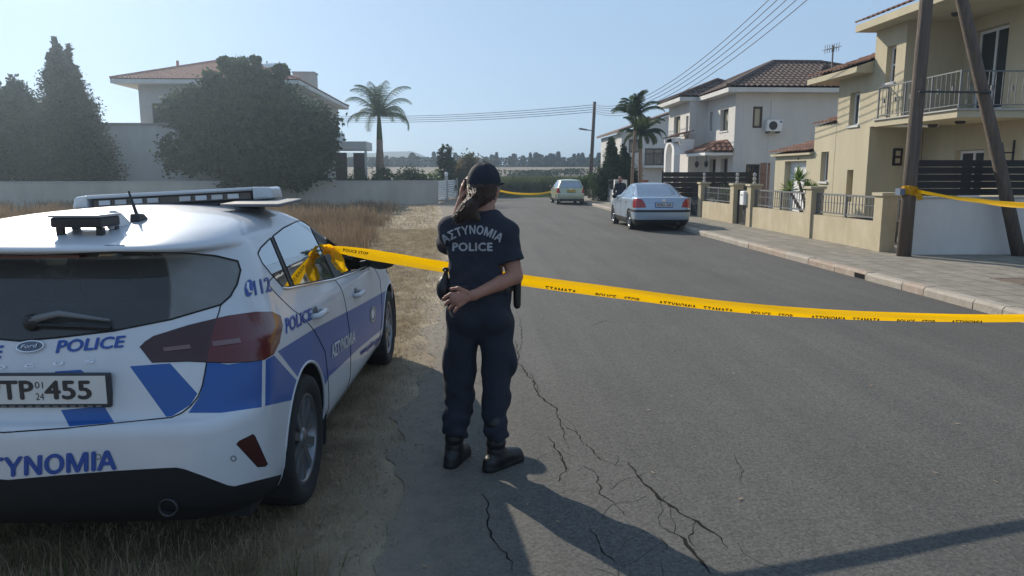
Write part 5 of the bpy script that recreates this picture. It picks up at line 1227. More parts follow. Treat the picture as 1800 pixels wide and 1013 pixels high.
# number plate
pl = MB(); PXC = .095; py0 = -.738; pl.box(PXC-.268, PXC+.268, py0, py0+.03, .764, .894); plo = local(pl, 'number_plate_frame', M['plate_black'], pc, bevel=.006)
mb = MB(); mb.box(PXC-.258, PXC+.258, py0-.003, py0-.0005, .781, .888); local(mb, 'number_plate', M['plate_white'], plo)
def flat_text(s, cx, z0, h, y, m, parent, width=None, bold=.0, name='lettering', spacing=1.0):
    vs, fs = text_mesh(s, 1.0, bold, spacing); X = [v.x for v in vs]; Y = [v.y for v in vs]; k = h/(max(Y)-min(Y)); kx = (width/(max(X)-min(X))) if width else k
    mb = MB(); mb.add([(cx+(v.x-(min(X)+max(X))/2)*kx, y-v.z*.0002, z0+(v.y-min(Y))*k) for v in vs], fs); return local(mb, name, m, parent, fixn=False)
yt = py0-.0045
flat_text('PTP', PXC-.095, .798, .074, yt, M['plate_black'], plo, .175, .022); flat_text('455', PXC+.118, .798, .074, yt, M['plate_black'], plo, .175, .022)
flat_text('01', PXC+.013, .841, .026, yt, M['plate_black'], plo, .03); flat_text('24', PXC+.013, .797, .026, yt, M['plate_black'], plo, .03)
mb = MB(); mb.box(PXC-.258, PXC-.222, py0-.0042, py0-.0032, .781, .888); local(mb, 'country_band', LB, plo)
mb = MB(); 
for k in range(14): mb.box(PXC-.20+k*.032, PXC-.18+k*.032, py0-.003, py0-.001, .768, .775)
local(mb, 'frame_print', M['rail'], plo)
# wiper, brake light, sensors, exhaust
h0, n0 = hit_px((60,566)); h1, n1 = hit_px((196,566)); hm, nm = hit_px((110,556))
mb = MB(); mb.smooth = True; mb.tube([h0+n0*.02, hm+nm*.03, h1+n1*.016], [.016, .013, .006], 8); wp = local(mb, 'wiper_arm', mat('faded_grey_plastic', (.16,.17,.18), .5), pc)
mb = MB(); a_, na = hit_px((60,573)); b_, nb = hit_px((198,578)); mb.tube([a_+na*.012, b_+nb*.012], .009, 6); local(mb, 'wiper_blade', M['black_plastic'], wp)
mb = MB(); mb.smooth = True; mb.lathe(h0+n0*.0, [(.032, 0), (.032, -.02), (.022, -.03), (0, -.034)], 14, 'y'); local(mb, 'wiper_hub', M['black_plastic'], wp)
mb = MB(); mb.box(-.17, .17, -.515, -.45, 1.302, 1.313); local(mb, 'brake_light', M['tail_red'], pc)
for c in ((410,806), (173,803)): disc_px(c, 5.2, 5.2, M['rail'], 'parking_sensor', inner=.7)
mb = MB(); mb.smooth = True; ex = hit_px((298,890)); ex = Vector((ex[0].x, ex[0].y-.012, ex[0].z)) if ex[0] else Vector((.56,-.8,.34)); mb.lathe(ex, [(.034, .2), (.036, 0), (.034, -.008), (.030, 0), (.028, .15), (0, .15)], 20, 'y'); local(mb, 'exhaust_tip', mat('sooty_steel', (.07,.07,.072), .5, metal=.6), pc)
mb = MB(); mb.box(-.74, .74, -.40, 3.3, .17, .30); local(mb, 'underbody', M['inside'], pc)
# wheels
for s in (1, -1):
    for y in AY: make_wheel(pc, s*(.868-.105), y, WR, .205, s)
for y in AY: wheel_well(pc, y, WR+.01, .376, .858, .60)
for y in AY:   # arch lips
    for s in (1, -1):
        mb = MB(); mb.smooth = True; P = []
        for k in range(31):
            a = math.pi*(-.08+1.16*k/30); yy, zz = y+.373*math.cos(a), WR+.01+.373*math.sin(a); h = bvh_pc.ray_cast(Vector((2, yy, zz)), Vector((-1, 0, 0)))
            if h[0]: P.append((s*(h[0].x-.004), yy, zz))
        mb.tube(P, .009, 6); local(mb, 'arch_lip', paint, pc)
# door handles, mirrors
for s in (1, -1):
    for (yy, zz, d) in ((.40, .905, dR), (1.42, .845, dF)):
        h = bvh_pc.ray_cast(Vector((2, yy, zz)), Vector((-1, 0, 0)))[0]
        mb = MB(); mb.smooth = True; mb.tube([(s*(h.x+.0), yy-.09, zz), (s*(h.x+.035), yy-.07, zz), (s*(h.x+.038), yy+.07, zz), (s*(h.x+.0), yy+.1, zz)], [.014, .017, .017, .012], 8); local(mb, 'door_handle', paint, d[0] if s > 0 else d[1])
        mb = MB(); mb.lathe((s*(h.x+.001), yy, zz-.015), [(0, .002), (.05, .001), (.055, 0)], 16, 'x'); local(mb, 'handle_recess', M['rail'], d[0] if s > 0 else d[1])
    mb = MB(); mb.smooth = True
    mb.lathe((s*.93, 2.02, 1.0), [(0, -.06), (.05, -.055), (.08, -.03), (.085, .02), (.07, .07), (.035, .1), (0, .105)], 16, 'y')
    mb.v = [((x-s*.93)*1.35+s*.93, y, (z-1.0)*.85+1.0) for x, y, z in mb.v]; mo = local(mb, 'door_mirror', M['black_plastic'], dF[0] if s > 0 else dF[1])
    mb = MB(); mb.bar((s*.78, 2.02, .965), (s*.88, 2.02, .98), .05); local(mb, 'mirror_arm', M['black_plastic'], dF[0] if s > 0 else dF[1])
# cabin
for x in (-.36, .36): seat(pc, x, 1.15, .42)
seat(pc, 0, .18, .45, 1.2, .5, rest=False)
for x in (-.42, .0, .42):
    mb = MB(); mb.box(x-.13, x+.13, -.02, .07, 1.05, 1.22); local(mb, 'headrest', M['inside'], pc, bevel=.035)
mb = MB(); mb.box(-.68, .68, 1.75, 2.1, .75, .98); local(mb, 'dashboard', M['inside'], pc, bevel=.05)
mb = MB(); mb.smooth = True; mb.tube([(-.36+.18*math.cos(a), 1.62+.05*math.sin(a), .95+.17*math.sin(a)) for a in np.linspace(0, 6.283, 25)], .014, 6); local(mb, 'steering_wheel', M['inside'], pc)
mb = MB(); mb.box(-.66, .66, -.55, .1, .62, .66); local(mb, 'parcel_shelf', M['inside'], pc)
# ---- roof gear
def roofz(x, y): return bvh_pc.ray_cast(Vector((x, y, 3)), Vector((0, 0, -1)))[0].z
lbz = 1.476
q0 = Vector((-.60, .55, 0)); q1 = Vector((.60, .55, 0))
lbar = empty('light_bar'); lbar.parent = pc; LBY = .22; LBX = .86
def lb_local(mb, *a, **k):
    mb.v = [(x*LBX+.02, y+LBY, z+.044*x-.044) for x, y, z in mb.v]; return local(mb, *a, **k)
M['lens_clear'] = mat('clear_lens', (.55,.57,.58), .12, coat=.8)
def rounded(y0, y1, z0, z1, r=.02): return [(y0+r, z0), (y1-r, z0), (y1, z0+r), (y1, z1-r), (y1-r, z1), (y0+r, z1), (y0, z1-r), (y0, z0+r)]
mb = MB(); mb.prism(rounded(.42, .70, lbz, lbz+.03, .008), 'x', -.62, .62); lb_local(mb, 'base', M['black_plastic'], lbar)
mb = MB(); mb.prism(rounded(.43, .69, lbz+.082, lbz+.102, .008), 'x', -.52, .52); lb_local(mb, 'cover', M['lens_clear'], lbar, bevel=.004)
mb = MB(); mb.prism(rounded(.46, .66, lbz+.031, lbz+.081, .008), 'x', -.50, .50); lb_local(mb, 'core', mat('smoked_lens', (.06,.065,.07), .15, coat=.8), lbar)
for s in (1, -1):
    mb = MB(); mb.smooth = False
    mb.add([(s*.521, .43, lbz+.031), (s*.521, .69, lbz+.031), (s*.521, .69, lbz+.103), (s*.521, .43, lbz+.103), (s*.64, .46, lbz+.033), (s*.64, .66, lbz+.033), (s*.625, .65, lbz+.096), (s*.625, .47, lbz+.096)], [(0,1,2,3),(4,7,6,5),(0,4,5,1),(1,5,6,2),(2,6,7,3),(3,7,4,0)])
    lb_local(mb, 'end_lens', M['lens_clear'], lbar, bevel=.012)
for k in range(9):
    x = -.46+k*.102
    if k in (4,): continue
    mb = MB(); mb.box(x, x+.07, .452, .459, lbz+.045, lbz+.07); lb_local(mb, 'led_module', M['lens_clear'] if k % 2 else M['alu'], lbar)
for s in (1, -1):
    mb = MB(); mb.box(s*.47-.06, s*.47+.06, .5, .62, roofz(.42,.77)-.01, lbz-.002); lb_local(mb, 'mounting_foot', M['black_plastic'], lbar, bevel=.01)
mb = MB(); mb.prism([(.36, 1.462), (.80, 1.475), (.80, 1.49), (.36, 1.478)], 'x', .40, .70); local(mb, 'roof_panel', M['rail'], pc, bevel=.006)
rc = empty('roof_camera_box'); rc.parent = pc; h, n = hit_px((148,410)); rz = h.z; cx, cy = h.x, h.y
mb = MB(); mb.box(cx-.10, cx+.10, cy-.06, cy+.10, rz+.026, rz+.066); local(mb, 'housing', M['black_plastic'], rc, bevel=.008)
mb = MB(); mb.box(cx-.105, cx+.105, cy-.065, cy+.105, rz+.067, rz+.077); local(mb, 'lid', mat('grey_lid', (.33,.33,.33), .4), rc, bevel=.004)
for dx in (-.09, .07):
    for dy in (-.04, .07): mb = MB(); mb.box(cx+dx, cx+dx+.025, cy+dy, cy+dy+.025, rz-.01, rz+.025); local(mb, 'foot', M['black_plastic'], rc)
h, n = hit_px((212,398)); mb = MB(); mb.prism([(h.y-.09, h.z-.01), (h.y+.10, h.z-.01), (h.y+.0, h.z+.055), (h.y-.06, h.z+.075)], 'x', h.x-.018, h.x+.018); local(mb, 'shark_fin_antenna', paint, pc, bevel=.014)
h, n = hit_px((244,388)); tp = EC + eray((226,336)).normalized()*((h-EC).length); mb = MB(); mb.smooth = True; mb.tube([h, h.lerp(tp, .25), tp], [.022, .008, .004], 8); at_ = local(mb, 'whip_antenna', M['black_plastic'], pc)
mb = MB(); mb.prism([(h.y-.05, h.z-.01), (h.y+.09, h.z-.015), (h.y+.02, h.z+.03), (h.y-.04, h.z+.035)], 'x', h.x-.02, h.x+.02); local(mb, 'antenna_base', M['black_plastic'], at_, bevel=.01)
pc.location = PLOC; pc.rotation_euler = (0, 0, PRZ)
tag(pc, 'white and blue police patrol car with roof light bar parked on the dry verge', 'police car')
for nm in ('light_bar', 'roof_camera_box'): pass
hb.free()
# ================================================================ people (smooth implicit surfaces)
from mathutils import noise as mnoise
class Field:
    def __init__(s, lo, hi, res):
        s.lo = np.array(lo, float); s.res = res; s.n = np.ceil((np.array(hi)-s.lo)/res).astype(int)+1; s.D = np.full(s.n, 1.0, np.float32)
    def _win(s, lo, hi):
        a = np.clip(np.floor((lo-s.lo)/s.res).astype(int), 0, s.n); b = np.clip(np.ceil((hi-s.lo)/s.res).astype(int)+1, 0, s.n)
        if (b <= a).any(): return None
        g_ = np.meshgrid(*[s.lo[i]+np.arange(a[i], b[i])*s.res for i in range(3)], indexing='ij')
        return tuple(slice(a[i], b[i]) for i in range(3)), np.stack(g_, -1)
    def _mix(s, sl, d, k):
        o = s.D[sl]
        if k <= 0: s.D[sl] = np.minimum(o, d); return
        h = np.clip(.5+.5*(o-d)/k, 0, 1); s.D[sl] = o*(1-h)+d*h - k*h*(1-h)
    def cone(s, a, b, ra, rb, k=.02, flat=None, fs=1.0):
        """round cone a-b; flat: unit axis along which the section is thinner by 1/fs"""
        a = np.array(a, float); b = np.array(b, float); r = max(ra, rb)+k*2+.03
        w = s._win(np.minimum(a, b)-r, np.maximum(a, b)+r)
        if w is None: return s
        sl, p = w
        if flat is not None:
            f = np.array(flat, float); f /= np.linalg.norm(f); m = lambda q: q + (((q-a)@f)*(fs-1))[..., None]*f
            p = m(p); b = m(b[None])[0]
        ab = b-a; t = np.clip(((p-a)@ab)/max(1e-9, ab@ab), 0, 1)
        d = np.linalg.norm(p-a-t[..., None]*ab, axis=-1) - (ra+(rb-ra)*t)
        if flat is not None: d = d/ (1+(fs-1)*.5)
        s._mix(sl, d, k); return s
    def chain(s, P, Rr, k=.02, **kw):
        for i in range(len(P)-1): s.cone(P[i], P[i+1], Rr[i], Rr[i+1], k, **kw)
        return s
    def ell(s, c, r, k=.02, R3=None, cutf=None):
        c = np.array(c, float); r = np.array(r, float); m = r.max()+k*2+.02
        w = s._win(c-m, c+m)
        if w is None: return s
        sl, p = w; q = p-c
        if R3 is not None: q = q@np.array(R3)
        k0 = np.linalg.norm(q/r, axis=-1); k1 = np.linalg.norm(q/(r*r), axis=-1)
        d = k0*(k0-1)/np.maximum(k1, 1e-6)
        if cutf is not None: d = np.maximum(d, cutf(q))
        s._mix(sl, d, k); return s
    def grid(s): return np.stack(np.meshgrid(*[s.lo[i]+np.arange(s.n[i])*s.res for i in range(3)], indexing='ij'), -1)
    def clip(s, f): s.D = np.maximum(s.D, f(s.grid()).astype(np.float32)); return s
    def add(s, f): s.D = s.D + f(s.grid()).astype(np.float32); return s
    def mesh(s):
        D = s.D; D[0]=D[-1]=1; D[:,0]=D[:,-1]=1; D[:,:,0]=D[:,:,-1]=1
        n = np.array(D.shape)-1; acc = np.zeros((*n, 3), np.float32); cnt = np.zeros(n, np.float32); S = D < 0
        cs = [(i,j,k) for i in (0,1) for j in (0,1) for k in (0,1)]
        V = lambda A, c: A[c[0]:c[0]+n[0], c[1]:c[1]+n[1], c[2]:c[2]+n[2]]
        for a in cs:
            for ax in range(3):
                if a[ax]: continue
                b = list(a); b[ax] = 1; da, db = V(D, a), V(D, b); x = V(S, a) != V(S, b)
                t = np.where(x, da/np.where(x, da-db, 1), 0)
                for q in range(3): acc[..., q] += np.where(x, a[q] + (t if q == ax else 0), 0)
                cnt += x
        act = cnt > 0; ids = np.full(n, -1, np.int64); ids[act] = np.arange(act.sum())
        I = np.argwhere(act); P = (I + acc[act]/cnt[act][:, None])*s.res + s.lo
        F = []
        for ax in range(3):
            u, v = (ax+1) % 3, (ax+2) % 3; sh = [slice(None)]*3; a = [slice(None)]*3; a[ax] = slice(0, -1); b = [slice(None)]*3; b[ax] = slice(1, None)
            A, B = S[tuple(a)], S[tuple(b)]; E_ = np.argwhere(A != B)
            E_ = E_[(E_[:, u] > 0) & (E_[:, v] > 0) & (E_[:, u] < n[u]) & (E_[:, v] < n[v])]
            ins = A[tuple(E_.T)]
            def cell(du, dv): q = E_.copy(); q[:, u] += du; q[:, v] += dv; return ids[tuple(q.T)]
            q = np.stack([cell(-1,-1), cell(0,-1), cell(0,0), cell(-1,0)], 1); q[~ins] = q[~ins][:, ::-1]; F.append(q)
        F = np.concatenate(F); F = F[(F >= 0).all(1)]
        return P, F
    def build(s, name, m, parent=None, relax=2):
        P, F = s.mesh()
        for _ in range(relax):
            acc = np.zeros_like(P); c = np.zeros(len(P))
            for i in range(4): a, b = F[:, i], F[:, (i+1) % 4]; np.add.at(acc, a, P[b]); np.add.at(c, a, 1)
            P = P*.5 + .5*acc/np.maximum(c, 1)[:, None]
        return mesh_np(name, P, F, m, parent, smooth=True)
def fold(p, f, a, ph=0): return a*np.sin(p[...,0]*f*.7+np.sin(p[...,2]*f*.9+ph)*1.3+ph)*np.sin(p[...,2]*f+np.sin(p[...,0]*f*.8+p[...,1]*f*.6)*1.5+ph)
M['skin'] = mat('skin', (.36,.17,.115), .55, var=.08, vscale=14, bump=.1, bscale=120)
M['shirt'] = mat('navy_cotton', (.017,.021,.034), .9, var=.15, vscale=20, bump=.25, bscale=260)
M['trouser'] = mat('navy_twill', (.014,.017,.029), .85, var=.15, vscale=12, bump=.2, bscale=260)
M['boot'] = mat('black_leather', (.010,.010,.011), .45, bump=.2, bscale=80)
M['hair'] = mat('brown_hair', (.022,.011,.007), .55, col2=(.075,.036,.018), vscale=6, bump=.6, bscale=14, stretch=(14,14,1.2))
M['cap'] = mat('navy_cap', (.010,.013,.024), .85, bump=.2, bscale=200)
M['letter'] = mat('reflective_grey_print', (.36,.37,.40), .5)
A_ = lambda x, y, Y: np.array(at(x, y, Y))
def hand_fingers(F, wrist, knuck_c, across, along, curl, r=.0085, L=(.068,.078,.074,.058), spread=.35, thumb=None, width=.038):
    """four unequal bent fingers from the knuckle row; across: unit vector index->little; along: finger direction; curl: bend direction"""
    across, along, curl = [np.array(v, float)/np.linalg.norm(v) for v in (across, along, curl)]
    for i in range(4):
        o = (i-1.5)/1.5; b = knuck_c + across*o*width; d = along + across*o*spread*.4; d /= np.linalg.norm(d); l = L[i]
        p1 = b + d*l*.45 + curl*l*.10; p2 = p1 + (d*.85+curl*.5)*l*.32; p3 = p2 + (d*.55+curl*.8)*l*.26
        F.cone(wrist*.25+b*.75, b, .011, .0105, .008); F.chain([b, p1, p2, p3], [r*1.12, r*1.05, r*.95, r*.8], .004)
    if thumb is not None:
        t0, t1, t2 = thumb; F.chain([t0, t1, t2], [.012, .0105, .0085], .008)
# ---- the officer, seen from behind
of = empty('person', (.03, 3.98, 0))
pel, wai, che, nck, hed = A_(843,545,4.02), A_(844,487,4.02), A_(843,425,4.03), A_(849,372,4.06), A_(851,327,4.08)
shL, shR = A_(794,407,4.03), A_(890,413,4.02)
elL, haL = A_(787,436,4.28), A_(812,352,4.27)
elR, wrR, hnR = A_(905,486,3.97), A_(833,519,3.85), A_(812,524,3.83)
hipL, knL, hmL = A_(814,565,4.02), A_(809,690,4.03), A_(800,758,4.0); hipR, knR, hmR = A_(872,565,4.0), A_(873,690,3.97), A_(871,765,3.92)
anL, anR = np.array([-.115,4.0,.09]), np.array([.12,3.92,.09])
ff = Vector((.42,.907,0)).normalized(); fr_ = Vector((.907,-.42,0)).normalized(); R3h = np.array([[fr_.x,ff.x,0],[fr_.y,ff.y,0],[0,0,1]])   # head turned to the right
H_ = lambda r, f, u: hed + np.array(fr_)*r + np.array(ff)*f + np.array([0,0,u])
B = Field((-.36,3.66,-.01), (.36,4.46,1.72), .0055)
B.cone(nck-np.array([0,0,.02]), hed-np.array([0,.0,.05]), .056, .052, .02)
B.ell(hed, (.072,.092,.105), .01, R3h).ell(H_(0,.045,-.06), (.052,.05,.06), .03, R3h)                      # skull, jaw
B.cone(H_(0,.085,.0), H_(0,.112,-.03), .010, .014, .015).cone(H_(0,.09,-.065), H_(0,.094,-.066), .016, .016, .012).ell(H_(0,.085,-.1), (.022,.018,.018), .02, R3h)
for s_ in (-1, 1): B.ell(H_(s_*.074,-.005,-.02), (.010,.018,.03), .006, R3h); B.ell(H_(s_*.04,.075,-.03), (.022,.018,.02), .02, R3h)
B.chain([che, wai, pel], [.125,.115,.115], .03, flat=(0,1,0), fs=1.9).cone(shL, shR, .05, .05, .03)
B.cone(nck, che, .06, .09, .04)
B.chain([shL, elL], [.048,.04], .03).chain([elL, haL], [.038,.026], .01)
B.chain([shR, elR], [.05,.043], .03).chain([elR, elR*.65+wrR*.35, wrR], [.042,.039,.026], .012)
B.chain([pel, hipL, knL, hmL, anL], [.07,.07,.048,.045,.04], .02).chain([pel, hipR, knR, hmR, anR], [.07,.07,.048,.045,.04], .02)
B.cone(anL, anL+np.array([.06,.12,-.05]), .035,.03,.02).cone(anR, anR+np.array([.12,.1,-.05]), .035,.03,.02)
# right hand resting at the small of the back: palm, fingers fanned down to the left
kn = A_(800,527,3.822); B.chain([wrR, hnR, kn], [.025,.030,.031], .015, flat=(0,1,0), fs=1.9)
hand_fingers(B, wrR, kn, A_(812,541,3.82)-A_(790,513,3.83), A_(781,541,3.82)-kn, (.25,.9,-.3), thumb=(A_(822,514,3.83), A_(806,507,3.83), A_(793,508,3.845)))
# left hand lifted to the ear with the phone
pal = haL+np.array([.004,-.01,.045]); B.chain([haL, pal], [.025,.032], .012, flat=(1,0,0), fs=1.7)
hand_fingers(B, haL, pal+np.array([.002,.0,.035]), (0,1,.15), (.25,-.05,1), (.9,.0,-.1), L=(.062,.07,.066,.052), width=.03, thumb=(pal+np.array([.005,-.03,-.02]), pal+np.array([.03,-.045,.015]), pal+np.array([.045,-.04,.04])))
body_p = B.build('body', M['skin'], of, 1)
# shirt
S = Field((-.36,3.68,.8), (.36,4.42,1.56), .006)
S.chain([che+np.array([0,0,.03]), wai, A_(843,520,4.02)], [.172,.158,.178], .04, flat=(0,1,0), fs=1.62).cone(shL, shR, .062, .064, .05).cone(nck+np.array([0,0,-.03]), che, .062, .1, .06)
S.cone(nck-np.array([0,0,.05]), shL, .045, .055, .045).cone(nck-np.array([0,0,.05]), shR, .045, .055, .045)
sR = shR*.36+elR*.64; sL = shL*.3+elL*.7
S.chain([shR, sR, sR*2-shR], [.066,.063,.064], .03).chain([shL, sL, sL*2-shL], [.066,.064,.06], .03)
dR_ = (elR-shR)/np.linalg.norm(elR-shR); dL_ = (elL-shL)/np.linalg.norm(elL-shL)
S.clip(lambda p: np.where((np.linalg.norm(p-(sR+dR_*.1), axis=-1) < .19) & (p[...,0] > sR[0]-.075+.3*(sR[2]-p[...,2])), (p-sR)@dR_, -1.0))
S.clip(lambda p: np.where((np.linalg.norm(p-(sL+dL_*.1), axis=-1) < .17) & (p[...,1] > 4.16), (p-sL)@dL_, -1.0))
zh = float(A_(843,514,4.02)[2]); S.clip(lambda p: zh - p[...,2] + .01*np.sin(p[...,0]*25)).clip(lambda p: p[...,2]-(nck[2]+.012)-.1*(p[...,1]-4.05))
S.add(lambda p: fold(p, 34, .0045) + fold(p, 17, .007, 2) + .004*np.sin((p[...,0]*.8+p[...,2])*60+3*np.sin(p[...,0]*14))*np.clip((1.12-p[...,2])*5, 0, 1))
shirt = S.build('shirt', M['shirt'], of, 2)
# trousers with bloused hems and cargo pockets
T = Field((-.36,3.7,.14), (.36,4.3,1.08), .006)
T.chain([hipL, knL, knL*.4+hmL*.6, hmL], [.093,.080,.071,.076], .006).chain([hipR, knR, knR*.4+hmR*.6, hmR], [.095,.079,.067,.071], .006)
T.cone(A_(843,500,4.02), A_(843,545,4.02), .168, .172, .03, flat=(0,1,0), fs=1.4)
T.ell(A_(786,637,4.02), (.034,.055,.09), .02).ell(A_(899,632,3.99), (.030,.055,.09), .02)
T.ell(A_(818,562,3.94), (.07,.06,.075), .03).ell(A_(872,562,3.93), (.07,.06,.075), .03)
T.clip(lambda p: np.minimum(p[...,2]-1.04, 1)).clip(lambda p: np.where(p[...,0] < .015, hmL[2]-.02-p[...,2], hmR[2]-.02-p[...,2]) + .008*np.sin(p[...,0]*40))
T.add(lambda p: fold(p, 30, .006, 1)*np.clip((.62-p[...,2])*4+.4, .3, 1.4) + fold(p, 15, .008, 4) + .005*np.sin(p[...,2]*75+3*np.sin(p[...,0]*20)+p[...,1]*30)*np.clip((.42-p[...,2])*6, 0, 1))
T.build('trousers', M['trouser'], of, 2)
# boots
for an, hm, to in ((anL, hmL, np.array([.05,.125,0])), (anR, hmR, np.array([.115,.105,0]))):
    bt = Field(np.minimum(an, an+to)-np.array([.12,.12,.095]), np.maximum(an, an+to)+np.array([.14,.14,.25]), .005)
    z0 = 0.0; u = to/np.linalg.norm(to); hl_ = np.array([an[0], an[1], .05])-u*.045
    bt.cone(np.array([hm[0], hm[1], .28]), np.array([an[0], an[1], .08]), .056, .052, .02).cone(hl_, hl_+u*.03, .043, .045, .02)
    tp_ = np.array([an[0], an[1], .045])+to
    bt.cone(np.array([an[0], an[1], .07])+u*.03, tp_, .05, .042, .03, flat=(0,0,1), fs=1.05).cone(np.array([an[0], an[1], .02])-u*.05, np.array([tp_[0], tp_[1], .02])+u*.005, .043, .046, .008)
    bt.clip(lambda p: .004-p[...,2]).add(lambda p: .003*np.sin(p[...,2]*110)*(p[...,2] > .12))
    bt.build('boot', M['boot'], of, 1)
# cap, hair
C_ = Field(hed-np.array([.2,.2,.1]), hed+np.array([.2,.22,.16]), .004)
C_.ell(H_(0,-.004,.026), (.089,.105,.102), .005, R3h, lambda q: -.026-q[...,2]+.05*np.clip(q[...,1]*3, -1, 1)*.4)
C_.ell(H_(0,.115,.012), (.066,.075,.014), .012, R3h).ell(H_(0,0,.128), (.012,.012,.007), .003)
C_.add(lambda p: .0015*np.sin(np.arctan2(p[...,1]-hed[1], p[...,0]-hed[0])*6)*(p[...,2] > hed[2]+.02))
C_.build('cap', M['cap'], of, 1)
Hf = Field(hed-np.array([.24,.24,.36]), hed+np.array([.18,.18,.12]), .0045)
Hf.ell(H_(0,-.02,-.005), (.084,.088,.098), .01, R3h, lambda q: np.maximum(q[...,1]-.035, -q[...,2]-.1))
Hf.cone(H_(0,-.06,-.05), H_(-.005,-.05,-.1), .055, .04, .03)
p0, p1, p2, p3 = A_(838,345,3.96), A_(826,362,3.92), A_(816,378,3.895), A_(806,391,3.90)
Hf.chain([p0, p1, p2, p3], [.026,.027,.022,.008], .025, flat=(0,1,0), fs=1.5).cone(p1, A_(840,385,3.905), .028, .016, .03)
Hf.add(lambda p: .0012*np.sin((p[...,0]+.5*p[...,2])*260+2*np.sin(p[...,2]*30)) + .0014*np.sin((p[...,0]+.4*p[...,2])*120+p[...,1]*60))
hair_o = Hf.build('hair', M['hair'], of, 1)
hs_ = MB(); rs = random.Random(4)
for k in range(240):          # single strands gathered from under the cap into the ponytail
    a = rs.uniform(-1.3, 1.3); e0 = H_(.086*math.sin(a), -.02-.07*math.cos(a), rs.uniform(-.075, .02)); u = rs.gauss(0, 1); v = rs.gauss(0, 1)
    q0 = p0 + np.array([u*.016, abs(v)*-.012-.008, rs.uniform(-.01,.01)]); q1 = p1 + np.array([u*.017, -abs(v)*.012-.006, 0]); q2 = p2 + np.array([u*.016+.004*rs.gauss(0,1), -abs(v)*.010-.004, rs.uniform(-.015,.015)]); q3 = p3 + np.array([u*.013+.006*rs.gauss(0,1), -abs(v)*.006, rs.uniform(-.012,.035)])
    pts_ = [e0, (e0+q0)/2+np.array([0,-.006,.004]), q0, q1, q2, q3]; P_ = []
    for i in range(len(pts_)-1):
        a0, a1, a2, a3 = pts_[max(0,i-1)], pts_[i], pts_[i+1], pts_[min(len(pts_)-1,i+2)]
        for t_ in (0, .33, .66): P_.append(.5*((2*a1)+(a2-a0)*t_+(2*a0-5*a1+4*a2-a3)*t_*t_+(a3+3*a1-3*a2-a0)*t_**3))
    P_.append(q3); hs_.tube(P_, [.0022]*(len(P_)-2)+[.0016, .0006], 3, False)
hs_.smooth = True; so_ = hs_.build('strands', M['hair'], hair_o, fixn=False)
# eyes, belt gear
for s_ in (-1, 1):
    mb = MB(); mb.smooth = True; e_ = H_(s_*.031,.082,.0); mb.lathe(e_, [(0,-.011),(.007,-.008),(.011,0),(.007,.008),(0,.011)], 10); mb.build('eye', M['film_white'], of)
zb = float(A_(843,505,4.02)[2]); Bt = Field((-.3,3.7,zb-.05), (.3,4.3,zb+.05), .006)
Bt.cone(A_(843,470,4.02), A_(843,540,4.02), .181, .187, .0, flat=(0,1,0), fs=1.56).clip(lambda p: np.abs(p[...,2]-zb)-.024); Bt.build('duty_belt', M['boot'], of, 0)
def pouch(name, c, r, R_=0, sq=False):
    f = Field(np.array(c)-.16, np.array(c)+.16, .005); f.ell(c, r, 0); f.build(name, M['boot'], of, 1)
f = Field(A_(778,510,4.0)-.18, A_(778,510,4.0)+.18, .005); f.ell(A_(780,508,4.02), (.040,.055,.068), .01).cone(A_(784,478,4.0), A_(782,498,4.02), .011, .02, .02).cone(A_(781,474,4.02), A_(787,474,4.02), .012, .012, .01); f.build('holster', M['boot'], of, 1)
f = Field(A_(908,515,4.0)-.2, A_(908,515,4.0)+.2, .005); f.cone(A_(909,497,4.02), A_(909,535,4.02), .030, .027, .01, flat=(1,0,0), fs=1.3).cone(A_(914,468,4.04), A_(913,495,4.04), .007, .012, .01); f.build('radio_pouch', M['boot'], of, 1)
# lettering on the back of the shirt
def bvh_of(o):
    me = o.data; off = wloc(o.parent) if o.parent else Vector((0,0,0)); return BVHTree.FromPolygons([v.co+off for v in me.vertices], [tuple(p.vertices) for p in me.polygons])
sb = bvh_of(shirt); EYE = Vector((0,0,1.63))
def shirt_text(s, path, hgt, bold, name='lettering'):
    """path(u) -> (px, py) baseline; letters stand along its normal"""
    vs, fs = text_mesh(s, 1.0, bold, 1.08); X = [v.x for v in vs]; x0, x1 = min(X), max(X); H1 = max(v.y for v in vs)
    bm = bmesh.new(); vv = [bm.verts.new(v) for v in vs]
    for f in fs:
        try: bm.faces.new([vv[i] for i in f])
        except ValueError: pass
    bmesh.ops.triangulate(bm, faces=bm.faces); bmesh.ops.subdivide_edges(bm, edges=[e for e in bm.edges if e.calc_length() > .12], cuts=2, use_grid_fill=False); bmesh.ops.triangulate(bm, faces=bm.faces)
    for v in bm.verts:
        u = (v.co.x-x0)/(x1-x0); p = np.array(path(u)); t = np.array(path(u+.01))-np.array(path(u-.01)); t /= np.linalg.norm(t); nrm = np.array([t[1], -t[0]])
        q = p + nrm*hgt*v.co.y/H1; d = Vector(((q[0]-900)/1300, (506.5-q[1])/1300, -1)); d.rotate(cam.rotation_euler); d.normalize()
        h = sb.ray_cast(EYE, d)[0]; v.co = (h if h else EYE+d*4.05) - d*(.004+.0004*v.co.z)
    off = wloc(of)
    for v in bm.verts: v.co -= off
    me = bpy.data.meshes.new(name); bm.to_mesh(me); bm.free(); me.materials.append(M['letter']); o = bpy.data.objects.new(name, me); COL.objects.link(o); o.parent = shirt; return o
def arc(u): x = 781+98*u; return (x, 411.0+17.0*((u-.52)/.5)**2 )
shirt_text('ΑΣΤΥΝΟΜΙΑ', arc, 15.5, .028); shirt_text('POLICE', lambda u: (795+71*u, 441), 14.5, .03)
tag(of, 'police officer in navy uniform and cap seen from behind, hand behind back', 'person')
ph = empty('mobile_phone', tuple(A_(818,336,4.25))); c = A_(818,336,4.25)
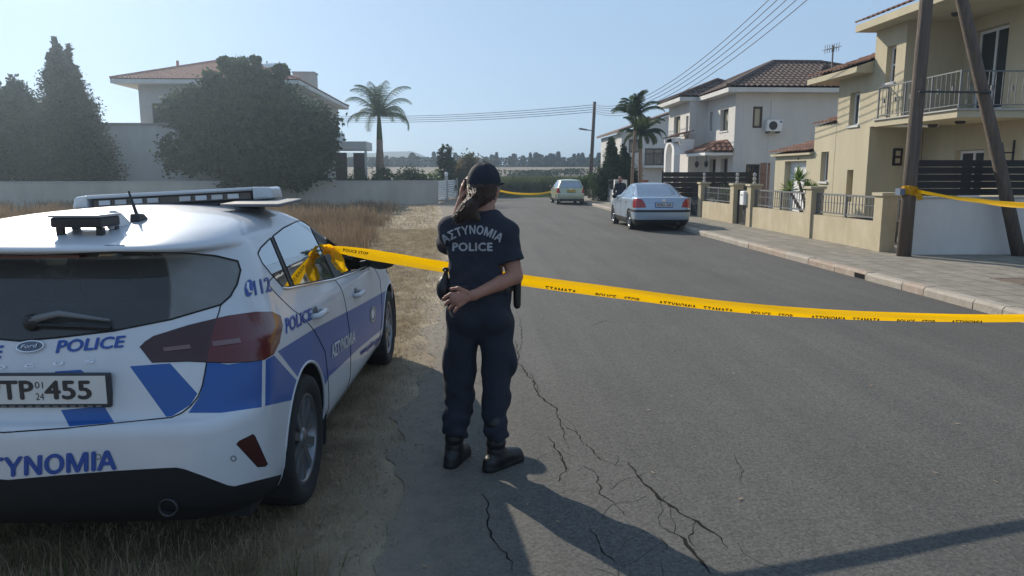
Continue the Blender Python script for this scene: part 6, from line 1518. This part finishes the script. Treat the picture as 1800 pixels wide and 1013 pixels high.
mb = MB(); mb.box(c[0]-.006, c[0]+.006, c[1]-.035, c[1]+.035, c[2]-.07, c[2]+.07); b_ = mb.build('case', M['black_plastic'], ph, bevel=.004); mb = MB(); mb.box(c[0]+.0062, c[0]+.007, c[1]-.03, c[1]+.03, c[2]-.06, c[2]+.06); mb.build('screen', M['pane'], ph)
tag(ph, 'dark mobile phone held to the ear of the officer', 'phone')
# ---- person in dark clothes beyond the silver sedan
def bystander(x, y, label, h=1.62, zg=.12):
    e = empty('person', (x, y, zg)); P = lambda a, b, c: np.array([x+a*h/1.75, y+b*h/1.75, zg+c*h/1.75]); k = h/1.75
    B = Field(P(-.45,-.3,-.02), P(.45,.3,1.8), .012)
    B.ell(P(0,0,1.63), np.array((.075,.095,.115))*k, .02).cone(P(0,.01,1.45), P(0,0,1.58), .055*k, .05*k, .02).chain([P(0,0,1.32), P(0,0,1.1), P(0,0,.95)], [.13*k,.12*k,.13*k], .03, flat=(0,1,0), fs=1.4)
    for s in (-1, 1):
        B.chain([P(s*.16,0,1.42), P(s*.24,.02,1.13), P(s*.2,-.12,.95)], [.05*k,.04*k,.03*k], .02); hp = P(s*.195,-.16,.90); B.cone(P(s*.2,-.12,.95), hp, .03*k, .035*k, .01, flat=(1,0,0), fs=1.6)
        hand_fingers(B, P(s*.2,-.12,.95), hp, (0,1,0), (0,-.2,-1), (-s,0,0), r=.011)
        B.chain([P(s*.09,0,.93), P(s*.1,0,.5), P(s*.11,.01,.08), P(s*.13,-.14,.03)], [.085*k,.06*k,.04*k,.035*k], .02)
        B.ell(P(s*.078,0,1.62), (.012,.02,.03), .005)
    B.cone(P(0,-.09,1.63), P(0,-.11,1.60), .012, .014, .012); B.build('body', M['skin'], e, 1)
    S = Field(P(-.42,-.26,.85), P(.42,.26,1.56), .012); S.chain([P(0,0,1.33), P(0,0,1.1), P(0,0,.93)], [.165*k,.15*k,.16*k], .04, flat=(0,1,0), fs=1.4).cone(P(-.16,0,1.42), P(.16,0,1.42), .065*k, .065*k, .04).cone(P(0,0,1.4), P(0,0,1.48), .08*k, .06*k, .03)
    for s in (-1, 1): S.chain([P(s*.17,0,1.41), P(s*.24,.02,1.13), P(s*.205,-.10,.98)], [.065*k,.055*k,.045*k], .02)
    S.add(lambda p: fold(p, 24, .006)); S.build('jacket', M['shirt'], e, 1)
    T = Field(P(-.32,-.24,.04), P(.32,.24,1.02), .012); T.cone(P(0,0,.98), P(0,0,.9), .15*k, .155*k, .02, flat=(0,1,0), fs=1.35)
    for s in (-1, 1): T.chain([P(s*.09,0,.9), P(s*.1,0,.5), P(s*.11,.01,.08)], [.1*k,.08*k,.072*k], .03)
    T.add(lambda p: fold(p, 24, .006, 2)); T.build('trousers', M['trouser'], e, 1)
    Hh = Field(P(-.16,-.16,1.55), P(.16,.18,1.8), .01); Hh.ell(P(0,.012,1.665), np.array((.085,.1,.105))*k, .01, None, lambda q: -q[...,1]*1.0-.045-q[...,2]*.5); Hh.build('hair', M['hair'], e, 1)
    for s in (-1, 1):
        f = Field(P(s*.12-.1,-.26,-.01), P(s*.12+.1,.12,.16), .012); f.cone(P(s*.11,.02,.05), P(s*.13,-.15,.04), .05*k, .045*k, .02).clip(lambda p: zg+.002-p[...,2]); f.build('shoe', M['boot'], e, 1)
    tag(e, label, 'person'); return e
bystander(5.25, 26.3, 'person in dark clothes standing in the street beyond the silver sedan', 1.52, .0)
# ================================================================ the two parked cars further down the road
def simple_car(name, rows, paint, rear_win, lamp, side_win, pillars, wb, wr, label, loc, rz, scale, plate, plate_m, plate_txt, valance_z, strip=None, rail=False, half_w=.86, spokes=7, badge=True, rear_side=None):
    root = empty(name); bm = half_hull(rows, 2, 40)
    c0 = Vector((0, 1.0, .8)); bm.normal_update()
    if sum(1 for f in bm.faces if (f.calc_center_median()-c0).dot(f.normal) < 0) > len(bm.faces)/2: bmesh.ops.reverse_faces(bm, faces=bm.faces); bm.normal_update()
    vs = [v.co.copy() for v in bm.verts]; ix = {v: i for i, v in enumerate(bm.verts)}; bv = BVHTree.FromPolygons(vs, [[ix[v] for v in f.verts] for f in bm.faces])
    back = lambda f: f.normal.y < -.12 and f.calc_center_median().y < 1.2
    front = lambda f: f.normal.y > .12 and f.calc_center_median().y > 1.2
    sd = lambda f: f.calc_center_median().x > .45
    cut_poly(bm, rear_win, filt=back, **REAR); cut_poly(bm, lamp, filt=lambda f: f.calc_center_median().y < .3 and f.calc_center_median().x > .3, **REAR)
    cut_poly(bm, rear_win, filt=front, **REAR); cut_poly(bm, side_win, filt=sd, **SIDE)
    for p in pillars: cut_poly(bm, p, filt=sd, **SIDE)
    A = [arch_circle(0, wr, wr*1.12, 30), arch_circle(wb, wr, wr*1.12, 30)]
    for a in A: cut_poly(bm, a, filt=sd, **SIDE)
    vz = [(-2, .1), (5, .1), (5, valance_z), (-2, valance_z)]; cut_poly(bm, vz, filt=lambda f: True, **SIDE)
    if strip: sp_ = [(-2, strip[0]), (.1, strip[0]), (.1, strip[1]), (-2, strip[1])]; cut_poly(bm, sp_, filt=lambda f: f.calc_center_median().y < .2, **SIDE)
    dr = [(.55, .3), (1.25, .3), (1.25, .98), (.35, 1.0), (.45, .7)]; df = [(1.25, .3), (2.15, .3), (2.2, .8), (2.05, .95), (1.25, .98)]
    for d in (dr, df): cut_poly(bm, d, filt=sd, **SIDE)
    bm.normal_update(); G = {}
    for f in bm.faces:
        c = f.calc_center_median(); s = (c.y, c.z); r = (c.x, c.z)
        if c.x > .45 and (in_poly(s, A[0]) or in_poly(s, A[1])): continue
        if c.y < rows[4][1]+.38 and c.x > .3 and f.normal.z < .6 and in_poly(r, lamp): t = 'taillight'
        elif back(f) and in_poly(r, rear_win): t = 'rear_window'
        elif front(f) and in_poly(r, rear_win): t = 'windscreen'
        elif c.x > .45 and in_poly(s, side_win): t = 'pillar' if any(in_poly(s, p) for p in pillars) else ('side_window' if c.y < pillars[0][0][0] else 'front_side_window')
        elif c.z < valance_z: t = 'valance'
        elif strip and c.y < .1 and strip[0] < c.z < strip[1]: t = 'strip'
        elif c.x > .45 and in_poly(s, dr): t = 'door_r'
        elif c.x > .45 and in_poly(s, df): t = 'door_f'
        else: t = 'body'
        G.setdefault(t, []).append(f)
    sm = M['seam']
    faces_to_obj('body', G['body'], [paint], root, 'join'); faces_to_obj('rear_valance', G['valance'], [M['black_plastic']], root, 'join')
    faces_to_obj('rear_window', G['rear_window'], [M['side_glass']], root, 'join', .006, sm); faces_to_obj('windscreen', G['windscreen'], [M['car_glass_light']], root, 'join', .006, sm)
    faces_to_obj('taillight', G['taillight'], [M['lamp_bright']], root, 'copy', .003, sm)
    for k in ('side_window', 'front_side_window'):
        if k in G: faces_to_obj('side_window', G[k], [M['side_glass']], root, 'copy', .005, sm)
    if 'pillar' in G: faces_to_obj('window_pillar', G['pillar'], [M['black_plastic']], root, 'copy')
    if 'strip' in G: faces_to_obj('bumper_strip', G['strip'], [M['black_plastic']], root, 'join', inset=-.008)
    for k in ('door_r', 'door_f'): faces_to_obj('door', G[k], [paint], root, 'copy', .003, sm)
    faces_to_obj('cabin_lining', [f for k in ('body', 'door_r', 'door_f') for f in G[k]], [M['inside']], root, 'join', inset=.03)
    for s in (1, -1):
        for y in (0, wb): make_wheel(root, s*(half_w-.11), y, wr, .19, s, spokes, wr-.105)
        mb = MB(); mb.smooth = True; h = bv.ray_cast(Vector((2, 2.0, .98)), Vector((-1, 0, 0)))[0]; hx = (h.x if h else .8)+.1
        mb.lathe((s*hx, 1.98, .99), [(0,-.06),(.06,-.05),(.085,0),(.06,.06),(0,.09)], 12, 'y'); local(mb, 'door_mirror', M['black_plastic'], root)
        for yy in (.5, 1.45):
            h = bv.ray_cast(Vector((2, yy, .86)), Vector((-1, 0, 0)))[0]; mb = MB(); mb.tube([(s*(h.x+.012), yy-.08, .86), (s*(h.x+.03), yy, .862), (s*(h.x+.012), yy+.08, .86)], .014, 6); local(mb, 'door_handle', M['black_plastic'], root)
        for y in (0, wb):
            mb = MB(); P = [(y+wr*1.13*math.cos(math.pi*(k/16*1.3-.15)), wr+wr*1.13*math.sin(math.pi*(k/16*1.3-.15))) for k in range(17)]
            for a, b in zip(P, P[1:]): mb.quad((s*(half_w-.02), *a), (s*(half_w-.02), *b), (s*.55, *b), (s*.55, *a))
            mb.add([(s*.55, *p) for p in P], [tuple(range(17))]); local(mb, 'wheel_arch_liner', M['inside'], root, fixn=False)
    mb = MB(); mb.box(-half_w+.12, half_w-.12, -.7, wb+.5, .2, .34); local(mb, 'underbody', M['inside'], root)
    for x in (-.36, .36): seat(root, x, 1.2, .42)
    seat(root, 0, .3, .45, 1.15, .5, rest=False)
    mb = MB(); mb.box(-.62, .62, 1.8, 2.1, .75, .95); local(mb, 'dashboard', M['inside'], root)
    px0, pz, pw = plate; h = bv.ray_cast(Vector((.05, -3, pz)), Vector((0, 1, 0)))[0]; y = h.y-.02
    mb = MB(); mb.box(px0-pw/2-.02, px0+pw/2+.02, y, y+.04, pz-.075, pz+.075); pf = local(mb, 'number_plate_frame', LB if plate_m is M['plate_white'] else M['black_plastic'], root)
    mb = MB(); mb.box(px0-pw/2, px0+pw/2, y-.004, y-.001, pz-.05, pz+.06); local(mb, 'number_plate', plate_m, pf)
    flat_text(plate_txt, px0, pz-.035, .08, y-.006, M['plate_black'], pf, pw*.86, .02)
    if badge: mb = MB(); h = bv.ray_cast(Vector((.01, -3, pz+.13)), Vector((0, 1, 0)))[0]; mb.lathe((0, h.y-.004, pz+.13), [(0, -.004), (.05, -.003), (.055, .003)], 16, 'y'); local(mb, 'emblem', M['chrome'], root)
    mb = MB(); mb.smooth = True; mb.lathe((.45, rows[1][1]+.06, .27), [(.03, .2), (.032, -.05), (.026, -.055), (.024, .1)], 12, 'y'); local(mb, 'exhaust_pipe', M['rim'], root)
    bm.free(); root.location = loc; root.rotation_euler = (0, 0, rz); root.scale = (scale,)*3; tag(root, label, 'car'); return root
M['lamp_bright'] = mat('bright_red_lens', (.36,.012,.012), .18, coat=.5)
silver = mat('silver_blue_paint', (.34,.43,.54), .28, metal=.35, coat=.6); green = mat('pale_green_paint', (.42,.47,.36), .3, metal=.25, coat=.5)
sed = [(.18,-.80,3.25,.80,.25,.35,.05,.4,.5,.12),(.28,-.93,3.38,.85,.25,.35,.05,.4,.5,.12),(.45,-.97,3.42,.87,.25,.33,.06,.4,.5,.14),(.60,-.975,3.42,.878,.24,.32,.06,.4,.5,.15),(.66,-.965,3.40,.878,.24,.32,.06,.4,.5,.15),(.80,-.945,3.33,.876,.24,.34,.07,.4,.6,.18),
       (.93,-.92,3.0,.866,.24,.36,.07,.4,.6,.2),(.99,-.90,2.6,.85,.24,.36,.07,.36,.5,.22),(1.02,-.86,2.35,.83,.24,.36,.07,.34,.4,.24),(1.035,-.60,2.2,.805,.24,.36,.07,.3,.36,.22),(1.06,-.38,2.05,.78,.24,.4,.08,.27,.33,.22),(1.15,-.16,1.86,.74,.22,.4,.08,.25,.3,.22),(1.26,.10,1.60,.69,.22,.36,.08,.24,.28,.2),
       (1.35,.34,1.38,.635,.2,.3,.07,.22,.26,.18),(1.40,.52,1.26,.58,.2,.25,.06,.2,.22,.14),(1.43,.68,1.16,.46,.16,.2,.04,.16,.16,.08),(1.447,.80,1.07,.26,.1,.1,.02,.1,.1,.03),(1.452,.88,1.0,0,0,.01,0,0,.01,0)]
simple_car('silver_sedan', sed, silver, [(-.7,1.05),(.66,1.05),(.53,1.385),(-.5,1.385)], [(.54,.73),(.95,.71),(.93,.99),(.78,1.0),(.66,.97),(.58,.86)],
           [(-.28,1.0),(2.1,.985),(1.72,1.2),(1.35,1.36),(.75,1.38),(.35,1.30),(.0,1.12)], [[(1.18,.9),(1.27,.9),(1.23,1.45),(1.15,1.45)]], 2.64, .315,
           'silver blue saloon car parked at the kerb with red tail lamps', (5.38, 21.55, 0), R(0), .935, (.0, .80, .50), M['plate_white'], 'KMG 330', .36, (.585, .655), half_w=.878)
htc = [(.20,-.50,3.05,.74,.22,.3,.05,.4,.5,.12),(.30,-.60,3.15,.79,.22,.3,.05,.4,.5,.12),(.50,-.64,3.18,.815,.22,.3,.05,.4,.5,.14),(.62,-.635,3.17,.82,.2,.28,.05,.4,.5,.15),(.70,-.60,3.13,.82,.2,.28,.05,.4,.5,.15),(.85,-.585,3.0,.815,.2,.3,.06,.4,.6,.18),(.95,-.57,2.6,.80,.2,.3,.06,.36,.5,.2),(1.0,-.55,2.2,.78,.2,.3,.07,.3,.4,.2),
       (1.10,-.50,1.95,.74,.2,.3,.07,.26,.32,.2),(1.25,-.40,1.65,.68,.2,.3,.07,.24,.3,.18),(1.36,-.32,1.42,.63,.2,.3,.07,.22,.28,.16),(1.395,-.30,1.34,.605,.2,.3,.07,.22,.26,.14),(1.42,-.2,1.25,.54,.2,.25,.06,.2,.22,.12),(1.445,.05,1.12,.38,.16,.2,.04,.16,.16,.08),(1.46,.3,.98,.18,.08,.1,.02,.08,.08,.03),(1.465,.5,.8,0,0,.01,0,0,.01,0)]
simple_car('green_hatchback', htc, green, [(-.6,1.0),(.62,1.0),(.5,1.33),(-.5,1.33)], [(.62,.68),(.95,.68),(.92,.98),(.72,.98),(.66,.86)],
           [(-.2,1.0),(2.0,.985),(1.6,1.22),(1.25,1.37),(.5,1.38),(.1,1.3)], [[(1.05,.9),(1.14,.9),(1.10,1.45),(1.02,1.45)]], 2.46, .29,
           'small pale green hatchback with yellow plate parked far down the road', (5.16, 39.4, 0), R(1), .90, (.0, .78, .46), mat('yellow_plate', (.75,.5,.04), .5), 'EHA 412', .34, half_w=.82, spokes=8)

# ================================================================ police tape
def ribbon(P, w, tilt=None, twist=None, n_sub=10, cross=4, crumple=0.0):
    """P points; returns sampled centre line, up vectors"""
    Q = []
    for i in range(len(P)-1):
        p0, p1, p2, p3 = P[max(0,i-1)], P[i], P[i+1], P[min(len(P)-1,i+2)]
        for k in range(n_sub):
            t = k/n_sub; Q.append(.5*((2*p1)+(p2-p0)*t+(2*p0-5*p1+4*p2-p3)*t*t+(3*p1-p0-3*p2+p3)*t**3))
    Q.append(P[-1]); U = []
    for i, q in enumerate(Q):
        d = (Q[min(i+1,len(Q)-1)]-Q[max(0,i-1)]).normalized(); a = twist(i/(len(Q)-1)) if twist else 0.0
        u = Vector((0,0,1))-d*d.z; u.normalize(); s = d.cross(u); U.append((u*math.cos(a)+s*math.sin(a)).normalized())
    return Q, U
def tape_mesh(name, P, w, m, parent=None, twist=None, crumple=.0, ws=None, side=None):
    Q, U = ribbon(P, w, twist=twist)
    if side is not None:
        for i in range(len(Q)): d = (Q[min(i+1,len(Q)-1)]-Q[max(0,i-1)]).normalized(); u = Vector(side)-d*d.dot(Vector(side)); U[i] = u.normalized()
    mb = MB(); mb.smooth = True; c = 4; V = []
    for i, (q, u) in enumerate(zip(Q, U)):
        d = (Q[min(i+1,len(Q)-1)]-Q[max(0,i-1)]).normalized(); s = d.cross(u); ww = ws(i/(len(Q)-1)) if ws else w
        for j in range(c+1): V.append(q+u*ww*(j/c-.5)+s*(crumple*math.sin(i*.55+j*1.7)+.004*math.sin(j*1.5+i*.08)))
    F = [(i*(c+1)+j, i*(c+1)+j+1, (i+1)*(c+1)+j+1, (i+1)*(c+1)+j) for i in range(len(Q)-1) for j in range(c)]
    mb.add(V, F); return mb.build(name, m, parent, fixn=False), Q, U
tm = bpy.data.materials.new('yellow_tape'); tm.use_nodes = True; t = tm.node_tree; b = t.nodes['Principled BSDF']; b.inputs['Base Color'].default_value = (.80,.44,.0,1); b.inputs['Roughness'].default_value = .35
tl = t.nodes.new('ShaderNodeBsdfTranslucent'); tl.inputs['Color'].default_value = (.95,.55,.0,1); mx = t.nodes.new('ShaderNodeMixShader'); mx.inputs['Fac'].default_value = .5
t.links.new(b.outputs['BSDF'], mx.inputs[1]); t.links.new(tl.outputs['BSDF'], mx.inputs[2]); t.links.new(mx.outputs['Shader'], t.nodes['Material Output'].inputs['Surface']); M['tape'] = tm
M['ink'] = mat('black_ink', (.012,.012,.012), .6)
V3 = lambda x, y, Y: at(x, y, Y)
tp = empty('police_tape', tuple(V3(920, 493, 4.75)))
P = [V3(572,437,4.50), V3(610,441,4.46), V3(690,454,4.40), V3(790,471,4.34), V3(920,493,4.30), V3(1100,517,4.30), V3(1280,539,4.32), V3(1450,552,4.36), V3(1620,558,4.42), V3(1800,559,4.52), V3(2000,548,4.66), V3(2440,480,4.95)]
tape_o, Q, U = tape_mesh('band', P, .078, M['tape'], tp, twist=lambda u: .12*math.sin(u*9), ws=lambda u: min(.068*min(1, .35+u*4.5), .068-.016*max(0,(u-.45)/.3)) if u<.75 else .052, crumple=.0012)
def tape_text(s, s0, hgt, v0, name='lettering', cut=None):
    """lettering along the band from arc length s0; v0 baseline height from the band centre; cut: drop everything below this height"""
    vs, fs = text_mesh(s, 1.0, .03, 1.1); X = [v.x for v in vs]; x0 = min(X); H1 = .73; k = hgt/H1
    bm = bmesh.new(); vv = [bm.verts.new(((v.x-x0)*k, v.y*k+v0, v.z)) for v in vs]
    for f in fs:
        try: bm.faces.new([vv[i] for i in f])
        except ValueError: pass
    if cut is not None: bmesh.ops.bisect_plane(bm, geom=list(bm.verts)+list(bm.edges)+list(bm.faces), plane_co=(0,cut,0), plane_no=(0,-1,0), clear_outer=True)
    A = [0.0]
    for a, b_ in zip(Q, Q[1:]): A.append(A[-1]+(b_-a).length)
    off = wloc(tp); end = s0
    for v in bm.verts:
        sx = s0+v.co.x; end = max(end, sx); i = min(max(0, int(np.searchsorted(A, sx))-1), len(Q)-2); f = (sx-A[i])/(A[i+1]-A[i]); q = Q[i].lerp(Q[i+1], f); u = U[i].lerp(U[i+1], f); d = (Q[i+1]-Q[i]).normalized(); n = d.cross(u)
        if n.y > 0: n = -n
        v.co = q+u*v.co.y+n*(.0065+.0003*v.co.z)-off
    me = bpy.data.meshes.new(name); bm.to_mesh(me); bm.free(); me.materials.append(M['ink']); o = bpy.data.objects.new(name, me); COL.objects.link(o); o.parent = tp; o.parent = tape_o; o.location = (0,0,0); return end
s_ = .12; e_ = tape_text('POLICE STOP', s_, .018, -.004)
s_ = 1.35
for wd in ('ΣΤΑΜΑΤΑ', 'POLICE', 'STOP', 'ΑΣΤΥΝΟΜΙΑ', 'ΣΤΑΜΑΤΑ', 'POLICE', 'STOP', 'ΑΣΤΥΝΟΜΙΑ', 'ΣΤΑΜΑΤΑ', 'POLICE', 'STOP', 'ΑΣΤΥΝΟΜΙΑ'):
    e_ = tape_text(wd, s_, .026, -.040, cut=-.0285); s_ = e_ + (.12 if wd in ('STOP', 'ΣΤΑΜΑΤΑ') else .05)
    if s_ > 4.6: break
tape_mesh('loose_end', [V3(574,436,4.48), V3(588,446,4.44), V3(598,460,4.41), V3(606,478,4.40)], .06, M['tape'], tp, side=(.9,-.35,.15), crumple=.004, ws=lambda u: .02+.042*math.sin(min(1,u*1.2)*2.4))
tape_mesh('loose_end', [V3(576,438,4.46), V3(584,452,4.42), V3(588,466,4.41), V3(600,474,4.41)], .024, M['tape'], tp, side=(.5,-.8,.2), crumple=.006)
tape_mesh('knot', [V3(562,430,4.50), V3(574,436,4.45), V3(568,446,4.46), V3(580,440,4.43), V3(566,436,4.44), V3(578,432,4.46), V3(590,442,4.48)], .02, M['tape'], tp, side=(.2,-.3,1), crumple=.005)
tag(tp, 'long yellow police tape stretched from the patrol car window across the road', 'police tape')
t2 = empty('police_tape', (8.0, 13.0, 1.35)); cz = V3(1604,336,13.05).z
for dz, w in ((0, .16), (.02, .09)):
    tape_mesh('pole_loop', [Vector((7.96+.135*math.cos(a), 13.2+.135*math.sin(a), cz+dz+.02*math.sin(2*a+dz*40))) for a in np.linspace(0, 6.283, 13)], w, M['tape'], t2, crumple=.004)
P2 = [V3(1612,336,13.07), V3(1660,345,12.0), V3(1720,353,10.6), V3(1800,361,9.2), V3(1980,362,7.6), V3(2440,330,4.98)]
tape_mesh('band', P2, .075, M['tape'], t2, twist=lambda u: .35+.35*math.sin(u*7), crumple=.003)
tape_mesh('loose_end', [V3(1612,338,13.02), V3(1616,345,13.0), V3(1617,352,13.0)], .10, M['tape'], t2, side=(1,-.3,.1), crumple=.01)
tag(t2, 'yellow police tape tied round the upright timber pole beside white wall', 'police tape')
t3 = empty('police_tape', tuple(V3(930, 340, 45)))
tape_mesh('band', [V3(815,328,47.2), V3(868,334,46), V3(905,340,45), V3(945,341,43.5), V3(975,336,41.5), V3(992,332,40.5)], .12, M['tape'], t3, twist=lambda u: .3)
tag(t3, 'far yellow police tape sagging across the road end by the hatchback', 'police tape')
# steel post just out of view that takes the right-hand ends of the tape
b_ = V3(2440, 480, 4.98); sg2 = empty('sign_post', (b_.x, 5.0, .12)); mb = MB(); mb.smooth = True; mb.tube([(b_.x+.04, 5.02, .1), (b_.x+.04, 5.02, 2.5)], .035, 10); mb.build('post', M['rail'], sg2)
mb = MB(); mb.smooth = True; mb.lathe((b_.x+.04, 4.97, 2.25), [(0, -.004), (.3, -.004), (.3, .004), (0, .004)], 28, 'y'); mb.build('sign_plate', M['rail'], sg2); tag(sg2, 'steel sign post on the pavement right of the photo, taking the tape ends', 'sign post')
fpot = empty('flower_pot', tuple(V3(1134, 322, 31))); c = V3(1134, 322, 31); mb = MB(); mb.smooth = True; mb.lathe((c.x, 31, c.z-.12), [(0,0),(.09,0),(.14,.12),(.15,.24),(.16,.25),(.13,.25),(0,.22)], 14); mb.build('pot', M['soil'], fpot)
mb = MB(); mb.box(c.x-.25, c.x+.25, 30.8, 31.2, .1, c.z-.122); mb.build('plinth', M['white_wall'], fpot); tag(fpot, 'terracotta urn on a white plinth just beyond the silver sedan roof', 'flower pot')
# litter on the road
M['litter'] = mat('dry_leaf_litter', (.30,.22,.14), .9)
C = np.stack([rng.uniform(-.35, 3.2, 130), rng.uniform(2.4, 9, 130), np.full(130, .016)], 1); C[:70,0] = -.4+np.abs(rng.normal(size=70))*.35
V, F = leaf_np(C, .035, .35); V[:,2] = .012+np.abs(V[:,2]-.016)*.25; tag(mesh_np('leaf_litter', V, F, M['litter']), 'scattered dry leaf bits and straw on the asphalt', 'leaf litter', kind='stuff')
# ================================================================ the air: one closed box of thin even haze round everything
mb = MB(); mb.box(-1200, 1200, -330, 1500, -1.2, 16.5)
hz = mb.build('haze', []); hm = bpy.data.materials.new('haze_air'); hm.use_nodes = True; t = hm.node_tree; t.nodes.clear()
out = t.nodes.new('ShaderNodeOutputMaterial'); pv_ = t.nodes.new('ShaderNodeVolumePrincipled')
pv_.inputs['Color'].default_value = (.66,.83,1.0,1); pv_.inputs['Density'].default_value = 0.0017; pv_.inputs['Anisotropy'].default_value = 0.80  # density raised so the distance haze also stands in for lens glare
t.links.new(pv_.outputs['Volume'], out.inputs['Volume']); hz.data.materials.append(hm); tag(hz, 'thin blue summer haze in the air over the whole street', 'haze', kind='stuff')
